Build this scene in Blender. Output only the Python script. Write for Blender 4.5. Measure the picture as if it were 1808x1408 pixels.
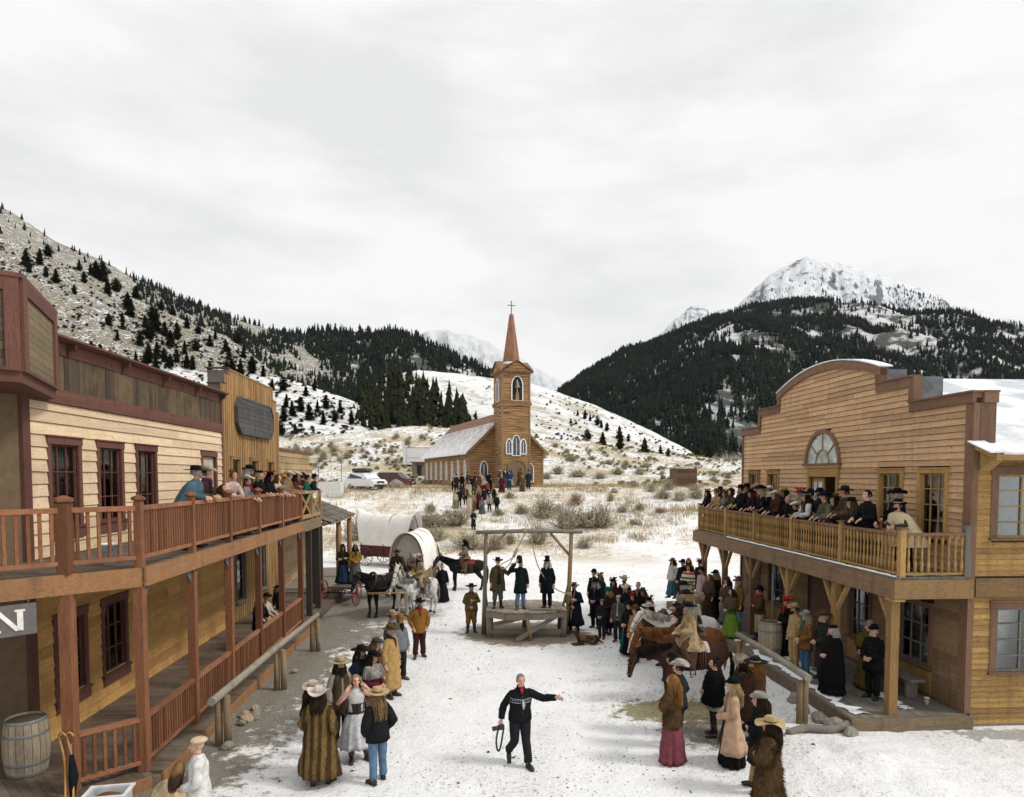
import bpy, math, random
import numpy as np
from mathutils import Vector, Matrix, Euler, noise as mnoise
R = math.radians
PI = math.pi
for _o in list(bpy.data.objects): bpy.data.objects.remove(_o)
SC = bpy.context.scene
COL = SC.collection
# ------------------------------------------------------------------ camera
CAM_H = 5.6
cd = bpy.data.cameras.new('camera'); cam = bpy.data.objects.new('camera', cd); COL.objects.link(cam)
cam.location = (0, 0, CAM_H); cam.rotation_euler = (R(90 - 2.8), 0, 0)
cd.sensor_fit = 'HORIZONTAL'; cd.sensor_width = 36.0; cd.lens = 36.0 * 1170 / 1808
cd.shift_x = -1 / 1808; cd.shift_y = (897.2 - 704) / 1808
cd.clip_start = 0.1; cd.clip_end = 30000
SC.camera = cam
SC.cycles.max_bounces = 6; SC.cycles.diffuse_bounces = 3; SC.cycles.glossy_bounces = 2; SC.cycles.transmission_bounces = 2; SC.cycles.transparent_max_bounces = 6; SC.cycles.volume_bounces = 0
# ------------------------------------------------------------------ overcast sky
wd = bpy.data.worlds.new('World'); SC.world = wd; wd.use_nodes = True
nt = wd.node_tree; nt.nodes.clear()
def wn(t): return nt.nodes.new(t)
out = wn('ShaderNodeOutputWorld'); bg = wn('ShaderNodeBackground')
sky = wn('ShaderNodeTexSky'); sky.sky_type = 'NISHITA'; sky.sun_disc = False
sky.sun_elevation = R(46); sky.sun_rotation = R(102)
bgs = wn('ShaderNodeBackground'); nt.links.new(sky.outputs[0], bgs.inputs[0]); bgs.inputs[1].default_value = 0.05
tc = wn('ShaderNodeTexCoord'); mp = wn('ShaderNodeMapping'); mp.inputs['Scale'].default_value = (1, 1, 3.2)
nz = wn('ShaderNodeTexNoise'); nz.inputs['Scale'].default_value = 3.1; nz.inputs['Detail'].default_value = 7; nz.inputs['Roughness'].default_value = 0.55
cr = wn('ShaderNodeValToRGB')
cr.color_ramp.elements[0].position = 0.34; cr.color_ramp.elements[0].color = (0.84, 0.845, 0.85, 1)
cr.color_ramp.elements[1].position = 0.56; cr.color_ramp.elements[1].color = (1.0, 1.0, 0.99, 1)
nt.links.new(tc.outputs['Generated'], mp.inputs[0]); nt.links.new(mp.outputs[0], nz.inputs['Vector'])
nt.links.new(nz.outputs[0], cr.inputs[0]); nt.links.new(cr.outputs[0], bg.inputs[0]); bg.inputs[1].default_value = 0.73
mx = wn('ShaderNodeMixShader'); mx.inputs[0].default_value = 0.97      # almost closed cloud deck
nt.links.new(bgs.outputs[0], mx.inputs[1]); nt.links.new(bg.outputs[0], mx.inputs[2]); nt.links.new(mx.outputs[0], out.inputs[0])
# ------------------------------------------------------------------ sun behind cloud
sd = bpy.data.lights.new('sun', 'SUN'); sd.energy = 1.5; sd.angle = R(11); sd.color = (1.0, 0.95, 0.88)
so = bpy.data.objects.new('sun', sd); COL.objects.link(so)
so.rotation_euler = Vector((-0.72, 0.16, -0.76)).to_track_quat('-Z', 'Y').to_euler()
so.location = (30, -7, 40)
vs = SC.view_settings
vs.view_transform = 'Standard'; vs.look = 'None'; vs.exposure = 0.45; vs.gamma = 1.0; vs.use_curve_mapping = False
# ------------------------------------------------------------------ projection helper: pixel of the photograph -> place
_F, _CX, _CY, _P = 1170.0, 905.0, 897.22, R(2.8)
_c, _s = math.cos(_P), math.sin(_P)
def ray(x, y):
 a = (x - _CX) / _F; b = -(y - _CY) / _F
 return Vector((a, _c + b * _s, -_s + b * _c))
def atz(x, y, z):
 r = ray(x, y); t = (z - CAM_H) / r.z; return Vector((r.x * t, r.y * t, z))
def aty(x, y, Y):
 r = ray(x, y); t = Y / r.y; return Vector((r.x * t, Y, CAM_H + r.z * t))
# ------------------------------------------------------------------ mesh collector
class MB:
 def __init__(s): s.v = []; s.f = []; s.sm = []
 def add(s, vs, fs, smooth=False):
  b = len(s.v); s.v.extend([tuple(q) for q in vs])
  for f in fs: s.f.append(tuple(b + i for i in f)); s.sm.append(smooth)
  return s
 def box(s, x0, x1, y0, y1, z0, z1):
  return s.add([(x0,y0,z0),(x1,y0,z0),(x1,y1,z0),(x0,y1,z0),(x0,y0,z1),(x1,y0,z1),(x1,y1,z1),(x0,y1,z1)],
  [(0,3,2,1),(4,5,6,7),(0,1,5,4),(1,2,6,5),(2,3,7,6),(3,0,4,7)])
 def bar(s, a, b, w, h, up=(0,0,1)):
  a = Vector(a); b = Vector(b); d = (b - a).normalized(); u = Vector(up)
  if abs(d.dot(u)) > 0.98: u = Vector((0, 1, 0))
  r = d.cross(u).normalized(); u = r.cross(d).normalized(); r *= w / 2; u *= h / 2
  vs = [a-r-u, a+r-u, a+r+u, a-r+u, b-r-u, b+r-u, b+r+u, b-r+u]
  return s.add(vs, [(0,3,2,1),(4,5,6,7),(0,1,5,4),(1,2,6,5),(2,3,7,6),(3,0,4,7)])
 def tube(s, path, rad, seg=10, cap=True, up=(0,0,1), jit=0, fold=0, nf=5, rng=None):
  path = [Vector(p) for p in path]; n = len(path); b = len(s.v); prev = None
  for i, p in enumerate(path):
   d = (path[min(i+1, n-1)] - path[max(i-1, 0)])
   d = d.normalized() if d.length > 1e-9 else Vector((0,0,1))
   if prev is None:
    u = Vector(up)
    if abs(d.dot(u)) > 0.95: u = Vector((0, 1, 0))
   else: u = prev
   u = (u - d * u.dot(d)).normalized(); prev = u; r = d.cross(u)
   q = rad[i] if isinstance(rad, (list, tuple)) else rad
   rx, ry = q if isinstance(q, (list, tuple)) else (q, q)
   for k in range(seg):
    a = 2 * PI * k / seg; m = 1.0
    if fold: m += fold * math.sin(nf * a + i * 1.7)
    if jit and rng: m += rng.uniform(-jit, jit)
    s.v.append(tuple(p + r * (rx * math.cos(a) * m) + u * (ry * math.sin(a) * m)))
  for i in range(n - 1):
   for k in range(seg):
    k2 = (k + 1) % seg
    s.f.append((b+i*seg+k, b+i*seg+k2, b+(i+1)*seg+k2, b+(i+1)*seg+k)); s.sm.append(True)
  if cap:
   s.f.append(tuple(b + k for k in reversed(range(seg)))); s.sm.append(False)
   s.f.append(tuple(b + (n-1)*seg + k for k in range(seg))); s.sm.append(False)
  return s
 def lathe(s, prof, seg=16, c=(0,0,0), smooth=True, close=False):
  b = len(s.v); n = len(prof)
  for (r, z) in prof:
   for k in range(seg):
    a = 2*PI*k/seg; s.v.append((c[0]+r*math.cos(a), c[1]+r*math.sin(a), c[2]+z))
  for i in range(n-1):
   for k in range(seg):
    k2 = (k+1) % seg
    s.f.append((b+i*seg+k, b+i*seg+k2, b+(i+1)*seg+k2, b+(i+1)*seg+k)); s.sm.append(smooth)
  if close:
   s.f.append(tuple(b+k for k in reversed(range(seg)))); s.sm.append(False)
   s.f.append(tuple(b+(n-1)*seg+k for k in range(seg))); s.sm.append(False)
  return s
 def ell(s, c, r, seg=14, rings=9, rot=None):
  b = len(s.v); M = rot if rot else Matrix.Identity(3); c = Vector(c)
  s.v.append(tuple(c + M @ Vector((0,0,r[2]))))
  for i in range(1, rings):
   t = PI*i/rings
   for k in range(seg):
    a = 2*PI*k/seg
    s.v.append(tuple(c + M @ Vector((r[0]*math.sin(t)*math.cos(a), r[1]*math.sin(t)*math.sin(a), r[2]*math.cos(t)))))
  s.v.append(tuple(c + M @ Vector((0,0,-r[2])))); e = len(s.v)-1
  for k in range(seg):
   k2=(k+1)%seg
   s.f.append((b, b+1+k, b+1+k2)); s.sm.append(True)
   for i in range(rings-2):
    p=b+1+i*seg; s.f.append((p+k, p+seg+k, p+seg+k2, p+k2)); s.sm.append(True)
   p=b+1+(rings-2)*seg; s.f.append((p+k, e, p+k2)); s.sm.append(True)
  return s
 def prism(s, poly, d0, d1, axis='y'):
  """extrude polygon [(a,b)] between d0 and d1; axis y: (a,d,b); axis x: (d,a,b); axis z: (a,b,d)"""
  def P(a, b, d): return (a, d, b) if axis == 'y' else ((d, a, b) if axis == 'x' else (a, b, d))
  n = len(poly); vs = [P(a,b,d0) for a,b in poly] + [P(a,b,d1) for a,b in poly]
  fs = [tuple(range(n)), tuple(reversed(range(n, 2*n)))] + [(i, i+n, (i+1)%n+n, (i+1)%n) for i in range(n)]
  return s.add(vs, fs)
 def ring(s, outer, inner, d0, d1, axis='y'):
  """frame between two polygons of equal length"""
  def P(a, b, d): return (a, d, b) if axis == 'y' else ((d, a, b) if axis == 'x' else (a, b, d))
  n=len(outer); vs=[P(a,b,d0) for a,b in outer]+[P(a,b,d0) for a,b in inner]+[P(a,b,d1) for a,b in outer]+[P(a,b,d1) for a,b in inner]
  fs=[]
  for i in range(n):
   j=(i+1)%n
   fs += [(i,j,n+j,n+i),(2*n+i,3*n+i,3*n+j,2*n+j),(i,2*n+i,2*n+j,j),(n+i,n+j,3*n+j,3*n+i)]
  return s.add(vs, fs)
 def xf(s, M, start=0):
  for i in range(start, len(s.v)): s.v[i] = tuple(M @ Vector(s.v[i]))
  return s
 def mesh(s, name, fixn=True):
  m = bpy.data.meshes.new(name); m.from_pydata(s.v, [], s.f)
  m.polygons.foreach_set('use_smooth', s.sm); m.update()
  if fixn:
   import bmesh
   bm = bmesh.new(); bm.from_mesh(m); bmesh.ops.recalc_face_normals(bm, faces=bm.faces); bm.to_mesh(m); bm.free()
  return m
def setmat(o, mat):
 if not o.data.materials: o.data.materials.append(None)
 o.material_slots[0].link = 'OBJECT'; o.material_slots[0].material = mat
def obj(name, mb, mat, parent=None, fixn=True):
 m = mb.mesh(name, fixn) if isinstance(mb, MB) else mb
 o = bpy.data.objects.new(name, m); COL.objects.link(o)
 if mat is not None:
  if m.users > 1 or not m.materials: setmat(o, mat)
 if parent: o.parent = parent
 return o
def tag(o, label=None, cat=None, group=None, kind=None):
 if label: o['label'] = label
 if cat: o['category'] = cat
 if group: o['group'] = group
 if kind: o['kind'] = kind
 return o
def thing(name, label, cat, loc=(0,0,0), rz=0, group=None, sc=1.0):
 o = bpy.data.objects.new(name, None); COL.objects.link(o)
 o.location = loc; o.rotation_euler = (0, 0, rz); o.scale = (sc, sc, sc); o.empty_display_size = 0.2
 return tag(o, label, cat, group)
def numesh(name, V, Fq):
 """numpy verts (n,3), faces (m,k)"""
 m = bpy.data.meshes.new(name); V = np.asarray(V, dtype=np.float32); Fq = np.asarray(Fq, dtype=np.int32)
 k = Fq.shape[1]; m.vertices.add(len(V)); m.vertices.foreach_set('co', V.ravel())
 m.loops.add(Fq.size); m.loops.foreach_set('vertex_index', Fq.ravel())
 m.polygons.add(len(Fq)); m.polygons.foreach_set('loop_start', np.arange(0, Fq.size, k, dtype=np.int32))
 m.update(calc_edges=True); m.validate()
 return m
# ------------------------------------------------------------------ materials
_M = {}
class NB:
 """small node builder"""
 def __init__(s, name):
  s.m = bpy.data.materials.new(name); s.m.use_nodes = True; s.t = s.m.node_tree; s.n = s.t.nodes
  s.b = s.n['Principled BSDF']; s.b.inputs['Roughness'].default_value = 0.85
 def new(s, t, **k):
  q = s.n.new(t)
  for a, v in k.items():
   if a in q.inputs: q.inputs[a].default_value = v
   else: setattr(q, a, v)
  return q
 def L(s, a, b): s.t.links.new(a, b)
 def coord(s, scale=(1,1,1), kind='Object', rand=False):
  t = s.new('ShaderNodeTexCoord'); mp = s.new('ShaderNodeMapping'); mp.inputs['Scale'].default_value = scale
  s.L(t.outputs[kind], mp.inputs[0])
  if rand:
   oi = s.new('ShaderNodeObjectInfo'); ml = s.new('ShaderNodeMath', operation='MULTIPLY'); ml.inputs[1].default_value = 37.0
   s.L(oi.outputs['Random'], ml.inputs[0]); s.L(ml.outputs[0], mp.inputs['Location'])
  return mp.outputs[0]
 def noise(s, vec, scale, detail=4, rough=0.55, dist=0):
  q = s.new('ShaderNodeTexNoise'); q.inputs['Scale'].default_value = scale; q.inputs['Detail'].default_value = detail
  q.inputs['Roughness'].default_value = rough; q.inputs['Distortion'].default_value = dist
  s.L(vec, q.inputs['Vector']); return q.outputs[0]
 def ramp(s, fac, stops):
  q = s.new('ShaderNodeValToRGB'); e = q.color_ramp.elements
  while len(e) < len(stops): e.new(0.5)
  for i, (p, c) in enumerate(stops):
   e[i].position = p; e[i].color = (c, c, c, 1) if isinstance(c, (int, float)) else tuple(c) + (1,)
  s.L(fac, q.inputs[0]); return q.outputs[0]
 def mix(s, fac, a, b, mode='MIX'):
  q = s.new('ShaderNodeMix', data_type='RGBA', blend_type=mode)
  for ix, v in ((0, fac), (6, a), (7, b)):
   sock = q.inputs[ix]
   if isinstance(v, bpy.types.NodeSocket): s.L(v, sock)
   elif isinstance(v, (int, float)): sock.default_value = v if ix == 0 else (v, v, v, 1)
   else: sock.default_value = tuple(v)[:3] + (1,)
  return q.outputs[2]
 def math(s, op, a, b=None, clamp=False):
  q = s.new('ShaderNodeMath', operation=op); q.use_clamp = clamp
  for i, v in enumerate((a, b)):
   if v is None: continue
   if isinstance(v, bpy.types.NodeSocket): s.L(v, q.inputs[i])
   else: q.inputs[i].default_value = v
  return q.outputs[0]
 def bump(s, h, strength=0.3, dist=0.02):
  q = s.new('ShaderNodeBump'); q.inputs['Strength'].default_value = strength; q.inputs['Distance'].default_value = dist
  s.L(h, q.inputs['Height']); s.L(q.outputs[0], s.b.inputs['Normal'])
 def color(s, c): s.L(c, s.b.inputs['Base Color'])
 def rough(s, r):
  if isinstance(r, bpy.types.NodeSocket): s.L(r, s.b.inputs['Roughness'])
  else: s.b.inputs['Roughness'].default_value = r
def tint(c, k): return tuple(min(1, max(0, q * k)) for q in c)
def wood(name, c, axis='x', var=0.30, dark=0.45, knots=0.0, wear=0.0, wearc=(0.35,0.31,0.26), rough=0.82, grain=1.0, stain=0.55):
 """plank wood; grain runs along the local axis, each board its own tint"""
 key = ('wood', name)
 if key in _M: return _M[key]
 b = NB(name); st = {'x': (0.7, 9, 9), 'y': (9, 0.7, 9), 'z': (9, 9, 0.7)}[axis]
 v = b.coord(st, rand=True); g = b.noise(v, 2.2, 6, 0.65, 0.6)
 v2 = b.coord(tuple(q * 4 for q in st), rand=True); g2 = b.noise(v2, 3.0, 4, 0.6)
 col = b.ramp(g, [(0.25, tint(c, dark)), (0.47, tint(c, 0.9)), (0.62, c), (0.85, tint(c, 1.22))])
 col = b.mix(b.ramp(g2, [(0.35, 0.0), (0.70, 0.75 * grain)]), col, tint(c, 0.30))
 oi = b.new('ShaderNodeObjectInfo')
 tv = b.ramp(oi.outputs['Random'], [(0.0, (1 - var, 1 - var * 1.1, 1 - var * 1.25)), (0.5, (1, 1, 1)), (1.0, (1 + var * 0.55, 1 + var * 0.5, 1 + var * 0.35))])
 col = b.mix(1.0, col, tv, 'MULTIPLY')
 if knots:
  vk = b.coord((2.6, 2.6, 2.6) if axis == 'x' else (3, 3, 3), rand=True)
  k = b.new('ShaderNodeTexVoronoi'); k.inputs['Scale'].default_value = 2.0; b.L(vk, k.inputs['Vector'])
  col = b.mix(b.math('MULTIPLY', b.ramp(k.outputs['Distance'], [(0.05, 1.0), (0.17, 0.0)]), knots), col, tint(c, 0.16))
 if wear:
  vw = b.coord((1, 1, 1)); w = b.noise(vw, 1.3, 5, 0.6)
  col = b.mix(b.math('MULTIPLY', b.ramp(w, [(0.45, 0.0), (0.7, 1.0)]), wear), col, wearc)
 vst = b.coord((2.2, 2.2, 0.35) if axis != 'z' else (1.6, 1.6, 0.5)); s_ = b.noise(vst, 1.5, 6, 0.7)
 col = b.mix(b.ramp(s_, [(0.50, 0.0), (0.72, stain)]), col, tint(c, 0.22))
 b.color(col); b.rough(rough); b.bump(b.math('ADD', g2, b.math('MULTIPLY', g, 1.5)), 0.5, 0.014)
 _M[key] = b.m; return b.m
def plain(name, c, rough=0.7, metal=0.0, var=0.18, scale=6.0, bump=0.15):
 key = ('plain', name)
 if key in _M: return _M[key]
 b = NB(name); v = b.coord((1,1,1)); n = b.noise(v, scale, 5, 0.6)
 b.color(b.ramp(n, [(0.3, tint(c, 1 - var)), (0.7, tint(c, 1 + var))])); b.rough(rough); b.b.inputs['Metallic'].default_value = metal
 if bump: b.bump(n, bump, 0.02)
 _M[key] = b.m; return b.m
def cloth(c, rough=0.92):
 key = ('cloth', tuple(round(q, 3) for q in c))
 if key in _M: return _M[key]
 c = tint(c, 0.6) if max(c) < 0.05 else tint(c, 0.85)
 b = NB('cloth'); v = b.coord((1,1,1)); n = b.noise(v, 7, 4, 0.6); n2 = b.noise(v, 90, 2, 0.5)
 col = b.ramp(n, [(0.28, tint(c, 0.62)), (0.5, c), (0.75, tint(c, 1.32))])
 col = b.mix(b.ramp(n2, [(0.3, 0.25), (0.7, 0.0)]), col, tint(c, 0.5))
 b.color(col); b.rough(rough); b.bump(b.noise(v, 16, 3, 0.6), 0.5, 0.02)
 b.b.inputs['Specular IOR Level'].default_value = 0.12
 _M[key] = b.m; return b.m
def fur(c, c2=None, stripes=False):
 key = ('fur', tuple(round(q, 3) for q in c), stripes)
 if key in _M: return _M[key]
 c2 = c2 or tint(c, 0.25)
 b = NB('fur'); v = b.coord((26, 26, 7)); n = b.noise(v, 2.5, 5, 0.7); vb = b.coord((1,1,0.5)); nb = b.noise(vb, 5, 3, 0.6)
 col = b.ramp(n, [(0.3, tint(c, 0.35)), (0.55, c), (0.78, tint(c, 1.7))])
 if stripes:
  vs_ = b.coord((1,1,0.15)); w = b.new('ShaderNodeTexWave', wave_type='BANDS', bands_direction='X'); w.inputs['Scale'].default_value = 2.1
  w.inputs['Distortion'].default_value = 2.2; w.inputs['Detail'].default_value = 2; b.L(vs_, w.inputs['Vector'])
  col = b.mix(b.ramp(w.outputs['Fac'], [(0.30, 0.0), (0.72, 0.95)]), col, c2)
 else: col = b.mix(b.ramp(nb, [(0.42, 0.0), (0.62, 0.7)]), col, c2)
 b.color(b.mix(0.2, col, (0,0,0))); b.rough(0.95); b.b.inputs['Specular IOR Level'].default_value = 0.12; b.bump(n, 0.8, 0.03); _M[key] = b.m; return b.m
def hide(c, c2, scale=3.0, lo=0.45, hi=0.55):
 key = ('hide', tuple(c), tuple(c2), lo)
 if key in _M: return _M[key]
 b = NB('hide'); v = b.coord((1,1,1)); n = b.noise(v, scale, 3, 0.5); n2 = b.noise(v, 40, 3, 0.6)
 col = b.mix(b.ramp(n, [(lo, 0.0), (hi, 1.0)]), c, c2); col = b.mix(b.ramp(n2, [(0.3, 0.3), (0.7, 0.0)]), col, tint(c, 0.6))
 b.color(col); b.rough(0.7); b.b.inputs['Specular IOR Level'].default_value = 0.15; b.bump(n2, 0.2, 0.01); _M[key] = b.m; return b.m
def skinmat(c):
 key = ('skin', tuple(c))
 if key in _M: return _M[key]
 b = NB('skin'); t = b.new('ShaderNodeTexCoord'); col = b.ramp(b.noise(t.outputs['Object'], 9, 3), [(0.3, tint(c, 0.86)), (0.7, tint(c, 1.1))])
 def spot(p, r, colr, k):
  nonlocal col
  sub = b.new('ShaderNodeVectorMath', operation='SUBTRACT'); b.L(t.outputs['Object'], sub.inputs[0]); sub.inputs[1].default_value = p
  ln = b.new('ShaderNodeVectorMath', operation='LENGTH'); b.L(sub.outputs[0], ln.inputs[0])
  col = b.mix(b.math('MULTIPLY', b.ramp(ln.outputs['Value'], [(r * 0.55, 1.0), (r, 0.0)]), k), col, colr)
 for s in (-1, 1):
  spot((s * 0.034, -0.098, 1.648), 0.020, (0.03, 0.02, 0.015), 0.9)
  spot((s * 0.036, -0.100, 1.672), 0.019, (0.10, 0.06, 0.04), 0.6)
  spot((s * 0.048, -0.085, 1.605), 0.035, (0.62, 0.25, 0.20), 0.45)
 spot((0, -0.112, 1.572), 0.024, (0.38, 0.12, 0.10), 0.8)
 b.color(col); b.rough(0.55); b.b.inputs['Subsurface Weight'].default_value = 0.05; _M[key] = b.m; return b.m
def glass(name, c=(0.02,0.022,0.025), rough=0.08):
 key = ('glass', name)
 if key in _M: return _M[key]
 b = NB(name); v = b.coord((1,1,1)); n = b.noise(v, 2.5, 3)
 b.color(b.ramp(n, [(0.35, tint(c, 0.6)), (0.7, tint(c, 1.5))])); b.rough(rough); b.b.inputs['Specular IOR Level'].default_value = 0.6
 b.bump(b.noise(v, 6, 2), 0.05, 0.02); _M[key] = b.m; return b.m
# ================================================================== figure library: continuous bodies grown by voxel union, garments lofted round the pose
def union_mesh(mb, name, voxel, smooth=3, dec=0.5, fac=0.5):
 m = mb.mesh('tmp', False); o = bpy.data.objects.new('tmp', m); COL.objects.link(o)
 r = o.modifiers.new('r', 'REMESH'); r.mode = 'VOXEL'; r.voxel_size = voxel; r.use_smooth_shade = True
 s = o.modifiers.new('s', 'SMOOTH'); s.factor = fac; s.iterations = smooth
 if dec < 1: d = o.modifiers.new('d', 'DECIMATE'); d.ratio = dec
 dg = bpy.context.evaluated_depsgraph_get(); e = o.evaluated_get(dg); me = bpy.data.meshes.new_from_object(e); me.name = name
 bpy.data.objects.remove(o); bpy.data.meshes.remove(m); me.materials.clear()
 me.polygons.foreach_set('use_smooth', [True] * len(me.polygons)); return me
def ARM(el, wr, hd): return dict(e=Vector(el), w=Vector(wr), h=Vector(hd).normalized())
def sym(el, wr, hd): return (ARM((-el[0], el[1], el[2]), (-wr[0], wr[1], wr[2]), (-hd[0], hd[1], hd[2])), ARM(el, wr, hd))
# arms = (right at -x, left at +x); legs = list of (knee, ankle, toe direction) for -x, +x
_leg = [((-0.10, -0.02, 0.49), (-0.105, 0.02, 0.085), (-0.25, -1, 0)), ((0.10, -0.02, 0.49), (0.105, 0.0, 0.085), (0.25, -1, 0))]
_leg2 = [((-0.11, -0.03, 0.49), (-0.14, -0.06, 0.085), (-0.35, -1, 0)), ((0.10, 0.0, 0.49), (0.12, 0.05, 0.085), (0.3, -1, 0))]
_ride = [((-0.34, -0.30, 0.70), (-0.36, -0.12, 0.30), (-0.15, -1, 0.15)), ((0.34, -0.30, 0.70), (0.36, -0.12, 0.30), (0.15, -1, 0.15))]
_sit = [((-0.13, -0.42, 0.88), (-0.13, -0.50, 0.46), (-0.1, -1, 0)), ((0.13, -0.42, 0.88), (0.14, -0.46, 0.46), (0.1, -1, 0))]
POSE = {
'A': dict(arms=sym((0.235, 0.03, 1.13), (0.25, -0.04, 0.88), (0.0, -0.15, -1)), legs=_leg, lean=0.0),
'P': dict(arms=sym((0.29, 0.08, 1.14), (0.20, -0.10, 0.93), (-0.3, -0.5, -1)), legs=_leg2, lean=0.0),
'C': dict(arms=sym((0.25, -0.02, 1.12), (0.07, -0.23, 1.02), (-0.9, -0.4, -0.25)), legs=_leg, lean=0.0),
'F': dict(arms=(ARM((-0.26, -0.06, 1.14), (0.06, -0.22, 1.17), (1, 0.05, 0.1)), ARM((0.26, -0.06, 1.14), (-0.06, -0.25, 1.13), (-1, 0.1, 0.1))), legs=_leg2, lean=0.0),
'L': dict(arms=sym((0.25, -0.16, 1.14), (0.09, -0.36, 1.10), (-0.6, -0.6, -0.2)), legs=_leg2, lean=0.42),
'B': dict(arms=sym((0.23, -0.10, 1.13), (0.14, -0.33, 1.10), (-0.2, -0.8, -0.5)), legs=_leg, lean=0.16),
'R': dict(arms=(ARM((-0.27, 0.0, 1.13), (-0.07, -0.20, 0.98), (0.6, -0.5, -0.1)), ARM((0.27, -0.05, 1.14), (0.06, -0.24, 1.22), (-0.7, -0.3, 0.2))), legs=_leg2, lean=0.0),
'N': dict(arms=(ARM((-0.24, 0.03, 1.13), (-0.24, -0.06, 0.88), (0.0, -0.15, -1)), ARM((0.36, -0.08, 1.20), (0.46, -0.16, 1.46), (0.1, -0.1, 1))), legs=_leg2, lean=0.0),
'T': dict(arms=(ARM((-0.40, -0.06, 1.36), (-0.20, -0.14, 1.66), (0.5, -0.1, 0.8)), ARM((0.235, 0.03, 1.13), (0.25, -0.04, 0.88), (0.0, -0.15, -1))), legs=_leg2, lean=0.0),
'H': dict(arms=(ARM((-0.36, -0.05, 1.22), (-0.20, -0.10, 1.47), (0.6, 0.1, 0.7)), ARM((0.38, -0.05, 1.28), (0.20, -0.10, 1.50), (-0.6, 0.1, 0.6))), legs=[((-0.10, -0.06, 0.49), (-0.11, -0.06, 0.085), (-0.1, -1, 0)), ((0.12, -0.02, 0.49), (0.20, -0.02, 0.085), (0.4, -1, 0))], lean=0.05),
'W': dict(arms=(ARM((-0.31, 0.06, 1.15), (-0.37, -0.04, 0.90), (-0.05, -0.1, -1)), ARM((0.42, -0.12, 1.30), (0.62, -0.30, 1.36), (0.75, -0.6, -0.08))), legs=[((-0.13, -0.10, 0.50), (-0.17, 0.22, 0.20), (-0.1, -0.75, -0.65)), ((0.10, -0.10, 0.49), (0.12, -0.20, 0.085), (0.25, -1, 0.0))], lean=0.10),
'S': dict(arms=sym((0.27, -0.05, 1.13), (0.10, -0.33, 1.02), (-0.5, -0.8, -0.1)), legs=_ride, lean=0.10),
'D': dict(arms=sym((0.27, -0.08, 1.13), (0.06, -0.36, 1.05), (-0.5, -0.8, -0.1)), legs=_sit, lean=0.16),
}
def leanp(p, k):
 p = Vector(p)
 if p.z > 0.93: p = Vector((p.x, p.y - (p.z - 0.93) * k, p.z - 0.5 * (p.z - 0.93) * k * k))
 return p
def hand(m, w, d, side):
 d = d.normalized(); q = Vector((0, -1, 0)) if abs(d.y) < 0.7 else Vector((0, 0, -1)); acr = d.cross(q).normalized(); nrm = acr.cross(d).normalized()
 rot = Matrix((acr, nrm, d)).transposed(); m.ell(w + d*0.045, (0.040, 0.019, 0.055), 10, 7, rot)
 for i, (o, L) in enumerate(((-0.030, 0.062), (-0.010, 0.076), (0.011, 0.072), (0.031, 0.055))):
  b = w + d*0.085 + acr*o; k1 = b + d*L*0.55 + nrm*0.008; k2 = b + d*L*0.92 + nrm*0.028; m.tube([b - d*0.01, k1, k2], [0.0105, 0.0095, 0.0075], 7)
 b = w + d*0.02 - acr*0.036*side; m.tube([b, b + d*0.035 - acr*0.026*side + nrm*0.012, b + d*0.068 - acr*0.030*side + nrm*0.022], [0.0125, 0.011, 0.0085], 7)
_body = {}
def body_mesh(pose):
 if pose in _body: return _body[pose]
 P = POSE[pose]; k = P['lean']; m = MB(); L = lambda p: leanp(p, k)
 m.tube([L((0,0,0.83)), L((0,0.005,0.95)), L((0,0,1.10)), L((0,-0.005,1.25)), L((0,0,1.38)), L((0,0.01,1.455))], [(0.14,0.10), (0.155,0.115), (0.14,0.105), (0.16,0.115), (0.165,0.10), (0.075,0.065)], 16)
 m.tube([L((0,0.01,1.42)), L((0,-0.012,1.57))], [0.062, 0.056], 12)
 h0 = len(m.v); c0 = L((0, 0, 1.50)) - Vector((0, 0, 1.50))
 def E(c, r, a=10, b=8): m.ell(Vector(c) + c0, r, a, b)
 E((0, 0.0, 1.662), (0.074, 0.096, 0.098), 16, 12); E((0, -0.036, 1.605), (0.058, 0.066, 0.070), 14, 10); E((0, -0.086, 1.560), (0.026, 0.020, 0.024)); E((0, -0.118, 1.617), (0.0135, 0.022, 0.020)); E((0, -0.104, 1.642), (0.010, 0.016, 0.028)); E((0, -0.084, 1.678), (0.055, 0.020, 0.014)); E((0, -0.096, 1.578), (0.026, 0.014, 0.011))
 for s in (-1, 1): E((s*0.047, -0.070, 1.612), (0.024, 0.022, 0.020)); E((s*0.076, 0.008, 1.632), (0.010, 0.022, 0.032));
 for s, a in zip((-1, 1), P['arms']):
  sh = L((s*0.165, 0.005, 1.385)); e = L(a['e']); w = L(a['w']); m.tube([L((s*0.10, 0.0, 1.36)), sh, sh.lerp(e, 0.55), e, e.lerp(w, 0.4), w, w + a['h']*0.03], [0.07, 0.060, 0.050, 0.043, 0.041, 0.030, 0.028], 12); hand(m, w, a['h'], s)
 for s, (kn, an, toe) in zip((-1, 1), P['legs']):
  hp = Vector((s*0.085, 0.0, 0.90)); kn, an = Vector(kn), Vector(an); m.tube([hp, hp.lerp(kn, 0.5), kn, kn.lerp(an, 0.35), kn.lerp(an, 0.8), an], [0.092, 0.078, 0.056, 0.056, 0.040, 0.040], 12)
  t = Vector(toe).normalized(); m.tube([an + Vector((0, 0.03, -0.03)), an - Vector((0, 0, 0.035)) + t*0.05, an - Vector((0, 0, 0.050)) + t*0.13, an - Vector((0, 0, 0.055)) + t*0.17], [0.038, 0.040, 0.036, 0.018], 10)
 _body[pose] = union_mesh(m, 'body', 0.0095, 2, 0.45, 0.4); return _body[pose]
for _p in POSE: body_mesh(_p)
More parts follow.
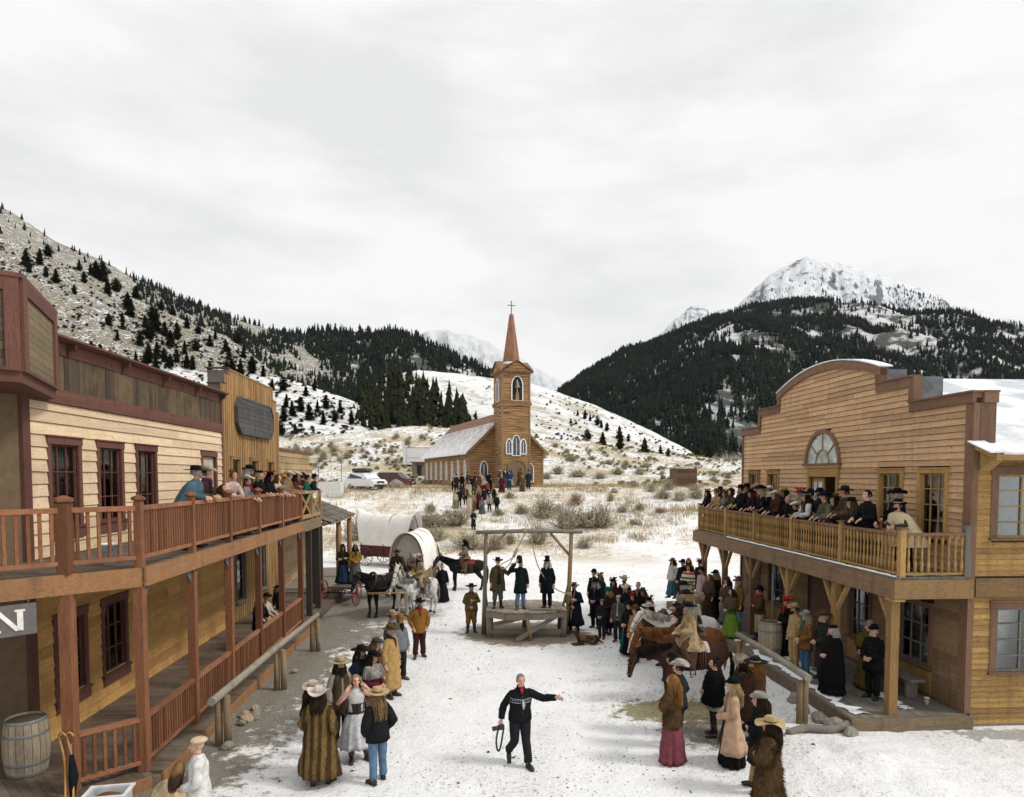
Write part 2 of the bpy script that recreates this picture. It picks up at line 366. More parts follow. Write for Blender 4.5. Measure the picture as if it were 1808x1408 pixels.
# ------------------------------------------------------------------ quadrupeds
def horse_mesh(kind):
 m = MB()
 m.tube([(0,-0.82,1.13),(0,-0.68,1.16),(0,-0.38,1.16),(0,0.0,1.12),(0,0.35,1.14),(0,0.62,1.20),(0,0.84,1.18),(0,0.96,1.12)], [(0.10,0.13),(0.20,0.28),(0.25,0.335),(0.275,0.345),(0.285,0.325),(0.265,0.30),(0.20,0.24),(0.08,0.12)], 18)
 m.ell((0,-0.35,1.42),(0.09,0.25,0.12));
 neck, head = {'up': ([(0,-0.50,1.26),(0,-0.78,1.50),(0,-0.98,1.75),(0,-1.06,1.90)], [(0,-0.99,1.90),(0,-1.14,1.87),(0,-1.34,1.70),(0,-1.50,1.54),(0,-1.57,1.46)]),
 'mid': ([(0,-0.52,1.26),(0,-0.86,1.42),(0,-1.14,1.55),(0,-1.27,1.63)], [(0,-1.20,1.64),(0,-1.35,1.58),(0,-1.50,1.36),(0,-1.60,1.17),(0,-1.64,1.08)]),
 'level': ([(0,-0.52,1.26),(0,-0.90,1.33),(0,-1.20,1.38),(0,-1.33,1.42)], [(0,-1.25,1.43),(0,-1.40,1.36),(0,-1.52,1.13),(0,-1.59,0.93),(0,-1.62,0.84)]),
 'low': ([(0,-0.54,1.24),(0,-0.92,1.28),(0,-1.20,1.28),(0,-1.33,1.27)], [(0,-1.24,1.30),(0,-1.39,1.20),(0,-1.47,0.95),(0,-1.51,0.74),(0,-1.52,0.65)])}[kind]
 m.tube(neck, [(0.15,0.27),(0.115,0.20),(0.09,0.155),(0.075,0.115)], 14); m.tube(head, [(0.075,0.09),(0.098,0.125),(0.074,0.092),(0.060,0.066),(0.048,0.048)], 14)
 p = Vector(head[0]); d = (Vector(head[2]) - p).normalized(); up = Vector((0, -d.z, d.y)) * (1 if -d.z * 0 + d.y < 0 else 1); up = Vector((0, 0, 1)) - d * d.z; up.normalize()
 for s in (-1, 1):
  b = p + Vector((s*0.055, 0, 0)) + up*0.06; m.tube([b, b + up*0.08 + Vector((s*0.02,-0.01,0)), b + up*0.16 + Vector((s*0.015,-0.02,0))], [0.030, 0.034, 0.006], 7)
  q = Vector(head[1]); m.ell(q + Vector((s*0.085, -0.02, 0.03)), (0.02, 0.035, 0.03), 7, 5)
  f = 0.03 * s
  m.tube([(s*0.15,-0.55,1.08),(s*0.155,-0.53,0.86),(s*0.145,-0.55+f,0.52),(s*0.14,-0.53+f,0.42),(s*0.14,-0.52+f,0.20),(s*0.14,-0.55+f,0.12),(s*0.14,-0.58+f,0.0)], [0.16, 0.105, 0.066, 0.050, 0.042, 0.052, 0.068], 11)
  m.tube([(s*0.15,0.62,1.12),(s*0.175,0.55,0.90),(s*0.165,0.70,0.68),(s*0.155,0.83-f,0.55),(s*0.15,0.80-f,0.38),(s*0.15,0.78-f,0.20),(s*0.15,0.75-f,0.12),(s*0.15,0.72-f,0.0)], [0.22, 0.165, 0.098, 0.066, 0.048, 0.044, 0.053, 0.068], 11)
 me = union_mesh(m, 'body', 0.021, 5, 0.6); return me, neck, head
HORSE = {k: horse_mesh(k) for k in ('up', 'mid', 'level', 'low')}
def dog_mesh():
 m = MB(); m.tube([(0,-0.30,0.20),(0,-0.10,0.19),(0,0.15,0.16),(0,0.34,0.15),(0,0.44,0.11)], [(0.08,0.10),(0.12,0.14),(0.12,0.13),(0.13,0.13),(0.06,0.06)], 14)
 m.tube([(0,-0.24,0.24),(0,-0.33,0.36),(0,-0.36,0.44)], [(0.085,0.09),(0.07,0.075),(0.065,0.065)], 12); m.ell((0,-0.38,0.46),(0.075,0.085,0.07)); m.tube([(0,-0.42,0.45),(0,-0.52,0.42),(0,-0.56,0.41)], [0.05, 0.036, 0.024], 9)
 for s in (-1, 1):
  m.tube([(s*0.045,-0.35,0.50),(s*0.055,-0.34,0.60)], [0.032, 0.006], 6); m.tube([(s*0.08,-0.22,0.14),(s*0.10,-0.12,0.05),(s*0.09,-0.32,0.04),(s*0.085,-0.48,0.035)], [0.055, 0.045, 0.034, 0.036], 9)
  m.tube([(s*0.08,0.30,0.14),(s*0.15,0.14,0.09),(s*0.16,0.32,0.05),(s*0.15,0.16,0.035)], [0.10, 0.075, 0.045, 0.035], 9)
 m.tube([(0,0.42,0.10),(0.12,0.52,0.05),(0.24,0.46,0.05)], [0.04, 0.035, 0.012], 8); return union_mesh(m, 'body', 0.014, 3, 0.6)
DOG = dog_mesh()
# ------------------------------------------------------------------ garments (cached meshes, coloured per wearer)
_G = {}
def cached(key, fn):
 if key not in _G: _G[key] = fn()
 return _G[key]
def lofted(m, rings, seg=30, lean=0.0, open_=0.0, nf=9, ph=0.0, cap=False):
 """rings: (z, rx, ry, yc, fold). t=0 is the front"""
 b = len(m.v)
 for (z, rx, ry, yc, fo) in rings:
  for k in range(seg + 1):
   t = -PI + 2*PI*k/seg
   if open_:
    o = R(open_)*min(1.0, 0.35 + (1.5 - z)*0.75); t = o + (2*PI - 2*o)*k/seg
   q = 1 + fo*(0.6*math.sin(nf*t + ph + 2.0*z) + 0.4*math.sin((nf*2+1)*t + 1.3*ph)); q *= 1 + (0.10 if fo else 0.0)*mnoise.noise(Vector((2.2*math.sin(t), 2.2*math.cos(t) + ph, z*6.5)))
   p = leanp((rx*q*math.sin(t), yc - ry*q*math.cos(t), z), lean); m.v.append(tuple(p))
 n = seg + 1
 for i in range(len(rings) - 1):
  for k in range(seg): m.f.append((b+i*n+k, b+i*n+k+1, b+(i+1)*n+k+1, b+(i+1)*n+k)); m.sm.append(True)
def sleeve(m, P, s, a, k, r0=0.078, r1=0.056, end=0.94, lo=0):
 sh = leanp((s*0.150, 0.005, 1.395), k); e = leanp(a['e'], k); w = leanp(a['w'], k); w = e.lerp(w, end); top = leanp((s*0.085, 0.0, 1.41), k)
 pth = [top, sh, sh.lerp(e, 0.3), sh.lerp(e, 0.65), e, e.lerp(w, 0.3), e.lerp(w, 0.65), w]; rad = [r0*0.75, r0, r0*0.99, r0*0.94, r0*0.90, (r0+r1)/2*1.04, r1*1.08, r1]
 m.tube(pth, rad, 14, True, fold=0.09, nf=3)
def coat_mesh(pose, hem, w, flare, open_, sl, fo):
 P = POSE[pose]; k = P['lean']; m = MB(); ride = pose in ('S', 'D')
 top = [(1.512, 0.070*w, 0.068, 0.008, 0), (1.478, 0.088*w, 0.082, 0.008, 0), (1.450, 0.135*w, 0.098, 0.006, 0.0), (1.41, 0.178*w, 0.115, 0.004, 0.01), (1.34, 0.196*w, 0.130*w, 0.0, 0.015), (1.22, 0.190*w, 0.137*w, -0.004, 0.02), (1.10, 0.180*w, 0.135*w, -0.004, 0.03), (1.00, 0.192*w, 0.144*w, 0.0, 0.035)]
 if ride:
  low_ = [(0.92, 0.22*w, 0.19*w, -0.02, 0.04), (0.84, 0.27*w, 0.27*w, -0.05, 0.05)]; hem_ = max(hem, 0.60)
  if hem < 0.8: low_ += [(0.76, 0.30*w, 0.30*w, -0.02, 0.06), (hem_, 0.345*w, 0.32*w, 0.03, 0.10)]
  r = top + low_
 else:
  r = list(top);
  for (z, fr) in ((0.90, 0.10), (0.80, 0.22), (0.68, 0.38), (0.55, 0.55), (0.42, 0.72), (0.28, 0.88), (0.14, 1.0)):
   if z > hem + 0.02: r.append((z, (0.198 + flare*fr)*w, (0.150 + flare*0.8*fr)*w, 0.0, 0.035 + fo*fr))
  fr = min(1, (1.0 - hem) / 0.86); r.append((hem, (0.200 + flare*fr)*w, (0.152 + flare*0.8*fr)*w, 0.0, 0.04 + fo*fr))
  r.append((hem + 0.01, (0.185 + flare*fr)*w, (0.138 + flare*0.8*fr)*w, 0.0, 0.04 + fo*fr))
 lofted(m, r, 32, k, open_, 7, 0.7)
 if sl:
  for s, a in zip((-1, 1), P['arms']): sleeve(m, P, s, a, k, 0.076*sl, 0.058*sl)
 return m.mesh('coat')
def vest_mesh(pose, w=1.0, sl=0.0):
 k = POSE[pose]['lean']; m = MB(); lofted(m, [(1.50, 0.062, 0.060, 0.006, 0), (1.45, 0.12*w, 0.085, 0.004, 0), (1.40, 0.165*w, 0.104, 0, 0), (1.25, 0.172*w, 0.120*w, -0.004, 0.01), (1.08, 0.158*w, 0.116*w, -0.004, 0.02), (0.97, 0.165*w, 0.124*w, 0, 0.02), (0.86, 0.175*w, 0.130*w, 0, 0.02)], 26, k)
 if sl:
  for s, a in zip((-1, 1), POSE[pose]['arms']): sleeve(m, POSE[pose], s, a, k, 0.066*sl, 0.050*sl)
 return m.mesh('shirt')
def skirt_mesh(pose, hem, flare, fo):
 k = POSE[pose]['lean']; m = MB(); r = [(1.04, 0.150, 0.118, 0, 0.01), (0.98, 0.165, 0.13, 0, 0.03)]
 for f in (0.15, 0.3, 0.45, 0.6, 0.75, 0.9, 1.0): z = 0.98 + (hem - 0.98)*f; r.append((z, 0.17 + flare*f**0.8, 0.14 + flare*0.92*f**0.8, 0.01, 0.03 + fo*f))
 r.append((hem + 0.012, r[-1][1]*0.95, r[-1][2]*0.95, 0.01, 0.03 + fo)); lofted(m, r, 54, 0, 0, 11, 0.4); return m.mesh('skirt')
def pants_mesh(pose, w, end):
 P = POSE[pose]; m = MB()
 for s, (kn, an, toe) in zip((-1, 1), P['legs']):
  hp = Vector((s*0.085, 0.0, 0.93)); kn, an = Vector(kn), Vector(an); a2 = kn.lerp(an, end); m.tube([hp + Vector((-s*0.03, 0, 0.04)), hp, hp.lerp(kn, 0.3), hp.lerp(kn, 0.65), kn, kn.lerp(a2, 0.35), kn.lerp(a2, 0.7), kn.lerp(a2, 0.92), a2], [0.10*w, 0.118*w, 0.104*w, 0.092*w, 0.080*w, 0.077*w, 0.074*w, 0.078*w, 0.072*w], 14, True, fold=0.08, nf=3)
 if pose not in ('S', 'D'): lofted(m, [(1.03, 0.155*w, 0.118*w, 0, 0.01), (0.95, 0.175*w, 0.130*w, 0, 0.01), (0.86, 0.178*w, 0.132*w, 0.005, 0.01), (0.80, 0.12*w, 0.09*w, 0, 0)], 22)
 else: m.ell((0, 0, 0.92), (0.175, 0.16, 0.13), 14, 9)
 return m.mesh('trousers')
def boot_mesh(pose, side, tall):
 P = POSE[pose]; kn, an, toe = P['legs'][side]; kn, an = Vector(kn), Vector(an); t = Vector(toe).normalized(); m = MB(); top = an.lerp(kn, tall)
 m.tube([top, an.lerp(kn, tall*0.5), an + Vector((0, 0.0, 0.02))], [0.070 if tall > 0.4 else 0.062, 0.062, 0.050], 12)
 g = an - Vector((0, 0, 0.040)); side_ = t.cross(Vector((0,0,1))).normalized()
 m.tube([g - t*0.065 + Vector((0,0,0.012)), g - t*0.04 + Vector((0,0,0.012)), g + t*0.03 + Vector((0,0,0.010)), g + t*0.11, g + t*0.17 - Vector((0,0,0.010)), g + t*0.205 - Vector((0,0,0.016))], [(0.030,0.030), (0.044,0.050), (0.047,0.052), (0.050,0.036), (0.040,0.026), (0.012,0.012)], 12, True)
 m.tube([g - t*0.06 - Vector((0,0,0.038)), g + t*0.19 - Vector((0,0,0.040))], [(0.046, 0.008), (0.040, 0.008)], 8); return m.mesh('boot')
def cape_mesh(pose, hem, flare, fo, back=0.0):
 k = POSE[pose]['lean']; m = MB(); r = [(1.50, 0.075, 0.075, 0.008, 0), (1.47, 0.14, 0.105, 0.006, 0), (1.445, 0.225, 0.135, 0.002, 0.0), (1.40, 0.265, 0.155, 0.0, 0.01), (1.34, 0.29, 0.185, -0.01, 0.03)]
 for f in (0.3, 0.55, 0.8, 1.0): z = 1.34 + (hem - 1.34)*f; r.append((z, 0.295 + flare*f, 0.20 + flare*0.9*f, -0.02 + back*f, 0.03 + fo*f))
 lofted(m, r, 40, k, 0, 8, 1.1); return m.mesh('cape')
def tufted(me, n, L, seed=0, droop=0.8, w=0.007, name='fur'):
 """short hair tufts over a garment surface"""
 rs = random.Random(seed); me.calc_loop_triangles(); tri = me.loop_triangles; A = np.array([t.area for t in tri]); c = np.cumsum(A) / A.sum(); V = []; F = []
 vs = me.vertices
 for k in range(n):
  t = tri[int(np.searchsorted(c, rs.random()))]; a, b = rs.random(), rs.random()
  if a + b > 1: a, b = 1-a, 1-b
  p = vs[t.vertices[0]].co*(1-a-b) + vs[t.vertices[1]].co*a + vs[t.vertices[2]].co*b; nn = t.normal
  l = L*rs.uniform(0.5, 1.2); d = (nn*rs.uniform(0.5, 1.1) + Vector((rs.uniform(-.4,.4), rs.uniform(-.4,.4), -droop))).normalized()*l; s_ = nn.cross(Vector((rs.uniform(-1,1), rs.uniform(-1,1), rs.uniform(-1,1)))).normalized()*w
  i = len(V); V += [tuple(p - s_), tuple(p + s_), tuple(p + d)]; F.append((i, i+1, i+2))
 return numesh(name, V, F)
# heads: everything below sits on the upright head and is moved with the lean
def hair_mesh(kind):
 m = MB(); rs = random.Random(hash(kind) % 97)
 def cap(face=62, z1=1.60, fat=1.06):
  n, seg = 9, 26; b = len(m.v)
  for i in range(n + 1):
   f = i / n
   for k in range(seg + 1):
    t = R(-180) + 2*PI*k/seg; zz = 1.765 - (1.765 - z1)*f; a = abs(t)
    if a < R(face): zz = max(zz, 1.718 + 0.012*(1 - a/R(face)) + 0.006*math.sin(9*t))
    q = math.sqrt(max(0.0, 1 - ((zz - 1.662)/0.104)**2)) if zz > 1.662 else 1.0
    m.v.append((0.0785*fat*q*math.sin(t), 0.002 - 0.101*fat*q*math.cos(t), zz))
  for i in range(n):
   for k in range(seg): m.f.append((b+i*(seg+1)+k, b+i*(seg+1)+k+1, b+(i+1)*(seg+1)+k+1, b+(i+1)*(seg+1)+k)); m.sm.append(True)
 if kind == 'short': cap(62, 1.60, 1.05)
 elif kind == 'bun': cap(60, 1.59, 1.07); m.ell((0, 0.07, 1.76), (0.055, 0.055, 0.05))
 elif kind in ('long', 'vlong', 'wavy'):
  cap(56, 1.60, 1.10); L = {'long': 1.34, 'vlong': 1.16, 'wavy': 1.22}[kind]
  for k in range(64):       # separate locks falling over back and shoulders
   t = R(rs.uniform(62, 298)); a0 = 0.088; x, y = a0*math.sin(t), 0.002 - 0.112*math.cos(t); end = L + rs.uniform(-0.03, 0.08); n = 7; pts = []
   for j in range(n + 1):
    f = j/n; z = 1.70 + (end - 1.70)*f; o = 1 + 0.62*sst(f*2.1)*(1.0 if abs(t - PI) < 1.1 else 0.75); wv = (0.014*math.sin(7*f + k) if kind == 'wavy' else 0.004*math.sin(4*f + k)); pts.append((x*o + wv, y*o + wv*0.5 + (0.025*f if y > 0 else 0.015*f), z))
   m.tube(pts, [(0.016, 0.010)]*n + [(0.004, 0.003)], 5, False)
 elif kind == 'curly':
  cap(50, 1.58, 1.1)
  for k in range(420):
   a, e = rs.uniform(0, 6.28), rs.uniform(-0.9, 1.5); d = Vector((math.cos(a)*math.cos(e), math.sin(a)*math.cos(e), math.sin(e)))
   if d.y < -0.55 and d.z < 0.6: continue
   c = Vector((0, 0.01, 1.64)) + d*rs.uniform(0.10, 0.165); m.ell(c, (0.016, 0.016, 0.016), 5, 3)
 return m.mesh('hair')
def beard_mesh(L):
 m = MB(); rs = random.Random(5); m.ell((0, -0.075, 1.565), (0.058, 0.042, 0.042), 12, 8)
 for k in range(46):
  a = R(rs.uniform(-75, 75)); p = Vector((0.058*math.sin(a), -0.05 - 0.062*math.cos(a), 1.572 + rs.uniform(-0.01, 0.02))); l = L*rs.uniform(0.6, 1.1)*(1 - 0.3*abs(a)); m.tube([p, p + Vector((p.x*0.1, -0.02, -l*0.55)), p + Vector((-p.x*0.35, -0.012, -l))], [(0.014, 0.010), (0.013, 0.009), (0.003, 0.003)], 5, False)
 m.tube([(-0.045, -0.098, 1.582), (0, -0.118, 1.594), (0.045, -0.098, 1.582)], [0.006, 0.013, 0.006], 6); return m.mesh('beard')
def hat_mesh(kind):
 m = MB(); seg = 30
 def brim(rx, ry, curl, front, z=1.708, th=0.008, flop=0.0, r0=0.084):
  for sgn in (0, 1):
   b = len(m.v); n = 5
   for i in range(n + 1):
    f = i/n
    for k in range(seg):
     a = 2*PI*k/seg; x = (r0 + (rx - r0)*f)*math.cos(a); y = (r0*1.2 + (ry - r0*1.2)*f)*math.sin(a); zz = z + curl*(abs(math.cos(a))**2)*f*f - front*(math.sin(a)**2)*f*f + flop*f*math.sin(3*a + 0.6) + (-th if sgn else 0)
     m.v.append((x, y, zz))
   for i in range(n):
    for k in range(seg): q = (b+i*seg+k, b+i*seg+(k+1) % seg, b+(i+1)*seg+(k+1) % seg, b+(i+1)*seg+k); m.f.append(q if not sgn else tuple(reversed(q))); m.sm.append(True)
 def crown(prof, ey=1.2, dent=0.0, z=1.70):
  b = len(m.v)
  for (r, h) in prof:
   for k in range(seg): a = 2*PI*k/seg; m.v.append((r*math.cos(a)*(1 - (0.22*dent*sst((h - 0.04)/0.08) if math.sin(a) < -0.2 else 0)), r*ey*math.sin(a), z + h - dent*0.028*math.exp(-(r*math.cos(a)/0.03)**2)*(1 if h > 0.09 else 0)))
  for i in range(len(prof) - 1):
   for k in range(seg): m.f.append((b+i*seg+k, b+i*seg+(k+1) % seg, b+(i+1)*seg+(k+1) % seg, b+(i+1)*seg+k)); m.sm.append(True)
 if kind == 'cowboy': brim(0.205, 0.215, 0.070, 0.022); crown([(0.087, 0), (0.085, 0.04), (0.078, 0.085), (0.070, 0.115), (0.050, 0.128), (0.022, 0.124), (0.001, 0.122)], dent=1)
 elif kind == 'slouch': brim(0.185, 0.195, 0.022, 0.028, flop=0.006); crown([(0.087, 0), (0.086, 0.05), (0.080, 0.09), (0.066, 0.110), (0.045, 0.116), (0.02, 0.112), (0.001, 0.110)], dent=0.8)
 elif kind == 'wide': brim(0.225, 0.235, 0.012, 0.004); crown([(0.088, 0), (0.086, 0.06), (0.080, 0.095), (0.060, 0.105), (0.001, 0.103)], dent=0.3)
 elif kind == 'tall': brim(0.20, 0.21, 0.03, 0.015); crown([(0.088, 0), (0.086, 0.06), (0.080, 0.12), (0.068, 0.155), (0.04, 0.168), (0.001, 0.166)], dent=0.7)
 elif kind == 'bowler': brim(0.132, 0.150, 0.025, 0.004); crown([(0.088, 0), (0.090, 0.035), (0.084, 0.075), (0.066, 0.105), (0.04, 0.120), (0.001, 0.125)])
 elif kind == 'top': brim(0.142, 0.160, 0.022, 0.004); crown([(0.086, 0), (0.083, 0.05), (0.082, 0.12), (0.088, 0.175), (0.087, 0.182), (0.001, 0.182)])
 elif kind == 'pork': brim(0.155, 0.170, 0.02, 0.004); crown([(0.090, 0), (0.090, 0.05), (0.086, 0.082), (0.076, 0.092), (0.070, 0.084), (0.001, 0.080)])
 elif kind == 'straw': brim(0.23, 0.25, 0.02, 0.05, flop=0.030); crown([(0.090, 0), (0.086, 0.05), (0.078, 0.09), (0.058, 0.115), (0.03, 0.122), (0.001, 0.120)], dent=0.5)
 elif kind == 'cap': m.ell((0, 0.002, 1.722), (0.098, 0.122, 0.052), 18, 9); m.ell((0, -0.105, 1.704), (0.062, 0.055, 0.012), 14, 6)
 elif kind == 'beret': m.ell((0.018, 0.018, 1.728), (0.122, 0.128, 0.050), 20, 9); m.lathe([(0.088, 1.695), (0.090, 1.715)], 20)
 elif kind == 'beanie': m.ell((0, 0.006, 1.700), (0.090, 0.112, 0.090), 18, 10)
 elif kind == 'fur':
  m.ell((0, 0.008, 1.725), (0.145, 0.155, 0.085), 20, 10)
 elif kind == 'bonnet':
  lofted(m, [(1.60, 0.10, 0.10, 0.03, 0), (1.70, 0.108, 0.12, 0.01, 0.03), (1.77, 0.085, 0.10, 0.01, 0.03), (1.80, 0.02, 0.03, 0.01, 0)], 24, 0, 62); m.ell((0, -0.10, 1.73), (0.105, 0.075, 0.014), 18, 6)
 elif kind == 'plume': brim(0.175, 0.185, 0.035, 0.0, flop=0.02); crown([(0.088, 0), (0.090, 0.05), (0.080, 0.08), (0.001, 0.088)])
 return m.mesh('hat')
HATH = dict(cowboy=.075, slouch=.06, wide=.055, tall=.11, bowler=.075, top=.135, pork=.04, straw=.07, cap=.02, beret=.03, beanie=.035, fur=.055, bonnet=.04, plume=.12, none=0.0)
BANDH = {'cowboy', 'slouch', 'wide', 'tall', 'bowler', 'top', 'pork', 'straw', 'plume'}
def band_mesh(): return MB().lathe([(0.0895, 0.004), (0.0895, 0.026)], 24).xf(Matrix.Diagonal((1, 1.2, 1, 1))).xf(Matrix.Translation((0, 0, 1.705))).mesh('hat_band')
def plume_mesh():
 m = MB(); rs = random.Random(4)
 for k in range(7):
  a = rs.uniform(0, 6.28); c = Vector((0.08*math.cos(a), 0.09*math.sin(a), 1.76)); n = 5; d = Vector((math.cos(a + 0.8)*0.10, math.sin(a + 0.8)*0.11, 0.05 + 0.05*rs.random()))
  m.tube([c + d*(j/n) + Vector((0, 0, 0.05*math.sin(j/n*PI) - 0.03*(j/n)**2)) for j in range(n + 1)], [(0.012, 0.008), (0.032, 0.014), (0.038, 0.016), (0.036, 0.014), (0.026, 0.010), (0.006, 0.004)], 7)
 return m.mesh('plume')
# ================================================================== terrain
rng = random.Random(7); nr_ = np.random.RandomState(11)
def fbm(x, y, oct_=5, seed=0.0, lac=2.03, gain=0.5):
 """smooth value noise built from rotated sines, vectorised"""
 x = np.asarray(x, float); y = np.asarray(y, float); r = np.zeros(np.broadcast(x, y).shape); a = 1.0; t = 0.0
 for i in range(oct_):
  th = 1.3 * i + seed; c, s = math.cos(th), math.sin(th)
  u = c * x - s * y + seed * 3.1 + i * 7.7; v = s * x + c * y - seed * 1.7 + i * 3.3
  r = r + a * (np.sin(u + 1.7 * np.sin(v * 0.83 + i)) * np.sin(v * 1.13 + 1.3 * np.sin(u * 0.71 - i)))
  t += a; a *= gain; x = x * lac; y = y * lac
 return r / t
def sst(t): t = np.clip(t, 0, 1); return t * t * (3 - 2 * t)
_bpx = [-900, 0, 300, 490, 600, 760, 900, 1000, 1040, 1130, 1220, 1300, 1500, 2600]
_bpy = [700, 740, 765, 774, 766, 753, 768, 778, 782, 798, 808, 814, 818, 820]
def T(x, y):
 x = np.asarray(x, float); y = np.asarray(y, float)
 base = 4.25 * sst((y - 44) / 26)
 px = 905 + 1170 * x / np.maximum(y, 40)
 py = np.interp(px, _bpx, _bpy)
 crest = CAM_H + (840 - py) * 150 / 1170
 b = base + (crest - 4.25) * sst((y - 92) / 62) * np.where(y > 40, 1, 0)
 b = b - sst((y - 165) / 300) * 8.0
 amp = sst((y - 44) / 14) * (0.16 + 0.5 * sst((y - 100) / 50))
 b = b + amp * fbm(x / 5.0, y / 5.0, 4, 2.0) * 1.3
 # churned, shovelled snow near the right deck corner and faint ruts in the street
 d = np.exp(-(((x - 6.9) / 1.6) ** 2 + ((y - 12.2) / 1.5) ** 2))
 near = 1 - sst((y - 40) / 8)
 pit = fbm(x * 4.6, y * 4.6, 3, 3.7); rut = np.exp(-((np.abs(x - 0.4 - 0.03 * y) - 0.9) / 0.16) ** 2)
 b = b + near * (0.03 * fbm(x * 1.1, y * 1.1, 4, 5.0) - 0.045 * np.maximum(0, pit - 0.12) - 0.025 * rut * (0.5 + fbm(x, y * 0.4, 2, 1.0)) + d * (0.22 + 0.14 * fbm(x * 2.6, y * 2.6, 3, 1.0)))
 return b
def Tz(x, y): return float(T(x, y))
def fan(ys, xl, xr, n):
 """grid rows at ys, each from xl(y) to xr(y)"""
 V = [];
 for y in ys: V.append(np.stack([np.linspace(xl(y), xr(y), n), np.full(n, y)], 1))
 V = np.concatenate(V); F = []
 i = np.arange(len(ys) - 1)[:, None] * n + np.arange(n - 1)[None, :]
 F = np.stack([i, i + 1, i + n + 1, i + n], -1).reshape(-1, 4)
 return V, F
ys = list(np.arange(-16, 6, 0.8)) + list(np.arange(6, 46, 0.12)) + list(46 * (1.011 ** np.arange(0, 115))) + list(np.geomspace(165, 9000, 40))
XY, Fq = fan(ys, lambda y: -max(24, 1.05 * y + 6), lambda y: max(24, 1.05 * y + 6), 430)
Z = T(XY[:, 0], XY[:, 1])
gm = numesh('ground', np.column_stack([XY, Z]), Fq); gm.polygons.foreach_set('use_smooth', [True] * len(gm.polygons))
def ground_mat():
 b = NB('snowy_ground'); t = b.new('ShaderNodeTexCoord'); P = t.outputs['Object']
 sep = b.new('ShaderNodeSeparateXYZ'); b.L(P, sep.inputs[0]); X, Y = sep.outputs[0], sep.outputs[1]
 nA = b.noise(P, 0.55, 6, 0.62); nB = b.noise(P, 2.6, 6, 0.68); nC = b.noise(P, 11, 4, 0.7); nD = b.noise(P, 34, 3, 0.6); nL = b.noise(P, 0.13, 5, 0.6)
 snow = b.ramp(nB, [(0.3, (0.86, 0.865, 0.875)), (0.7, (0.94, 0.94, 0.94))])
 gravel = b.ramp(nD, [(0.28, (0.085, 0.075, 0.060)), (0.5, (0.22, 0.20, 0.165)), (0.72, (0.42, 0.40, 0.35))])
 gravel = b.mix(b.ramp(nA, [(0.35, 0.0), (0.65, 0.5)]), gravel, (0.17, 0.145, 0.105))
 dirt = b.ramp(nC, [(0.3, (0.075, 0.062, 0.042)), (0.7, (0.21, 0.175, 0.12))])
 straw = b.ramp(nC, [(0.3, (0.34, 0.25, 0.12)), (0.72, (0.66, 0.54, 0.33))])
 def band(v, a, c):  # 1 below a, 0 above c
  q = b.new('ShaderNodeMapRange'); q.inputs[1].default_value = a; q.inputs[2].default_value = c; q.inputs[3].default_value = 1; q.inputs[4].default_value = 0
  b.L(v, q.inputs[0]); q.interpolation_type = 'SMOOTHSTEP'; return q.outputs[0]
 # --- street: trampled snow with dung, straw and dark specks
 spk = b.math('MULTIPLY', b.ramp(nC, [(0.56, 0.0), (0.635, 1.0)]), b.ramp(nA, [(0.40, 0.18), (0.62, 1.0)]))
 fine = b.math('MULTIPLY', b.ramp(nD, [(0.575, 0.0), (0.66, 0.9)]), b.ramp(nB, [(0.42, 0.05), (0.62, 1.0)]))
 col = b.mix(b.math('MAXIMUM', b.math('MULTIPLY', spk, 0.62), b.math('MULTIPLY', fine, 0.5)), snow, (0.15, 0.125, 0.09))
 col = b.mix(b.ramp(nA, [(0.48, 0.0), (0.72, 0.22)]), col, (0.42, 0.37, 0.29))
 # --- bare gravel along the left porch
 edge = b.math('ADD', X, b.math('MULTIPLY', b.math('SUBTRACT', nA, 0.5), 5.0)); edge = b.math('ADD', edge, b.math('MULTIPLY', b.math('SUBTRACT', nB, 0.5), 5.2))
 g1 = b.math('MULTIPLY', band(edge, -5.3, -4.35), band(Y, 29.5, 34))
 g2 = b.math('MULTIPLY', b.math('MULTIPLY', band(edge, -3.7, -2.4), b.math('SUBTRACT', 1.0, band(Y, 23.5, 26.0))), band(Y, 29, 32.5))
 g2 = b.math('MULTIPLY', g2, b.ramp(nB, [(0.42, 0.0), (0.52, 1.0)]))
 gm_ = b.math('MAXIMUM', g1, g2)
 col = b.mix(gm_, col, gravel)
 # --- bare soil round the scaffold, horse ground, hay
 def spot(cx, cy, rx, ry, n, amt):
  dx = b.math('DIVIDE', b.math('SUBTRACT', X, cx), rx); dy = b.math('DIVIDE', b.math('SUBTRACT', Y, cy), ry)
  r = b.math('SQRT', b.math('ADD', b.math('MULTIPLY', dx, dx), b.math('MULTIPLY', dy, dy)))
  r = b.math('ADD', r, b.math('MULTIPLY', b.math('SUBTRACT', n, 0.5), amt)); return band(r, 0.85, 1.12)
 col = b.mix(spot(0.42, 23.3, 2.35, 1.85, nB, 1.0), col, b.mix(nD, (0.13, 0.105, 0.07), (0.30, 0.26, 0.19)))
 hay = b.ramp(nC, [(0.3, (0.10, 0.085, 0.03)), (0.7, (0.36, 0.31, 0.12))])
 col = b.mix(b.math('MULTIPLY', spot(4.0, 15.5, 1.5, 0.8, nB, 2.6), 0.9), col, hay)
 col = b.mix(b.math('MULTIPLY', spot(4.6, 14.3, 1.2, 0.9, nB, 2.6), 0.8), col, dirt)
 col = b.mix(b.math('MULTIPLY', spot(10.6, 14.1, 1.2, 0.3, nB, 3.2), 0.6), col, dirt)
 # --- meadow beyond the street: thin snow, straw and stones
 mead = b.math('SUBTRACT', 1.0, band(Y, 40, 47))
 strw = b.math('MULTIPLY', b.ramp(b.math('ADD', b.math('MULTIPLY', nL, 0.6), b.math('MULTIPLY', nB, 0.4)), [(0.47, 0.0), (0.56, 0.9)]), mead)
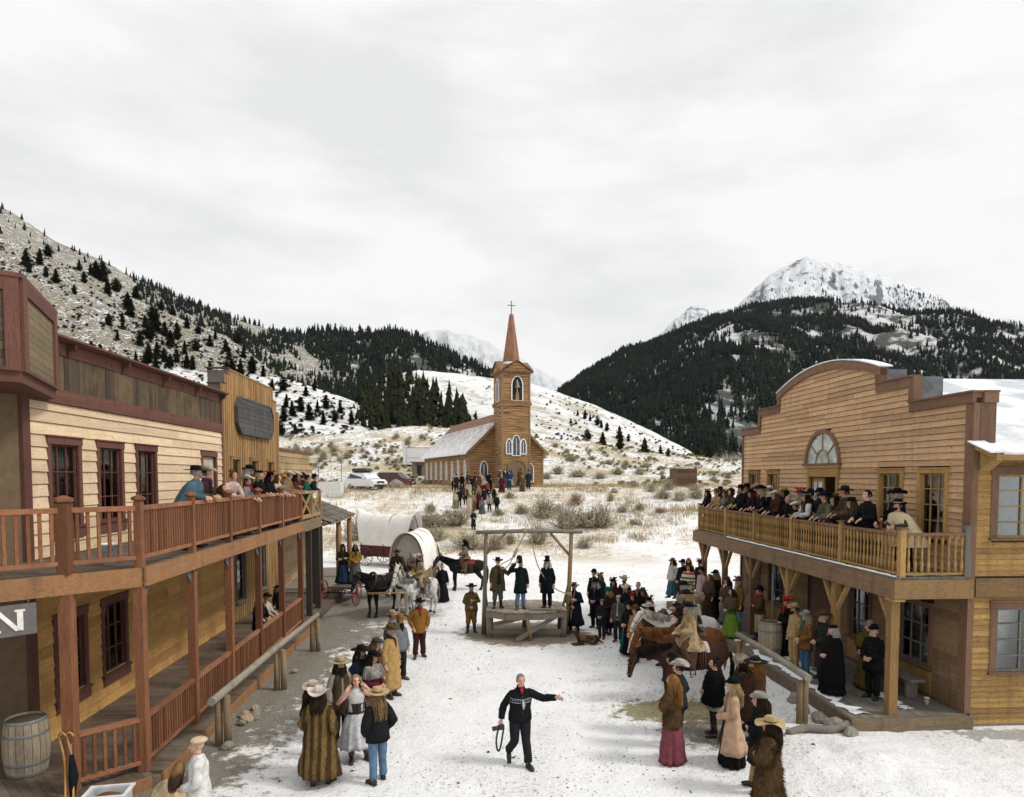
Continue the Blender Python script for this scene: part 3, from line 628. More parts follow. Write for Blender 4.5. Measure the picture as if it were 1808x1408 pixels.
 plate = b.math('MULTIPLY', b.math('SUBTRACT', 1.0, band(Y, 58, 68)), band(Y, 96, 112))
 strw = b.math('MAXIMUM', strw, b.math('MULTIPLY', plate, b.ramp(nB, [(0.40, 0.0), (0.54, 0.85)])))
 col = b.mix(strw, col, straw)
 stones = b.math('MULTIPLY', b.math('SUBTRACT', 1.0, band(Y, 88, 104)), b.ramp(b.noise(P, 1.4, 4, 0.7), [(0.50, 0.0), (0.58, 0.85)]))
 col = b.mix(stones, col, b.mix(nB, (0.10, 0.095, 0.07), (0.26, 0.235, 0.17)))
 col = b.mix(b.math('MULTIPLY', b.math('SUBTRACT', 1.0, band(Y, 88, 104)), b.ramp(nL, [(0.52, 0.0), (0.66, 0.7)])), col, (0.42, 0.36, 0.22))
 b.color(col)
 b.rough(b.mix(gm_, 0.62, 0.95))
 h = b.math('ADD', b.math('MULTIPLY', nB, 1.0), b.math('MULTIPLY', nC, 0.55)); h = b.math('ADD', h, b.math('MULTIPLY', nD, 0.28))
 b.bump(h, 0.75, 0.11); return b.m
go = obj('ground', gm, ground_mat()); tag(go, 'snowy street and meadow ground', None, kind='structure')
# ------------------------------------------------------------------ hills: crest traced at its own distance, slope runs down towards the valley
def crest_fn(pts, sm=0):
 px = np.array([p[0] for p in pts], float); py = np.array([p[1] for p in pts], float); D = np.array([p[2] for p in pts], float)
 return lambda q: (np.interp(q, px, py), np.interp(q, px, D))
class Hill:
 def __init__(s, name, pts, foot, mat, ns=160, nt=60, amp=0.03, sc=0.006, seed=1.0, pw=1.0, footz=None, label=None, jag=0.0, jsc=0.05, back=0.5, dy=0, ridge=0.0):
  pts = [(a, b + dy, d) for a, b, d in pts]; s.ridge = ridge
  s.pts = pts; s.foot = foot; s.fn = crest_fn(pts); s.amp = amp; s.sc = sc; s.seed = seed; s.pw = pw; s.jag = jag; s.jsc = jsc; s.footz = footz
  q = np.linspace(pts[0][0], pts[-1][0], ns); t = np.concatenate([np.linspace(0, 1, nt), np.linspace(1.03, 1.0 + back, 10)])
  Q, Tt = np.meshgrid(q, t); V = s.pos(Q.ravel(), Tt.ravel())
  i = np.arange(len(t) - 1)[:, None] * ns + np.arange(ns - 1)[None, :]
  F = np.stack([i, i + 1, i + ns + 1, i + ns], -1).reshape(-1, 4)
  m = numesh(name, V, F); m.polygons.foreach_set('use_smooth', [True] * len(m.polygons))
  s.o = obj(name, m, mat); tag(s.o, label, kind='structure')
 def pos(s, q, t):
  py, D = s.fn(q); py = py + s.jag * fbm(q * s.jsc, q * 0 + s.seed, 5, s.seed, gain=0.62)
  b = -(py - _CY) / _F; a = (q - _CX) / _F
  ry = _c + b * _s; rz = -_s + b * _c; k = D / ry
  X = a * k; Y = D; Zc = CAM_H + rz * k
  zf = s.footz if s.footz is not None else 2.0
  f = s.foot / np.mean([p[2] for p in s.pts]) + (1 - s.foot / np.mean([p[2] for p in s.pts])) * t
  prof = np.where(t <= 1, np.abs(t) ** s.pw, 1 - 1.6 * (t - 1))
  z = zf + (Zc - zf) * prof
  w = np.clip(4 * t * (1 - t), 0, 1) ** 0.7
  x, y = X * f, Y * f
  z = z + w * (Zc - zf) * s.amp * 4 * fbm(x * s.sc, y * s.sc, 5, s.seed)
  if s.ridge: z = z + w * (Zc - zf) * s.ridge * (0.5 - np.abs(fbm(q * 0.035 + t * 1.2, t * 2.0 + q * 0.004, 5, s.seed, gain=0.6)) * 2.2)
  return np.column_stack([x, y, z])
def slope_mat(name, snow, bare, scale, lo, hi, bare2=None, big=None, bump=0.8, tan=0.0, steep=0.0):
 b = NB(name); P = b.coord((1,1,1)); n = b.noise(P, scale, 8, 0.68); n2 = b.noise(P, scale * 0.17, 5, 0.6); n3 = b.noise(P, scale * 4, 3, 0.6)
 f = b.math('ADD', b.math('MULTIPLY', n, 0.75), b.math('MULTIPLY', n2, 0.25))
 bc = b.mix(n3, bare, bare2 or tint(bare, 1.8))
 col = b.mix(b.ramp(f, [(lo, 0.0), (hi, 1.0)]), b.ramp(n3, [(0.3, tint(snow, 0.9)), (0.7, snow)]), bc)
 if steep:
  ge = b.new('ShaderNodeNewGeometry'); sz = b.new('ShaderNodeSeparateXYZ'); b.L(ge.outputs['Normal'], sz.inputs[0]); f2 = b.math('ADD', sz.outputs[2], b.math('MULTIPLY', b.math('SUBTRACT', n, 0.5), 0.9)); col = b.mix(b.ramp(f2, [(steep - 0.05, 1.0), (steep + 0.05, 0.0)]), col, bc)
 if tan: col = b.mix(b.ramp(n2, [(0.48, 0.0), (0.62, tan)]), col, (0.40, 0.34, 0.22))
 b.color(col); b.rough(0.9); b.bump(n, bump, 0.6 / scale); return b.m
SNOW = (0.84, 0.85, 0.86)
m_sage = slope_mat('sage_slope', SNOW, (0.060, 0.056, 0.040), 0.75, 0.425, 0.49, (0.23, 0.205, 0.15), tan=0.35)
m_foot = slope_mat('foothill_snow', SNOW, (0.11, 0.10, 0.07), 0.40, 0.52, 0.585, (0.27, 0.24, 0.17), tan=0.25)
m_grassh = slope_mat('grass_hill', SNOW, (0.15, 0.13, 0.085), 0.30, 0.52, 0.60, (0.42, 0.35, 0.21), tan=0.6)
m_forestfl = slope_mat('forest_floor', tint(SNOW, 0.9), (0.040, 0.045, 0.036), 0.03, 0.45, 0.52, (0.11, 0.115, 0.10))
m_peak = slope_mat('peak_rock_snow', (0.82, 0.85, 0.89), (0.09, 0.105, 0.125), 0.012, 0.55, 0.62, (0.20, 0.22, 0.25), steep=0.575)
m_pale = slope_mat('cloud_faded_snow', (0.74, 0.77, 0.80), (0.40, 0.43, 0.46), 0.006, 0.50, 0.62, (0.55, 0.58, 0.61))  # snow and rock paled: the fade into cloud is put into the colour
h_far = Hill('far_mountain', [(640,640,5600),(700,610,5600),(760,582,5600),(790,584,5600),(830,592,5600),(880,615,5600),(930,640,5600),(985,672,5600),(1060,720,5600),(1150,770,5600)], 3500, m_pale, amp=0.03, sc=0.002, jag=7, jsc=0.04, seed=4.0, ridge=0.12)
h_rock = Hill('rocky_ridge', [(1080,660,4600),(1160,594,4600),(1185,570,4600),(1210,548,4600),(1235,542,4600),(1262,552,4600),(1300,545,4600),(1340,560,4600),(1400,600,4600)], 3000, m_peak, amp=0.03, sc=0.003, jag=9, jsc=0.06, seed=2.2, ridge=0.11)
h_peak = Hill('snow_peak', [(1180,640,4300),(1250,580,4300),(1300,543,4300),(1325,515,4300),(1350,493,4300),(1375,478,4300),(1400,464,4300),(1420,457,4300),(1440,455,4300),(1462,460,4300),(1490,468,4300),(1520,477,4300),(1560,490,4300),(1600,502,4300),(1650,518,4300),(1700,545,4300),(1800,560,4300),(2100,600,4300)], 2600, m_peak, ns=220, nt=90, amp=0.03, sc=0.0028, jag=6, jsc=0.06, seed=6.1, ridge=0.05)
h_right = Hill('right_mountain', [(900,760,1500),(985,686,1500),(1050,645,1500),(1100,616,1500),(1160,594,1500),(1210,572,1500),(1262,551,1500),(1330,532,1550),(1400,525,1600),(1440,524,1600),(1500,528,1600),(1560,531,1600),(1620,541,1600),(1690,546,1600),(1785,566,1600),(1900,560,1600),(2300,520,1600)], 640, m_forestfl, ns=260, nt=120, amp=0.045, sc=0.006, jag=3, seed=3.3, pw=0.9, footz=4.0, dy=11)
h_fl = Hill('left_far_ridge', [(-700,40,900),(-200,260,900),(26,378,900),(95,425,900),(170,455,900),(240,492,900),(300,518,900),(360,546,900),(430,568,900),(480,584,900),(560,606,900),(650,650,900),(760,720,900)], 480, m_sage, ns=180, nt=70, amp=0.02, sc=0.01, seed=1.2, jag=2)
h_mid = Hill('forest_hill', [(330,660,980),(400,604,980),(480,587,980),(540,578,980),(600,573,980),(640,580,980),(690,577,980),(740,590,980),(790,614,980),(850,645,980),(900,672,980),(960,710,980),(1040,760,980)], 520, m_forestfl, ns=180, nt=70, amp=0.03, sc=0.009, seed=5.0, jag=3, dy=8)
h_left = Hill('left_sage_slope', [(-700,180,460),(-250,330,460),(26,430,460),(140,474,460),(200,507,460),(260,538,460),(340,572,460),(400,594,460),(440,622,460),(480,656,460),(540,702,460),(600,733,460),(650,760,460)], 215, m_sage, ns=200, nt=90, amp=0.02, sc=0.02, seed=0.7, jag=3)
h_grass = Hill('grassy_hill', [(600,735,330),(640,692,330),(690,662,330),(740,654,330),(800,659,330),(870,668,330),(935,676,330),(1000,698,330),(1060,720,330),(1100,738,330),(1150,761,330),(1200,787,330),(1240,808,330),(1290,825,330)], 175, m_grassh, ns=200, nt=70, amp=0.015, sc=0.025, seed=8.0, jag=1.5, footz=6.0)
h_foot = Hill('left_foothill', [(-500,650,265),(-100,640,265),(100,642,265),(240,642,265),(300,640,265),(350,657,265),(420,657,265),(500,668,265),(580,692,265),(640,715,265),(700,752,265),(740,770,265)], 160, m_foot, ns=160, nt=60, amp=0.02, sc=0.03, seed=9.0, jag=2, footz=8.0)
# ------------------------------------------------------------------ conifers
def conifer_arrays(h, r, tiers, seg, rs, lean=0.0):
 """tiers of ragged, drooping skirts; returns verts, tri faces"""
 V = []; F = []
 for i in range(tiers):
  f = i / tiers; z0 = h * (0.08 + 0.86 * f); z1 = min(h, z0 + h * (1.35 / tiers) + 0.05 * h)
  rr = r * (1 - f) ** 0.85 * rs.uniform(0.8, 1.2) + 0.03 * r
  b = len(V); V.append((lean * z1 / h, 0, z1)); ph = rs.uniform(0, 6.28)
  for k in range(seg):
   a = ph + 2 * PI * k / seg; q = rr * (rs.uniform(0.55, 1.2) if k % 2 else rs.uniform(0.35, 0.8))
   V.append((q * math.cos(a) + lean * z0 / h, q * math.sin(a), z0 + rs.uniform(-0.09, 0.06) * h))
  for k in range(seg): F.append((b, b + 1 + k, b + 1 + (k + 1) % seg))
 return np.array(V), np.array(F)
_rs = random.Random(3)
lowc = [conifer_arrays(1.0, 0.22 * _rs.uniform(0.65, 1.5), 4, 7, _rs, _rs.uniform(-0.07, 0.07)) for _ in range(14)]
midc = [conifer_arrays(1.0, 0.24 * _rs.uniform(0.8, 1.3), 6, 8, _rs, _rs.uniform(-0.05, 0.05)) for _ in range(8)]
def forest(name, pos, hs, lib, mat, label):
 V = []; F = []; b = 0
 for (p, h) in zip(pos, hs):
  v, f = lib[rng.randrange(len(lib))]; a = rng.uniform(0, 6.28); c, s = math.cos(a), math.sin(a); w = h * rng.uniform(0.85, 1.25)
  q = np.empty_like(v); q[:, 0] = (c * v[:, 0] - s * v[:, 1]) * w + p[0]; q[:, 1] = (s * v[:, 0] + c * v[:, 1]) * w + p[1]; q[:, 2] = v[:, 2] * h + p[2] - 0.06 * h
  V.append(q); F.append(f + b); b += len(v)
 m = numesh(name, np.concatenate(V), np.concatenate(F)); o = obj(name, m, mat); return tag(o, label, kind='stuff')
def leaf_mat(name, c, c2, scale=0.25, dk=0.4):
 b = NB(name); P = b.coord((1,1,1)); n = b.noise(P, scale, 4, 0.6); n2 = b.noise(P, scale * 14, 2, 0.5)
 col = b.mix(b.ramp(n, [(0.35, 0.0), (0.68, 1.0)]), c, c2); col = b.mix(b.ramp(n2, [(0.35, 0.45), (0.7, 0.0)]), col, tint(c, dk))
 b.color(col); b.rough(0.95); b.b.inputs['Specular IOR Level'].default_value = 0.1; return b.m
m_con = leaf_mat('conifer_needles', (0.011, 0.018, 0.017), (0.024, 0.031, 0.020), 0.03)
m_con2 = leaf_mat('juniper_needles', (0.012, 0.017, 0.010), (0.038, 0.041, 0.019), 0.15)
def scatter(hill, n, q0, q1, t0, t1, dens, hmin, hmax, seed=0, tp=1.0):
 rs = np.random.RandomState(seed); q = rs.uniform(q0, q1, n); t = t0 + (t1 - t0) * rs.uniform(0, 1, n) ** tp
 P = hill.pos(q, t); d = dens(q, t, P); keep = rs.uniform(0, 1, n) < d; h = rs.uniform(hmin, hmax, n) * rs.uniform(0.75, 1.15, n)
 return P[keep], h[keep], q[keep], t[keep]
def fn(P, s, seed): return fbm(P[:, 0] * s, P[:, 1] * s, 4, seed)
# right mountain: dense wood with snowy glades
def dens_r(q, t, P):
 g = fn(P, 0.010, 1.0) + 0.7 * fn(P, 0.045, 2.5); d = np.where(g > 0.42, 0.05, np.where(g > 0.33, 0.45, 1.0))
 streak = np.sin(q * 0.021 + t * 9.0 + 2.0 * fn(P, 0.004, 4.0)); up = sst((q - 1280) / 250) * sst((t - 0.45) / 0.3)
 d = np.where((q > 1540) & (t > 0.86), d * 0.22, d); return np.where((streak > 0.62) & (up > 0.3), 0.12, d) * (1 - 0.25 * up)
P, h, _, _ = scatter(h_right, 34000, 930, 1860, 0.02, 1.0, dens_r, 10, 17, 1, 0.8)
forest('mountain_forest', P, h, lowc, m_con, 'dense dark conifer forest covering the mountain on the right')
P, h, _, _ = scatter(h_peak, 5200, 1290, 1800, 0.35, 0.93, lambda q, t, P: np.where(fn(P, 0.004, 2.0) + 1.6 * np.maximum(sst((q - 1500) / 160), 0.35 * (1 - sst((t - 0.75) / 0.2))) > 1.05, 0.9, 0.08), 14, 26, 5)
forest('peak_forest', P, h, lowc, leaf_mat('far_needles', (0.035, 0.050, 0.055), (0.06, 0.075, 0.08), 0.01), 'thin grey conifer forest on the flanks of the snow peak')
def dens_m(q, t, P):
 g = fn(P, 0.02, 3.0); return np.where((g > 0.42) | ((q > 720) & (fn(P, 0.035, 1.5) > 0.05) & (t < 0.93)), 0.12, 1.0)
P, h, _, _ = scatter(h_mid, 5600, 400, 950, 0.05, 1.0, dens_m, 10, 16, 2, 0.8)
forest('hill_forest', P, h, lowc, m_con, 'dark conifer forest covering the middle hill')
P, h, _, _ = scatter(h_fl, 6500, -150, 660, 0.1, 1.0, lambda q, t, P: np.where((q > 235) & (fn(P, 0.03, 2.0) < 0.35), 0.95, np.where(t > 0.97, 0.18, 0.03)), 6, 12, 3, 0.6)
forest('ridge_forest', P, h, lowc, m_con, 'line of conifers along the left ridge crest')
# valley wood in front of the grassy hill
def on_ground(x, y): return np.array([x, y, Tz(x, y)])
pos = []; hs = []
for k in range(900):
 q = rng.uniform(595, 860); t = rng.uniform(-0.05, 0.93); lim = 0.98 - 0.75 * max(0, (q - 690) / 170.0) if q > 690 else 0.75 + 0.2 * (q - 595) / 95
 lo = 0.30 if q < 700 else 0.05
 if t > lim or t < lo * (0.6 if rng.random() < 0.4 else 1): continue
 p = h_grass.pos(np.array([q]), np.array([max(t, 0)]))[0]
 if float(fbm(p[0] * 0.07, p[1] * 0.07, 3, 2.0)) > 0.22 and rng.random() < 0.85: continue
 pos.append(p); hs.append(rng.choice((4, 6, 8, 9, 11)) * rng.uniform(0.7, 1.2))
forest('valley_wood', pos, hs, midc, m_con2, 'dark evergreen wood in the valley behind the church')
# shrubs and small junipers too small to count on the left slopes
P1, h1, _, _ = scatter(h_left, 5000, -120, 640, 0.05, 0.99, lambda q, t, P: np.where(fn(P, 0.05, 1.0) > -0.1, 0.5, 0.2), 0.8, 2.2, 7)
P2, h2, _, _ = scatter(h_foot, 1800, -60, 720, 0.1, 0.99, lambda q, t, P: np.where(fn(P, 0.08, 1.0) > 0.0, 0.5, 0.15), 0.6, 1.9, 8)
P3, h3, _, _ = scatter(h_grass, 900, 850, 1240, 0.15, 0.95, lambda q, t, P: np.where(fn(P, 0.08, 3.0) > 0.1, 0.5, 0.12), 0.5, 1.3, 9)
bush_lib = []
for _ in range(6):
 V = []; F = []
 for k in range(16):
  a = _rs.uniform(0, 6.28); e = _rs.uniform(0.2, 1.4); r = _rs.uniform(0.5, 0.8); c = Vector((r*math.cos(a)*math.cos(e), r*math.sin(a)*math.cos(e), 0.75*math.sin(e))); d = Vector((-math.sin(a), math.cos(a), 0)) * _rs.uniform(0.2, 0.4)
  b = len(V); V += [tuple(c - d), tuple(c + d), tuple(c * 0.15 + Vector((0, 0, 0.05)))]; F.append((b, b+1, b+2))
 bush_lib.append((np.array(V), np.array(F)))
m_bush = leaf_mat('dark_shrub', (0.030, 0.030, 0.018), (0.075, 0.068, 0.040), 0.2)
forest('hillside_shrubs', np.concatenate([P1, P2, P3]), np.concatenate([h1, h2, h3]), bush_lib, m_bush, 'small dark shrubs dotted over the snowy slopes')
# ------------------------------------------------------------------ single trees one can tell apart
m_bark = plain('bark', (0.07, 0.052, 0.038), 0.95, var=0.4, scale=12)
tree_meshes = []
for i in range(7):
 rs = random.Random(40 + i); sq = [0.26, 0.34, 0.22, 0.42, 0.30, 0.24, 0.38][i]
 V = []; F = []
 for k in range(520):           # sprays of needles round the axis
  f = rs.random() ** 0.8; z = 0.07 + 0.9 * f; env = sq * (1 - f) ** 0.75 * (0.72 + 0.28 * math.sin(f * 19 + i)) + 0.02 if i % 2 == 0 else sq * 0.95 * max(0.0, math.sin(PI * (0.12 + 0.86 * f))) ** 0.7 * (0.75 + 0.25 * math.sin(f * 13 + i)) + 0.03
  a = rs.uniform(0, 6.28); r = env * rs.uniform(0.25, 1.12); c = Vector((r * math.cos(a), r * math.sin(a), z))
  o_ = Vector((math.cos(a), math.sin(a), rs.uniform(-0.55, 0.25))).normalized(); t_ = Vector((-math.sin(a), math.cos(a), rs.uniform(-0.3, 0.3))); L = 0.03 + 0.085 * (1 - f) * rs.uniform(0.5, 1.3)
  b = len(V); V += [tuple(c - t_ * L * 0.75), tuple(c + t_ * L * 0.75), tuple(c + o_ * L * 1.3), tuple(c + Vector((0, 0, L * 0.9)))]; F += [(b, b+1, b+2), (b, b+1, b+3)]
 v, f = conifer_arrays(0.93, sq * 0.45, 9, 9, rs); b = len(V); V = np.concatenate([np.array(V), v]); F = np.concatenate([np.array(F), f + b])
 tree_meshes.append(numesh('crown', V, F))
trunk_mesh = MB().tube([(0,0,-0.04),(0.004,0,0.3),(0,0.004,0.92)], [0.022, 0.017, 0.004], 7).mesh('trunk')
def conifer(name, label, p, h, i, group, mat=None):
 t = thing(name, label, 'tree', p, rng.uniform(0, 6.28), group); t.scale = (h * rng.uniform(0.85, 1.15),) * 2 + (h,)
 obj('crown', tree_meshes[i % 7], mat or m_con2, t); obj('trunk', trunk_mesh, m_bark, t); return t
def px_on_hill(hill, px, py, steps=240):
 t = np.linspace(0, 1, steps); P = hill.pos(np.full(steps, float(px)), t); z = P[:, 2] - CAM_H; d = P[:, 1] * _c - z * _s
 yy = _CY - _F * (P[:, 1] * _s + z * _c) / d; k = int(np.argmin(np.abs(yy - py))); return P[k]
# (px, py of foot, height px) read from the photograph, each stands on its slope
spots = [(45,470,34),(50,482,22),(70,468,26),(85,452,22),(98,500,26),(80,490,22),(170,490,28),(160,470,18),(182,497,36),(190,520,30),(205,515,24),(140,478,20),(148,500,18),(225,545,26),(230,560,30),(268,568,26),(275,585,36),(262,600,30),(290,595,26),(312,600,34),(300,612,28),(255,580,24),(245,610,26),(330,580,22),(350,590,20),(215,582,18),(240,525,20),(285,545,20),(305,535,16),(190,575,20),(205,600,18),(345,620,26),(370,612,24),(398,622,26),(404,636,24),(430,632,24),(445,652,22),(380,600,18),(420,605,18),(215,570,20),(130,520,18),(260,628,26),(275,632,30),(310,640,26),(325,625,24)]
for i, (x, y, hp) in enumerate(spots):
 p = px_on_hill(h_left, x, y); d = p[1]; conifer('juniper_tree', ('tall' if hp > 27 else ('short' if hp < 21 else 'mid sized')) + ' dark juniper ' + ('high up' if y < 540 else 'low down') + ' on the steep snowy slope behind the saloon', p - np.array([0,0,0.3]), hp * d / 1170 * rng.uniform(0.9, 1.15), i, 'junipers on the left slope, %s, %s' % ('tall' if hp > 27 else ('short' if hp < 21 else 'mid'), 'high' if y < 540 else 'low'))
spots = [(120,640,38),(140,650,30),(155,645,34),(178,655,48),(150,620,30),(205,655,22),(240,645,26),(262,640,28),(275,655,30),(290,640,26),(300,648,22),(330,648,28),(340,640,24),(370,648,22),(400,650,24),(425,662,30),(445,660,26),(410,640,24),(150,660,30),(255,650,22),(465,665,22),(500,690,26),(515,735,30),(530,728,26),(545,742,30),(560,728,22),(575,722,26),(505,720,28),(590,745,26),(570,750,24),(500,745,30),(600,730,24),(540,700,22),(480,690,22),(555,690,22),(495,768,26),(520,765,20),(620,750,26)]
for i, (x, y, hp) in enumerate(spots):
 p = px_on_hill(h_foot, x, y); d = p[1]; conifer('juniper_tree', ('tall' if hp > 28 else ('short' if hp < 24 else 'mid sized')) + ' bushy juniper ' + ('on the foothill above the saloon roof' if x < 470 else 'on the foothill right of the dark blank sign'), p - np.array([0,0,0.2]), hp * d / 1170 * rng.uniform(0.85, 1.1), i + 3, 'foothill junipers %s %s' % ('tall' if hp > 28 else ('short' if hp < 24 else 'mid'), 'above the saloon' if x < 470 else 'right of the sign'))
for i, (x, y, hp) in enumerate([(1020,735,12),(1033,740,16),(1042,744,14),(1055,752,18),(1062,756,14),(1072,762,16),(1094,775,24),(1008,748,10),(1110,780,14)]):
 p = px_on_hill(h_grass, x, y); conifer('young_pine_tree', 'small dark pine in the row on the white hill right of the church', p, hp * p[1] / 1170, i, 'row of pines on the white hill')
m_pine = leaf_mat('pine_needles', (0.030, 0.038, 0.014), (0.070, 0.075, 0.028), 0.3)
for i, (x, y, hp) in enumerate([(1037,779,22),(1064,783,26),(1095,786,32),(1138,796,28),(1166,800,18),(1180,805,16)]):
 Y = 148 - i * 2; a = aty(x, y, Y); conifer('pine_tree', 'round bushy pine on the bench edge between church and outhouse', (a.x, Y, Tz(a.x, Y) - 0.2), hp * Y / 1170, i + 3, 'pines on the bench edge', m_pine)
for i, (x, y, hp, d) in enumerate([(1229,812,22,160),(1250,814,30,170),(1268,816,14,165),(1297,818,14,260)]):
 a = aty(x, y, d); conifer('pine_tree', ['olive green pine left of its larger neighbour by the wooden hall', 'largest olive green pine beside the wooden hall', 'low olive pine right of the largest one by the hall', 'small dark pine beyond the corner of the wooden hall'][i], (a.x, d, min(a.z, Tz(a.x, d)) - 0.2), hp * d / 1170 * 1.1, 3 if i < 3 else 0, None, m_pine if i < 3 else m_con2)
# bare aspen thicket beyond the hall
V = []; F = []
for k in range(1500):
 a = aty(rng.uniform(1215, 1420), 822, rng.uniform(420, 520)); h = rng.uniform(6, 13); w = 0.16; x, y, z = a.x, a.y, a.z - 3; s_ = rng.uniform(-0.6, 0.6)
 b = len(V); V += [(x-w, y, z), (x+w, y, z), (x+s_, y, z+h), (x+s_*0.3, y+w*2, z)]; F += [(b, b+1, b+2), (b+1, b+3, b+2), (b+3, b, b+2)]
tag(obj('aspen_thicket', numesh('aspen_thicket', V, F), plain('aspen_twigs', (0.36, 0.33, 0.29), 0.95)), 'pale bare aspen thicket below the forested mountain', kind='stuff')
# ------------------------------------------------------------------ sagebrush, grass, rocks of the meadow
def sage_mesh(seed, n=240, tw=0.020):
 rs = random.Random(seed); V = []; F = []
 for k in range(n):
  a = rs.uniform(0, 6.28); e = rs.uniform(0.15, 1.5); L = rs.uniform(0.4, 1.15); base = Vector((rs.uniform(-0.25, 0.25), rs.uniform(-0.25, 0.25), 0))
  d = Vector((math.cos(a) * math.cos(e), math.sin(a) * math.cos(e), math.sin(e) * 0.8)); m = base + d * L * 0.55; t = base + d * L + Vector((rs.uniform(-.1,.1), rs.uniform(-.1,.1), rs.uniform(0, 0.12)))
  s_ = Vector((-math.sin(a), math.cos(a), rs.uniform(-0.5, 0.5))) * tw
  b = len(V); V += [tuple(base - s_*0.5), tuple(base + s_*0.5), tuple(m + s_), tuple(m - s_), tuple(t)]; F += [(b, b+1, b+2), (b, b+2, b+3), (b+3, b+2, b+4)]
  for j in range(3):      # leafy tips
   c = m.lerp(t, rs.uniform(0.2, 1.0)) + Vector((rs.uniform(-.06,.06), rs.uniform(-.06,.06), rs.uniform(-.03,.06))); u = Vector((rs.uniform(-1,1), rs.uniform(-1,1), rs.uniform(-1,1))).normalized() * 0.045; w = Vector((rs.uniform(-1,1), rs.uniform(-1,1), rs.uniform(-.4,1))).normalized() * 0.055
   b = len(V); V += [tuple(c - u), tuple(c + u), tuple(c + w)]; F.append((b, b+1, b+2))
 return numesh('sage', V, F)
sage_meshes = [sage_mesh(i) for i in range(6)]
m_sages = [leaf_mat('sage_grey', (0.34, 0.30, 0.22), (0.56, 0.50, 0.38), 2.0, 0.7), leaf_mat('sage_olive', (0.27, 0.245, 0.15), (0.47, 0.42, 0.27), 2.0, 0.7), leaf_mat('sage_rust', (0.29, 0.20, 0.14), (0.48, 0.35, 0.25), 2.0, 0.7)]
def ground_hit(px, py):
 """first point of the terrain along the sight line of a pixel"""
 r = ray(px, py); y0 = 8.0
 ts = np.concatenate([np.arange(8, 100, 0.1), np.arange(100, 175, 0.5)]); z = CAM_H + r.z / r.y * ts; g = T(r.x / r.y * ts, ts); k = np.argmax(z <= g)
 if z[k] > g[k]: k = len(ts) - 1
 return Vector((r.x / r.y * ts[k], ts[k], float(g[k])))
# (px, py foot, width px, height px, kind)
bushes = [(628,953,54,40,0),(762,930,50,30,0),(806,927,60,38,0),(770,955,40,30,0),(828,968,70,34,0),(875,970,50,34,0),(760,905,30,18,1),(960,913,62,34,0),(920,907,26,16,1),(1000,935,70,46,0),(1035,930,60,40,0),(1062,930,60,44,0),(950,960,60,40,0),(1017,892,46,26,2),(1078,885,20,18,1),(985,905,30,18,0),(1030,968,34,22,0),(880,910,26,14,1),(870,890,24,12,0),(900,880,22,12,1),(745,925,26,16,1),(640,915,24,14,1),(690,850,22,14,0),(672,848,18,14,1),(1100,905,26,18,0),(1130,900,22,16,1),(1170,880,44,24,0),(1200,885,36,22,0),(1230,880,34,22,0),(1180,865,30,18,0),(1225,866,26,16,1),(1150,868,26,16,0),(1120,860,24,12,0),(1060,845,30,14,0),(1090,838,26,14,1),(1130,838,28,12,0),(1020,842,34,16,0),(985,838,30,16,1),(965,846,22,12,0),(1260,850,20,12,0),(1285,845,22,10,1),(570,812,24,16,0),(545,805,26,18,0),(525,800,24,16,0),(505,805,26,18,1),(590,798,20,14,0),(612,810,20,12,1),(585,790,18,12,0),(560,800,20,14,1),(640,800,16,10,0),(600,815,18,10,0),(665,790,16,10,1),(700,775,18,12,0),(720,785,16,12,1),(745,775,16,12,0),(690,800,18,10,0),(655,815,16,10,1),(1000,800,18,10,0),(980,790,16,10,1),(960,810,18,12,0),(1010,815,20,12,1),(1045,812,18,10,0),(1075,820,20,12,1),(1105,822,18,10,0),(1140,826,18,10,0),(790,912,24,14,1),(735,948,24,14,1),(900,960,26,18,1),(630,990,18,10,1),(1165,905,24,12,2),(1195,845,20,10,1),(600,870,20,10,2),(575,900,18,10,1)]
sagewords = {0: 'grey green sagebrush', 1: 'olive sagebrush', 2: 'rust brown sagebrush'}
for i, (x, y, w, hh, k) in enumerate(bushes):
 p = ground_hit(x, y); d = p.y / 1170; t = thing('sagebrush', None, 'shrub', p - Vector((0, 0, 0.05)), rng.uniform(0, 6.28))
 t.scale = (w * d * rng.uniform(0.55, 0.8), w * d * rng.uniform(0.4, 0.7), hh * d * rng.uniform(0.95, 1.3))
 side_ = 'behind the covered wagons' if x < 800 else ('below the church crowd' if x < 895 else ('behind the gallows beam' if x < 1090 else 'between gallows and outhouse'))
 far_ = 'on the bench left of the church' if x < 780 else 'on the bench right of the church'
 mid_ = 'in dry grass near the parked cars' if x < 780 else ('on the flat before the church' if x < 1000 else 'in dry grass near the outhouse')
 where = side_ if p.y < 60 else (mid_ if p.y < 92 else far_)
 size_ = 'large' if w >= 50 else ('small' if w < 26 else 'middling')
 lab_ = size_ + ' ' + sagewords[k] + ' bush ' + where; tag(t, lab_, None, lab_)
 obj('foliage', sage_meshes[i % 6], m_sages[k], t)
 stem = MB()
 for j in range(4): a = j * 1.6; stem.tube([(0.05*math.cos(a), 0.05*math.sin(a), -0.05), (0.3*math.cos(a), 0.3*math.sin(a), 0.45)], [0.03, 0.012], 5)
 obj('stem', stem, m_bark, t)
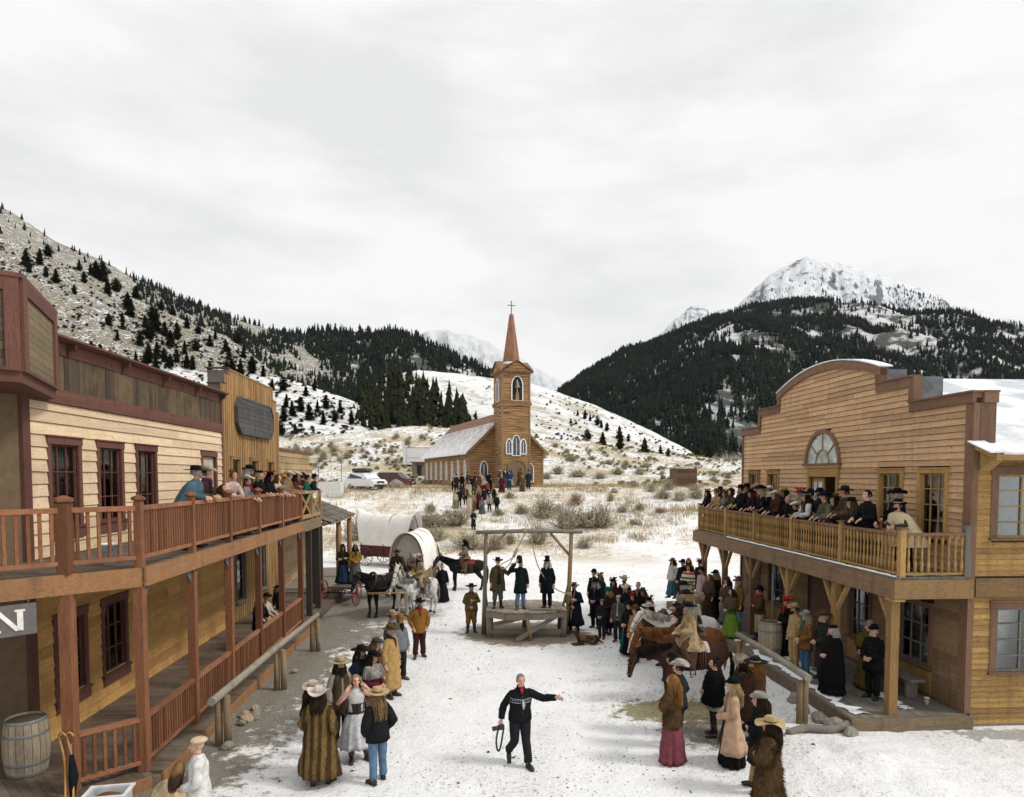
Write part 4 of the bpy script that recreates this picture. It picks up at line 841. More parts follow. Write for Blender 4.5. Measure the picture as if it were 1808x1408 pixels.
# uncounted small sage and tufts
V = []; F = []; cnt = 0
def tuft(p, h, n, spread, lean=0.35, w=0.02):
 for k in range(n):
  a = rng.uniform(0, 6.28); x = p[0] + rng.gauss(0, spread); y = p[1] + rng.gauss(0, spread); z = p[2]; l = h * rng.uniform(0.5, 1.1); dx, dy = rng.uniform(-lean, lean) * l, rng.uniform(-lean, lean) * l
  b = len(V); ww = w * rng.uniform(0.6, 1.3); V.extend([(x - ww*math.cos(a), y - ww*math.sin(a), z - 0.02), (x + ww*math.cos(a), y + ww*math.sin(a), z - 0.02), (x + dx, y + dy, z + l)]); F.append((b, b+1, b+2))
for k in range(5200):
 y = rng.uniform(46, 98); x = rng.uniform(-0.55, 0.50) * y + rng.uniform(-3, 3); z = Tz(x, y); nn = float(fbm(x * 0.16, y * 0.16, 4, 3.0)); pl = 1.0 if 60 < y < 96 else 0.45
 if nn + 0.35 * pl < 0.18: continue
 tuft((x, y, z), rng.uniform(0.18, 0.5), 9, 0.28, 0.4, 0.022)
for (x, y, n, sp) in [(1110,905,30,1.2),(1180,910,30,1.3),(1130,950,26,0.8),(1060,955,22,0.7),(945,925,10,0.6),(1200,900,30,1.0),(760,868,40,2.0),(700,862,40,2.4),(830,905,20,0.8),(870,920,14,0.6),(1000,860,40,3.0),(1070,870,40,2.6),(1110,885,30,1.8),(590,865,40,2.6),(640,880,26,1.6),(900,950,12,0.5),(545,900,20,1.6),(1150,922,30,1.4),(1235,905,26,1.2)]:
 p = ground_hit(x, y)
 for j in range(n):
  xx, yy = p.x + rng.gauss(0, sp), p.y + rng.gauss(0, sp * 0.8); tuft((xx, yy, Tz(xx, yy)), rng.uniform(0.3, 0.65), 14, 0.22, 0.35, 0.018)
tag(obj('dry_grass', numesh('dry_grass', V, F), leaf_mat('straw', (0.36, 0.27, 0.13), (0.62, 0.50, 0.29), 0.6)), 'dry yellow grass sticking out of the snow', kind='stuff')
pos = []; hs = []
for k in range(2600):
 y = rng.uniform(90, 172); x = rng.uniform(-0.62, 0.52) * y; nn = float(fbm(x * 0.09, y * 0.09, 4, 6.0))
 if nn < -0.15: continue
 pos.append((x, y, Tz(x, y))); hs.append(rng.uniform(0.3, 1.0))
forest('bench_shrubs', pos, hs, bush_lib, m_sages[1], 'scattered low brush on the snowy bench')
# clods, droppings and straw on the street snow
V = []; F = []
for k in range(9000):
 y = rng.uniform(7, 42); x = rng.uniform(-0.30, 0.36) * (y + 4); nn = float(fbm(x * 0.7, y * 0.7, 4, 9.0))
 if nn < 0.10 and rng.random() < 0.85: continue
 s_ = rng.uniform(0.005, 0.017) * (2.2 if rng.random() < 0.05 else 1); z = Tz(x, y); a = rng.uniform(0, 6.28); c, q = math.cos(a) * s_ * rng.uniform(1, 2.2), math.sin(a) * s_ * 1.3
 b = len(V); V += [(x - c, y - q, z), (x + q, y - c, z), (x + c, y + q, z), (x - q, y + c, z), (x, y, z + s_)]; F += [(b, b+1, b+4), (b+1, b+2, b+4), (b+2, b+3, b+4), (b+3, b, b+4)]
tag(obj('street_debris', numesh('street_debris', V, F), leaf_mat('debris', (0.09, 0.075, 0.05), (0.24, 0.20, 0.12), 1.5)), 'clods and droppings scattered over the street snow', kind='stuff')
V = []; F = []
for (cx, cy, n, sx, sy) in [(4.1, 15.6, 900, 0.9, 0.7), (4.4, 14.2, 900, 0.8, 0.8), (6.6, 15.6, 200, 0.5, 0.8), (3.6, 16.6, 300, 0.8, 0.5)]:
 for k in range(n):
  x, y = rng.gauss(cx, sx), rng.gauss(cy, sy); z = Tz(x, y); a = rng.uniform(0, 6.28); L = rng.uniform(0.05, 0.16); h = rng.uniform(0.005, 0.09); w = 0.006
  b = len(V); V += [(x - w*math.sin(a), y + w*math.cos(a), z + h), (x + w*math.sin(a), y - w*math.cos(a), z + h), (x + L*math.cos(a), y + L*math.sin(a), z + h*rng.random())]; F.append((b, b+1, b+2))
tag(obj('hay', numesh('hay', V, F), leaf_mat('hay', (0.17, 0.15, 0.05), (0.36, 0.31, 0.13), 3)), 'trampled hay under the horses', kind='stuff')
def rock_mesh(seed, sq=0.7):
 m = MB().ell((0,0,0), (1, 0.8, sq), 10, 7); rs = random.Random(seed)
 for i, v in enumerate(m.v):
  n = mnoise.noise(Vector(v) * 1.6 + Vector((seed * 3.7, 0, 0))); m.v[i] = tuple(Vector(v) * (1 + 0.42 * n))
 m.sm = [False] * len(m.f); return m.mesh('rock')
rock_meshes = [rock_mesh(i, 0.55 + 0.1 * (i % 4)) for i in range(6)]
m_rock = plain('granite', (0.23, 0.21, 0.175), 0.9, var=0.45, scale=5, bump=0.5); m_rock2 = plain('tan_rock', (0.38, 0.29, 0.18), 0.9, var=0.35, scale=4, bump=0.5)
def rock(label, p, s, i, mat=m_rock, group=None):
 o = obj('rock', rock_meshes[i % 6], mat); o.location = p; o.scale = (s, s, s); o.rotation_euler = (0, 0, i * 1.3); return tag(o, label, 'rock', group)
for i, (x, y, s) in enumerate([(1125,925,0.55),(1085,870,0.5),(700,862,0.9),(1040,955,0.25)]):
 p = ground_hit(x, y); rock(['round lichen covered boulder lying in the snow right of the scaffold', 'pale boulder on the rise right of the church steps', 'snow dusted boulder in the dry grass below the white car', 'small stone in the brush behind the scaffold'][i], p + Vector((0, 0, s * 0.2)), s, i)
# ================================================================== building helpers (local frame: x along the street front, y depth, z up)
def pane_mat():
 if 'pane' in _M: return _M['pane']
 b = NB('window_glass'); n = b.n; n.remove(b.b); o = n['Material Output']
 tr = n.new('ShaderNodeBsdfTransparent'); tr.inputs[0].default_value = (0.80, 0.83, 0.82, 1); gl = n.new('ShaderNodeBsdfGlossy'); gl.inputs['Roughness'].default_value = 0.06; gl.inputs[0].default_value = (0.9, 0.93, 0.95, 1)
 fr = n.new('ShaderNodeFresnel'); fr.inputs[0].default_value = 1.5; ad = n.new('ShaderNodeMath'); ad.operation = 'ADD'; ad.inputs[1].default_value = 0.07; b.L(fr.outputs[0], ad.inputs[0])
 v = b.coord((1,1,1)); bp = n.new('ShaderNodeBump'); bp.inputs['Strength'].default_value = 0.08; b.L(b.noise(v, 5, 2), bp.inputs['Height']); b.L(bp.outputs[0], gl.inputs['Normal'])
 m = n.new('ShaderNodeMixShader'); b.L(ad.outputs[0], m.inputs[0]); b.L(tr.outputs[0], m.inputs[1]); b.L(gl.outputs[0], m.inputs[2]); b.L(m.outputs[0], o.inputs[0])
 _M['pane'] = b.m; return b.m
def minus(a, b, holes):
 """interval [a,b] minus hole intervals"""
 r = [(a, b)]
 for (h0, h1) in holes:
  n = []
  for (p, q) in r:
   if h1 <= p or h0 >= q: n.append((p, q)); continue
   if h0 > p: n.append((p, h0))
   if h1 < q: n.append((h1, q))
  r = n
 return [(p, q) for p, q in r if q - p > 0.02]
def siding(par, z0, z1, bh, y0, out, mat, ext, holes=(), th=0.03, maxlen=4.5, seed=0, name='plank', lap=0.016, ycoord=None):
 """horizontal clapboards as single planks. ext(z)->(xa,xb). out = +1/-1 outward y. ycoord: wall runs along y at x=y0 instead"""
 rs = random.Random(seed); z = z0; i = 0
 while z < z1 - 0.02:
  zt = min(z + bh, z1); zm = (z + zt) / 2; e = ext(zm)
  if e is None: z = zt; continue
  hs = [(h[0], h[1]) for h in holes if h[2] < zt - 0.25 * bh and h[3] > z + 0.25 * bh]
  for (a, b) in minus(e[0], e[1], hs):
   cuts = [a]
   while b - cuts[-1] > maxlen: cuts.append(cuts[-1] + rs.uniform(0.45, 0.95) * maxlen)
   if b - cuts[-1] < 0.25 and len(cuts) > 1: cuts.pop()
   cuts.append(b)
   for p, q in zip(cuts, cuts[1:]):
    j = rs.uniform(-0.004, 0.004); t0 = th + j; t1 = th * 0.35; g = 0.002
    v = [(p+g, y0, z), (q-g, y0, z), (q-g, y0, zt+lap), (p+g, y0, zt+lap), (p+g, y0+out*t0, z-0.004+j), (q-g, y0+out*t0, z-0.004-j), (q-g, y0+out*t1, zt+lap), (p+g, y0+out*t1, zt+lap)]
    if ycoord: v = [(y, x, zz) for (x, y, zz) in v]
    f = [(0,1,2,3),(4,7,6,5),(0,4,5,1),(3,2,6,7),(0,3,7,4),(1,5,6,2)]
    obj(name, MB().add(v, f), mat, par, fixn=bool(ycoord) or out > 0)
  z = zt; i += 1
def vboards(par, x0, x1, w, y0, out, mat, zr, holes=(), th=0.025, name='board', batten=None, seed=0):
 rs = random.Random(seed); x = x0
 while x < x1 - 0.03:
  ww = w * rs.uniform(0.85, 1.2); xb = min(x + ww, x1); xm = (x + xb) / 2; za, zb = zr(xm)
  for (a, b) in minus(za, zb, [(h[2], h[3]) for h in holes if h[0] < xb - 0.3 * ww and h[1] > x + 0.3 * ww]):
   d = th + rs.uniform(-0.006, 0.006); ya, yb = sorted((y0, y0 + out * d)); obj(name, MB().box(x + 0.003, xb - 0.003, ya, yb, a, b), mat, par, fixn=False)
   if batten: ya, yb = sorted((y0 + out * 0.012, y0 + out * (th + 0.028))); obj('batten', MB().box(xb - 0.028, xb + 0.028, ya, yb, a + 0.004, b - 0.006), batten, par, fixn=False)
  x = xb
def wallgrid(par, x0, x1, z0, z1, ya, yb, holes, mat, name='wall', along='x'):
 xs = sorted({x0, x1} | {min(max(h[k], x0), x1) for h in holes for k in (0, 1)}); m = MB()
 for a, b in zip(xs, xs[1:]):
  if b - a < 1e-4: continue
  xm = (a + b) / 2
  for (p, q) in minus(z0, z1, [(h[2], h[3]) for h in holes if h[0] <= xm <= h[1]]):
   if along == 'x': m.box(a, b, ya, yb, p, q)
   else: m.box(ya, yb, a, b, p, q)
 return obj(name, m, mat, par)
def window(par, x0, x1, z0, z1, y, out, trim, mun, cols, rows, tw=0.12, head=0.16, sill=True, depth=0.05, curtain=None, skirt=0.0, muntw=0.022, name='window', label=None, along='x', matd=None):
 """x0..x1,z0..z1 = glazed opening; y = wall face; out = outward sign"""
 def B(m, a, b, ya, yb, p, q):
  ya, yb = sorted((ya, yb))
  return m.box(a, b, ya, yb, p, q) if along == 'x' else m.box(ya, yb, a, b, p, q)
 w = obj(name, B(MB(), x0, x1, y - out*0.055, y - out*0.062, z0, z1), pane_mat(), par)
 if label: w['label'] = label
 o = out; d = depth
 fr = MB(); B(fr, x0 - tw, x0, y - o*0.09, y + o*d, z0, z1 + 0.002); B(fr, x1, x1 + tw, y - o*0.09, y + o*d, z0, z1 + 0.002); B(fr, x0 - tw - 0.02, x1 + tw + 0.02, y - o*0.09, y + o*(d + 0.012), z1, z1 + head)
 B(fr, x0 - tw - 0.04, x1 + tw + 0.04, y, y + o*(d + 0.04), z1 + head, z1 + head + 0.03); obj('frame', fr, trim, w)
 if sill:
  s = MB(); B(s, x0 - tw - 0.03, x1 + tw + 0.03, y - o*0.09, y + o*(d + 0.06), z0 - 0.05, z0); obj('sill', s, trim, w)
  if skirt: s = MB(); B(s, x0 - tw, x1 + tw, y - o*0.02, y + o*(d + 0.03), z0 - 0.05 - skirt, z0 - 0.052); obj('apron', s, trim, w)
 bw = muntw * 1.7; sash = MB(); B(sash, x0, x0 + bw, y - o*0.075, y - o*0.02, z0, z1); B(sash, x1 - bw, x1, y - o*0.075, y - o*0.02, z0, z1); B(sash, x0 + bw, x1 - bw, y - o*0.075, y - o*0.02, z0, z0 + bw); B(sash, x0 + bw, x1 - bw, y - o*0.075, y - o*0.02, z1 - bw, z1); obj('sash', sash, mun, w)
 for i in range(1, cols):
  xm = x0 + (x1 - x0) * i / cols; m = MB(); B(m, xm - muntw/2, xm + muntw/2, y - o*0.07, y - o*0.03, z0 + bw, z1 - bw); obj('muntin', m, mun, w)
 for j in range(1, rows):
  zm = z0 + (z1 - z0) * j / rows; m = MB(); B(m, x0 + bw, x1 - bw, y - o*0.068, y - o*0.034, zm - muntw/2, zm + muntw/2); obj('muntin', m, mun, w)
 if curtain:
  for (a, b, za, zb) in curtain:
   m = MB(); n = 14; xa = x0 + (x1 - x0) * a; xb = x0 + (x1 - x0) * b; V = []
   for k in range(n + 1):
    x = xa + (xb - xa) * k / n; yy = y - o*(0.078 + 0.008 * math.sin(k * 2.1)); zz = z0 + (z1 - z0) * (za + 0.03 * math.sin(k * 1.1))
    V += [(x, yy, zz), (x, yy, z0 + (z1 - z0) * zb)] if along == 'x' else [(yy, x, zz), (yy, x, z0 + (z1 - z0) * zb)]
   m.add(V, [(2*k, 2*k+2, 2*k+3, 2*k+1) for k in range(n)], True); obj('curtain', m, matd or cloth((0.62, 0.64, 0.66)), w)
 return w
def mkframe(name, label, cat, ox, oy, U):
 return thing(name, label, cat, (ox, oy, 0), math.atan2(U[1], U[0]))
def unit(s): n = math.hypot(1, s); return (s / n, 1 / n)
UL, UR = unit(-0.075), unit(-0.065)
def Lw(u, v, z=0.0):  # left frame -> world (v into building)
 return Vector((-6.67 + UL[0]*u - UL[1]*v, 11.8 + UL[1]*u + UL[0]*v, z))
def Rw(u, v, z=0.0):  # right frame -> world (v towards the street)
 return Vector((10.1 + UR[0]*u - UR[1]*v, 14.55 + UR[1]*u + UR[0]*v, z))
# ------------------------------------------------------------------ woods
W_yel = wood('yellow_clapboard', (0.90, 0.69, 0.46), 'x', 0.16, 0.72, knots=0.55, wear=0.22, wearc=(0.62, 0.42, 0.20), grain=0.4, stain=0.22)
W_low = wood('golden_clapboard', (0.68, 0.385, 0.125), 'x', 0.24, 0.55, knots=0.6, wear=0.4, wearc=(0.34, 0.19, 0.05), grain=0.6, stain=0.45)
W_red = wood('red_trim', (0.215, 0.085, 0.058), 'x', 0.25, 0.6); W_redz = wood('red_trim_post', (0.19, 0.074, 0.05), 'z', 0.25, 0.6)
W_rail = wood('cedar_rail', (0.40, 0.165, 0.075), 'x', 0.3, 0.5, wear=0.3, wearc=(0.50, 0.28, 0.16)); W_railz = wood('cedar_post', (0.31, 0.122, 0.052), 'z', 0.4, 0.45, wear=0.35, wearc=(0.14, 0.055, 0.03))
W_beam = wood('cedar_beam', (0.44, 0.215, 0.09), 'x', 0.1, 0.45, wear=0.5, wearc=(0.19, 0.105, 0.05))
W_dark = wood('dark_boards', (0.115, 0.080, 0.048), 'z', 0.42, 0.5, wear=0.5, wearc=(0.27, 0.17, 0.07))
W_deck = wood('worn_deck', (0.185, 0.13, 0.088), 'y', 0.25, 0.6, wear=0.35, wearc=(0.27, 0.24, 0.20))
W_bat = wood('board_and_batten', (0.52, 0.305, 0.125), 'z', 0.36, 0.36, wear=0.3, wearc=(0.16, 0.10, 0.045)); W_batt = wood('batten', (0.60, 0.37, 0.16), 'z', 0.3, 0.45)
W_grey = wood('grey_weathered', (0.24, 0.215, 0.185), 'x', 0.25, 0.45); W_greyz = wood('grey_weathered_z', (0.24, 0.21, 0.175), 'z', 0.25, 0.45)
W_char = wood('charcoal_sign', (0.085, 0.083, 0.082), 'x', 0.35, 0.6, wear=0.4, wearc=(0.16, 0.155, 0.15))
W_back = plain('rough_wall', (0.16, 0.11, 0.065), 0.95)
M_iron = plain('grey_iron', (0.20, 0.205, 0.215), 0.6, 0.3)
# ================================================================== LEFT: saloon with long balcony
SAL = mkframe('saloon', 'long yellow clapboard saloon with red brown trim and two storey veranda', 'building', -6.67, 11.8, UL)
D = 2.55; UE = 11.35
upw = [(1.80, 2.75), (3.60, 4.55), (5.39, 6.33)]
holesU = [(a, b, 4.55, 6.24) for a, b in upw] + [(9.62, 10.72, 3.95, 6.22)]
loww = [(1.80, 2.78), (3.58, 4.54)]
holesL = [(a, b, 0.98, 2.58) for a, b in loww]
W_gapdark = plain('gap_shade_backing', (0.045, 0.032, 0.022), 0.95)  # backing coloured dark so the gaps between planks read as shadow lines
wallgrid(SAL, 0.95, UE, 0.0, 7.36, D + 0.0, D + 0.10, holesU + holesL, W_gapdark)
E_ = 0.11
sidh = [(h[0]-E_, h[1]+E_, h[2]-0.05, h[3]+0.15) for h in holesU + holesL]
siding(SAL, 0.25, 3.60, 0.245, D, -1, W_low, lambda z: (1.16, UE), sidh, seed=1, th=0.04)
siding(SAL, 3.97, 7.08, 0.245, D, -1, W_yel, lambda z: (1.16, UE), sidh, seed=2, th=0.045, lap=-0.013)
obj('corner_board', MB().box(0.93, 1.16, D - 0.05, D + 0.10, 0.25, 7.08), W_redz, SAL)
obj('corner_board', MB().box(UE, UE + 0.10, D - 0.05, D + 0.10, 0.25, 8.40), W_redz, SAL)
obj('frieze', MB().box(0.93, UE + 0.05, D - 0.07, D + 0.10, 7.08, 7.22), W_red, SAL); obj('frieze', MB().box(0.93, UE + 0.02, D - 0.045, D + 0.1, 7.22, 7.37), W_red, SAL)
vboards(SAL, 1.2, UE, 0.17, D + 0.02, -1, W_dark, lambda x: (7.37, 8.12), name='board', seed=4)
obj('parapet_back', MB().box(1.2, UE, D + 0.02, D + 0.12, 7.37, 8.30), W_back, SAL)
obj('cornice', MB().box(1.2, UE + 0.05, D - 0.03, D + 0.12, 8.10, 8.36), W_red, SAL); obj('cornice_cap', MB().box(1.2, UE + 0.12, D - 0.30, D + 0.16, 8.385, 8.43), W_red, SAL)
obj('cornice_cap', MB().box(1.2, UE + 0.1, D - 0.22, D + 0.14, 8.36, 8.385), W_redz, SAL)
for x in (2.5, 4.75, 7.0, 9.2, 11.3): obj('bracket', MB().prism([(D - 0.22, 8.36), (D - 0.02, 8.36), (D - 0.02, 8.06), (D - 0.07, 8.10), (D - 0.10, 8.20), (D - 0.2, 8.26)], x - 0.05, x + 0.05, 'x'), W_redz, SAL)
for (a, b) in upw: window(SAL, a, b, 4.55, 6.24, D, -1, W_redz, W_redz, 3, 3, head=0.15, skirt=0.22, curtain=[(0.05, 0.62, 0.0, 0.98)])
for (a, b) in loww: window(SAL, a, b, 0.98, 2.58, D, -1, W_redz, W_redz, 3, 3, head=0.16, skirt=0.2, curtain=[(0.0, 0.16, 0.0, 1.0)])
# upper door
dr = obj('door', MB().box(9.64, 10.70, D + 0.03, D + 0.07, 3.97, 6.20), plain('cream_door', (0.45, 0.41, 0.32), 0.7), SAL)
fr = MB().box(9.50, 9.62, D - 0.06, D + 0.08, 3.95, 6.22).box(10.72, 10.84, D - 0.06, D + 0.08, 3.95, 6.22).box(9.48, 10.86, D - 0.07, D + 0.08, 6.22, 6.38); obj('frame', fr, W_redz, dr)
for (a, b, c, d_) in ((9.74, 10.60, 5.55, 6.1), (9.74, 10.1, 4.15, 5.4), (10.2, 10.6, 4.15, 5.4)): obj('panel', MB().box(a, b, D + 0.015, D + 0.03, c, d_), plain('cream_panel', (0.50, 0.46, 0.37), 0.7), dr)
# chamfered corner and the rest of the shell, roof
ch = (-0.672, 0.741)   # direction of the chamfer in (u,v)
cw = Vector((0.95, D, 0));
def chp(s, off=0.0): return (s*ch[0] - off*ch[1]*-1*0, s*ch[1])
shell = MB()
pA = (0.94, D + 0.02); pB = (0.94 - 3.2*0.72, D + 3.2*0.69)
shell.prism([(pA[0], pA[1]), (pB[0], pB[1]), (pB[0], 9.5), (UE, 9.5), (UE, D + 0.12), (1.0, D + 0.12)], 7.2, 7.3, 'z')
shell.add([(pA[0], pA[1], 0), (pB[0], pB[1], 0), (pB[0], pB[1], 7.3), (pA[0], pA[1], 7.3)], [(0,1,2,3)])
shell.box(pB[0], UE, 9.4, 9.5, 0, 7.3).box(UE - 0.1, UE - 0.01, D + 0.12, 9.4, 0, 7.2)
shell.box(1.05, UE - 0.12, D + 0.13, 9.4, 3.5, 3.6)
obj('shell', shell, W_back, SAL)
# polygonal corner bay with plank faces
B1, B2 = Vector((-8.03, 10.93)), Vector((-9.1, 13.3))
def toL(p): d = Vector((p[0] + 6.67, p[1] - 11.8)); return (d.x*UL[0] + d.y*UL[1], -d.x*UL[1] + d.y*UL[0])
b1, b2 = toL(B1), toL(B2); b0 = toL((-9.6, 9.6)); b3 = toL((-10.6, 13.6)); b4 = toL((-11.6, 10.6))
poly = [b1, b2, b3, b4, b0]
def inset(poly, k):
 c = Vector((sum(p[0] for p in poly)/len(poly), sum(p[1] for p in poly)/len(poly))); return [tuple(c + (Vector(p) - c) * k) for p in poly]
bay = obj('corner_bay', MB().prism(inset(poly, 0.965), 7.22, 8.80, 'z'), W_back, SAL)
obj('bay_roof', MB().prism(inset(poly, 1.05), 8.80, 8.87, 'z'), W_red, bay); obj('bay_base', MB().prism(inset(poly, 1.0), 7.12, 7.30, 'z'), W_red, bay)
def face_pt(p, q, t, o=0.0):
 a = Vector(p); b = Vector(q); d = b - a; n = Vector((d.y, -d.x)).normalized(); c = Vector((sum(k[0] for k in poly)/5, sum(k[1] for k in poly)/5))
 if n.dot(a - c) < 0: n = -n
 return a + d*t + n*o
W_bay = wood('bay_planks', (0.30, 0.225, 0.13), 'x', 0.3, 0.5, wear=0.5, wearc=(0.17, 0.12, 0.05))
for (p, q, tag_) in ((b1, b2, 1), (b0, b1, 0)):
 for (t0, t1, z0, z1) in ((0.0, 0.10, 7.30, 8.80), (0.90, 1.0, 7.30, 8.80), (0.10, 0.90, 8.58, 8.80), (0.10, 0.90, 7.30, 7.36)):
  a, b = face_pt(p, q, t0, 0.02), face_pt(p, q, t1, 0.02); m = MB().bar((a.x, a.y, (z0+z1)/2), (b.x, b.y, (z0+z1)/2), 0.09, z1 - z0); obj('frame', m, W_redz, bay)
 for k in range(9):
  z0 = 7.36 + k * 0.1355; a, b = face_pt(p, q, 0.10, 0.0), face_pt(p, q, 0.90, 0.0); obj('plank', MB().bar((a.x, a.y, z0 + 0.066), (b.x, b.y, z0 + 0.064), 0.045, 0.128), W_bay if tag_ else W_dark, bay)
# --- decks
cps = [(0, 0), (ch[0]*3.4, ch[1]*3.4)]
def deckpoly(o): return [(-o*0.4, -o), (12.2 if o > 0.11 else 12.0, -o), (12.2 if o > 0.11 else 12.0, D - 0.01), (1.0, D - 0.01), (ch[0]*3.6 + 1.5, ch[1]*3.6 + 1.2), (ch[0]*3.6 - o*0.74, ch[1]*3.6 - o*0.67)]
bal = obj('balcony_floor', MB().prism(deckpoly(0.06), 3.80, 3.90, 'z'), W_deck, SAL)
low = obj('porch_floor', MB().prism(deckpoly(0.32), 0.0, 0.19, 'z'), W_deck, SAL)
for k in range(88):
 x0 = -0.02 + k * 0.137; obj('plank', MB().box(x0, x0 + 0.131, -0.34, D - 0.02, 0.192, 0.25 + 0.003 * math.sin(k * 5.1)), W_deck, low, fixn=False)
 obj('plank', MB().box(x0, x0 + 0.131, -0.08, D - 0.02, 3.902, 3.95 + 0.002 * math.sin(k * 3.3)), W_deck, bal, fixn=False)
Pc = Vector((ch[0], ch[1], 0)); Nc = Vector((-0.741, -0.672, 0))
for k in range(26):      # chamfered planks run square to the chamfer
 for (zz, th_, par, so_, ln, ov) in ((0.192, 0.052, low, 0.0, 3.3, 0.3), (3.902, 0.043, bal, 0.0, 3.3, 0.05)):
  s0 = 0.03 + k * 0.137; a = Pc * s0 + Nc * ov; L0 = min(ln, s0 * 0.90); b = Pc * s0 - Nc * (L0 + 0.03)
  obj('plank', MB().bar((a.x, a.y, zz + th_/2), (b.x, b.y, zz + th_/2), 0.131, th_), W_deck, par, fixn=False)
obj('fascia', MB().box(-0.02, 12.1, -0.115, -0.07, 3.62, 3.96), W_beam, SAL); obj('fascia', MB().bar(tuple(Nc*0.06 + Vector((0,0,3.79))), tuple(Pc*3.5 + Nc*0.06 + Vector((0,0,3.79))), 0.05, 0.34), W_beam, SAL)
obj('porch_edge', MB().box(-0.1, 12.2, -0.37, -0.33, -0.05, 0.235), W_beam, SAL); obj('porch_edge', MB().bar(tuple(Nc*0.31 + Vector((0,0,0.1))), tuple(Pc*3.5 + Nc*0.31 + Vector((0,0,0.1))), 0.04, 0.27), W_beam, SAL)
postu = [0.0, 2.29, 4.55, 6.90, 9.30, 11.75]
def pbox(x, y, w, z0, z1): return MB().box(x - w/2, x + w/2, y - w/2, y + w/2, z0, z1)
lace = MB()
def lacework():
 m = MB()
 for a, b in (((0,0),(0.26,0)), ((0,0),(0,-0.26)), ((0.26,0),(0.17,-0.10)), ((0.17,-0.10),(0.10,-0.16)), ((0.10,-0.16),(0,-0.26)), ((0.03,-0.03),(0.12,-0.12)), ((0.08,0),(0.08,-0.15)), ((0,-0.08),(0.15,-0.08)), ((0.16,0),(0.14,-0.11)), ((0,-0.16),(0.10,-0.15))):
  m.bar((a[0], 0, a[1]), (b[0], 0, b[1]), 0.018, 0.022)
 return m
lm = lacework().mesh('bracket'); lm2 = lacework().xf(Matrix.Scale(-1, 4, (1,0,0))).mesh('bracket')
for i, u in enumerate(postu):
 obj('post', pbox(u, 0.02, 0.16, 0.25, 3.62), W_railz, SAL)
 p = obj('balcony_post', pbox(u, 0.0, 0.13, 3.95, 5.14), W_railz, SAL); obj('cap', MB().lathe([(0.06, 5.14), (0.13, 5.17), (0.13, 5.21), (0.02, 5.26)], 4, (u, 0, 0), False, True), W_railz, p)
 for s_, mm in ((1, lm), (-1, lm2)):
  if i == 0 and s_ < 0: continue
  o = obj('bracket', mm, M_iron, SAL); o.location = (u + s_*0.08, 0.0, 3.60)
for s_ in (1.13, 2.6):
 q = Pc * s_; obj('post', pbox(q.x, q.y, 0.19, 0.25, 3.62), W_railz, SAL); p = obj('balcony_post', pbox(q.x, q.y, 0.2, 3.95, 5.14), W_railz, SAL); obj('cap', MB().lathe([(0.10, 5.14), (0.17, 5.17), (0.17, 5.22), (0.03, 5.27)], 4, (q.x, q.y, 0), False, True), W_railz, p)
bal_m = MB().box(-0.019, 0.019, -0.019, 0.019, 0, 1).mesh('baluster')
def railing(par, a, b, zt, zb, n, sq=0.038, lw=0.09):
 a = Vector((a[0], a[1], 0)); b = Vector((b[0], b[1], 0)); d = (b - a)
 r = obj('railing', MB().bar(tuple(a + Vector((0,0,zt - 0.04))), tuple(b + Vector((0,0,zt - 0.04))), lw, 0.085), W_rail, par)
 obj('bottom_rail', MB().bar(tuple(a + Vector((0,0,zb))), tuple(b + Vector((0,0,zb))), lw * 0.75, 0.07), W_rail, r)
 for k in range(n):
  p = a + d * ((k + 0.5) / n); o = obj('baluster', bal_m, W_railz, r); o.location = (p.x, p.y, zb + 0.03); o.scale = (sq/0.038, sq/0.038, zt - zb - 0.105); o.rotation_euler = (0, 0, math.atan2(d.y, d.x))
for i in range(5):
 railing(SAL, (postu[i] + 0.065, 0), (postu[i+1] - 0.065, 0), 5.06, 4.14, 20)
 railing(SAL, (postu[i] + 0.08, 0.02), (postu[i+1] - 0.08, 0.02), 1.25, 0.42, 19)
for (s0, s1, n, n2) in ((0.07, 1.03, 6, 6), (1.23, 2.5, 8, 8)):
 a, b = Pc*s0, Pc*s1; railing(SAL, (a.x, a.y), (b.x, b.y), 5.06, 4.14, n, 0.05)
a, b = Pc*0.09, Pc*1.03; railing(SAL, (a.x, a.y), (b.x, b.y), 1.25, 0.42, 6, 0.05)
# hanging sign with its last letter
sg = thing('hanging_sign', 'grey board sign with white letter N hung under the saloon balcony', 'sign', Lw(*( (Pc*2.16 + Nc*0.02).to_2d() ), 3.30), 0)
sg.rotation_euler = (0, 0, math.atan2(UL[1], UL[0]) + math.atan2(-ch[1], -ch[0]))
obj('board', MB().box(-0.95, 0.60, -0.03, 0.01, -0.25, 0.25), plain('grey_paint', (0.135, 0.12, 0.118), 0.8, scale=14), sg)
def serifN(m, x, z, w, h, y):
 st = w * 0.20
 for (p, q) in (((x, z), (x + st, z + h)), ((x + w - st, z), (x + w, z + h))): m.box(p[0], q[0], y, y + 0.012, p[1], q[1])
 for (xx, zz) in ((x - st*0.35, z), (x - st*0.35, z + h - st*0.45), (x + w - st*1.35, z + h - st*0.45)): m.box(xx, xx + st*1.7, y - 0.002, y + 0.010, zz, zz + st*0.45)
 m.add([(x + st*0.3, y, z + h), (x + st*1.3, y, z + h), (x + w - st*0.3, y, z), (x + w - st*1.3, y, z), (x + st*0.3, y + 0.014, z + h), (x + st*1.3, y + 0.014, z + h), (x + w - st*0.3, y + 0.014, z), (x + w - st*1.3, y + 0.014, z)], [(0,1,2,3),(4,7,6,5),(0,4,5,1),(1,5,6,2),(2,6,7,3),(3,7,4,0)])
 return m
obj('lettering', serifN(MB(), 0.02, -0.17, 0.40, 0.34, -0.045), plain('white_paint', (0.78, 0.75, 0.70), 0.7), sg)
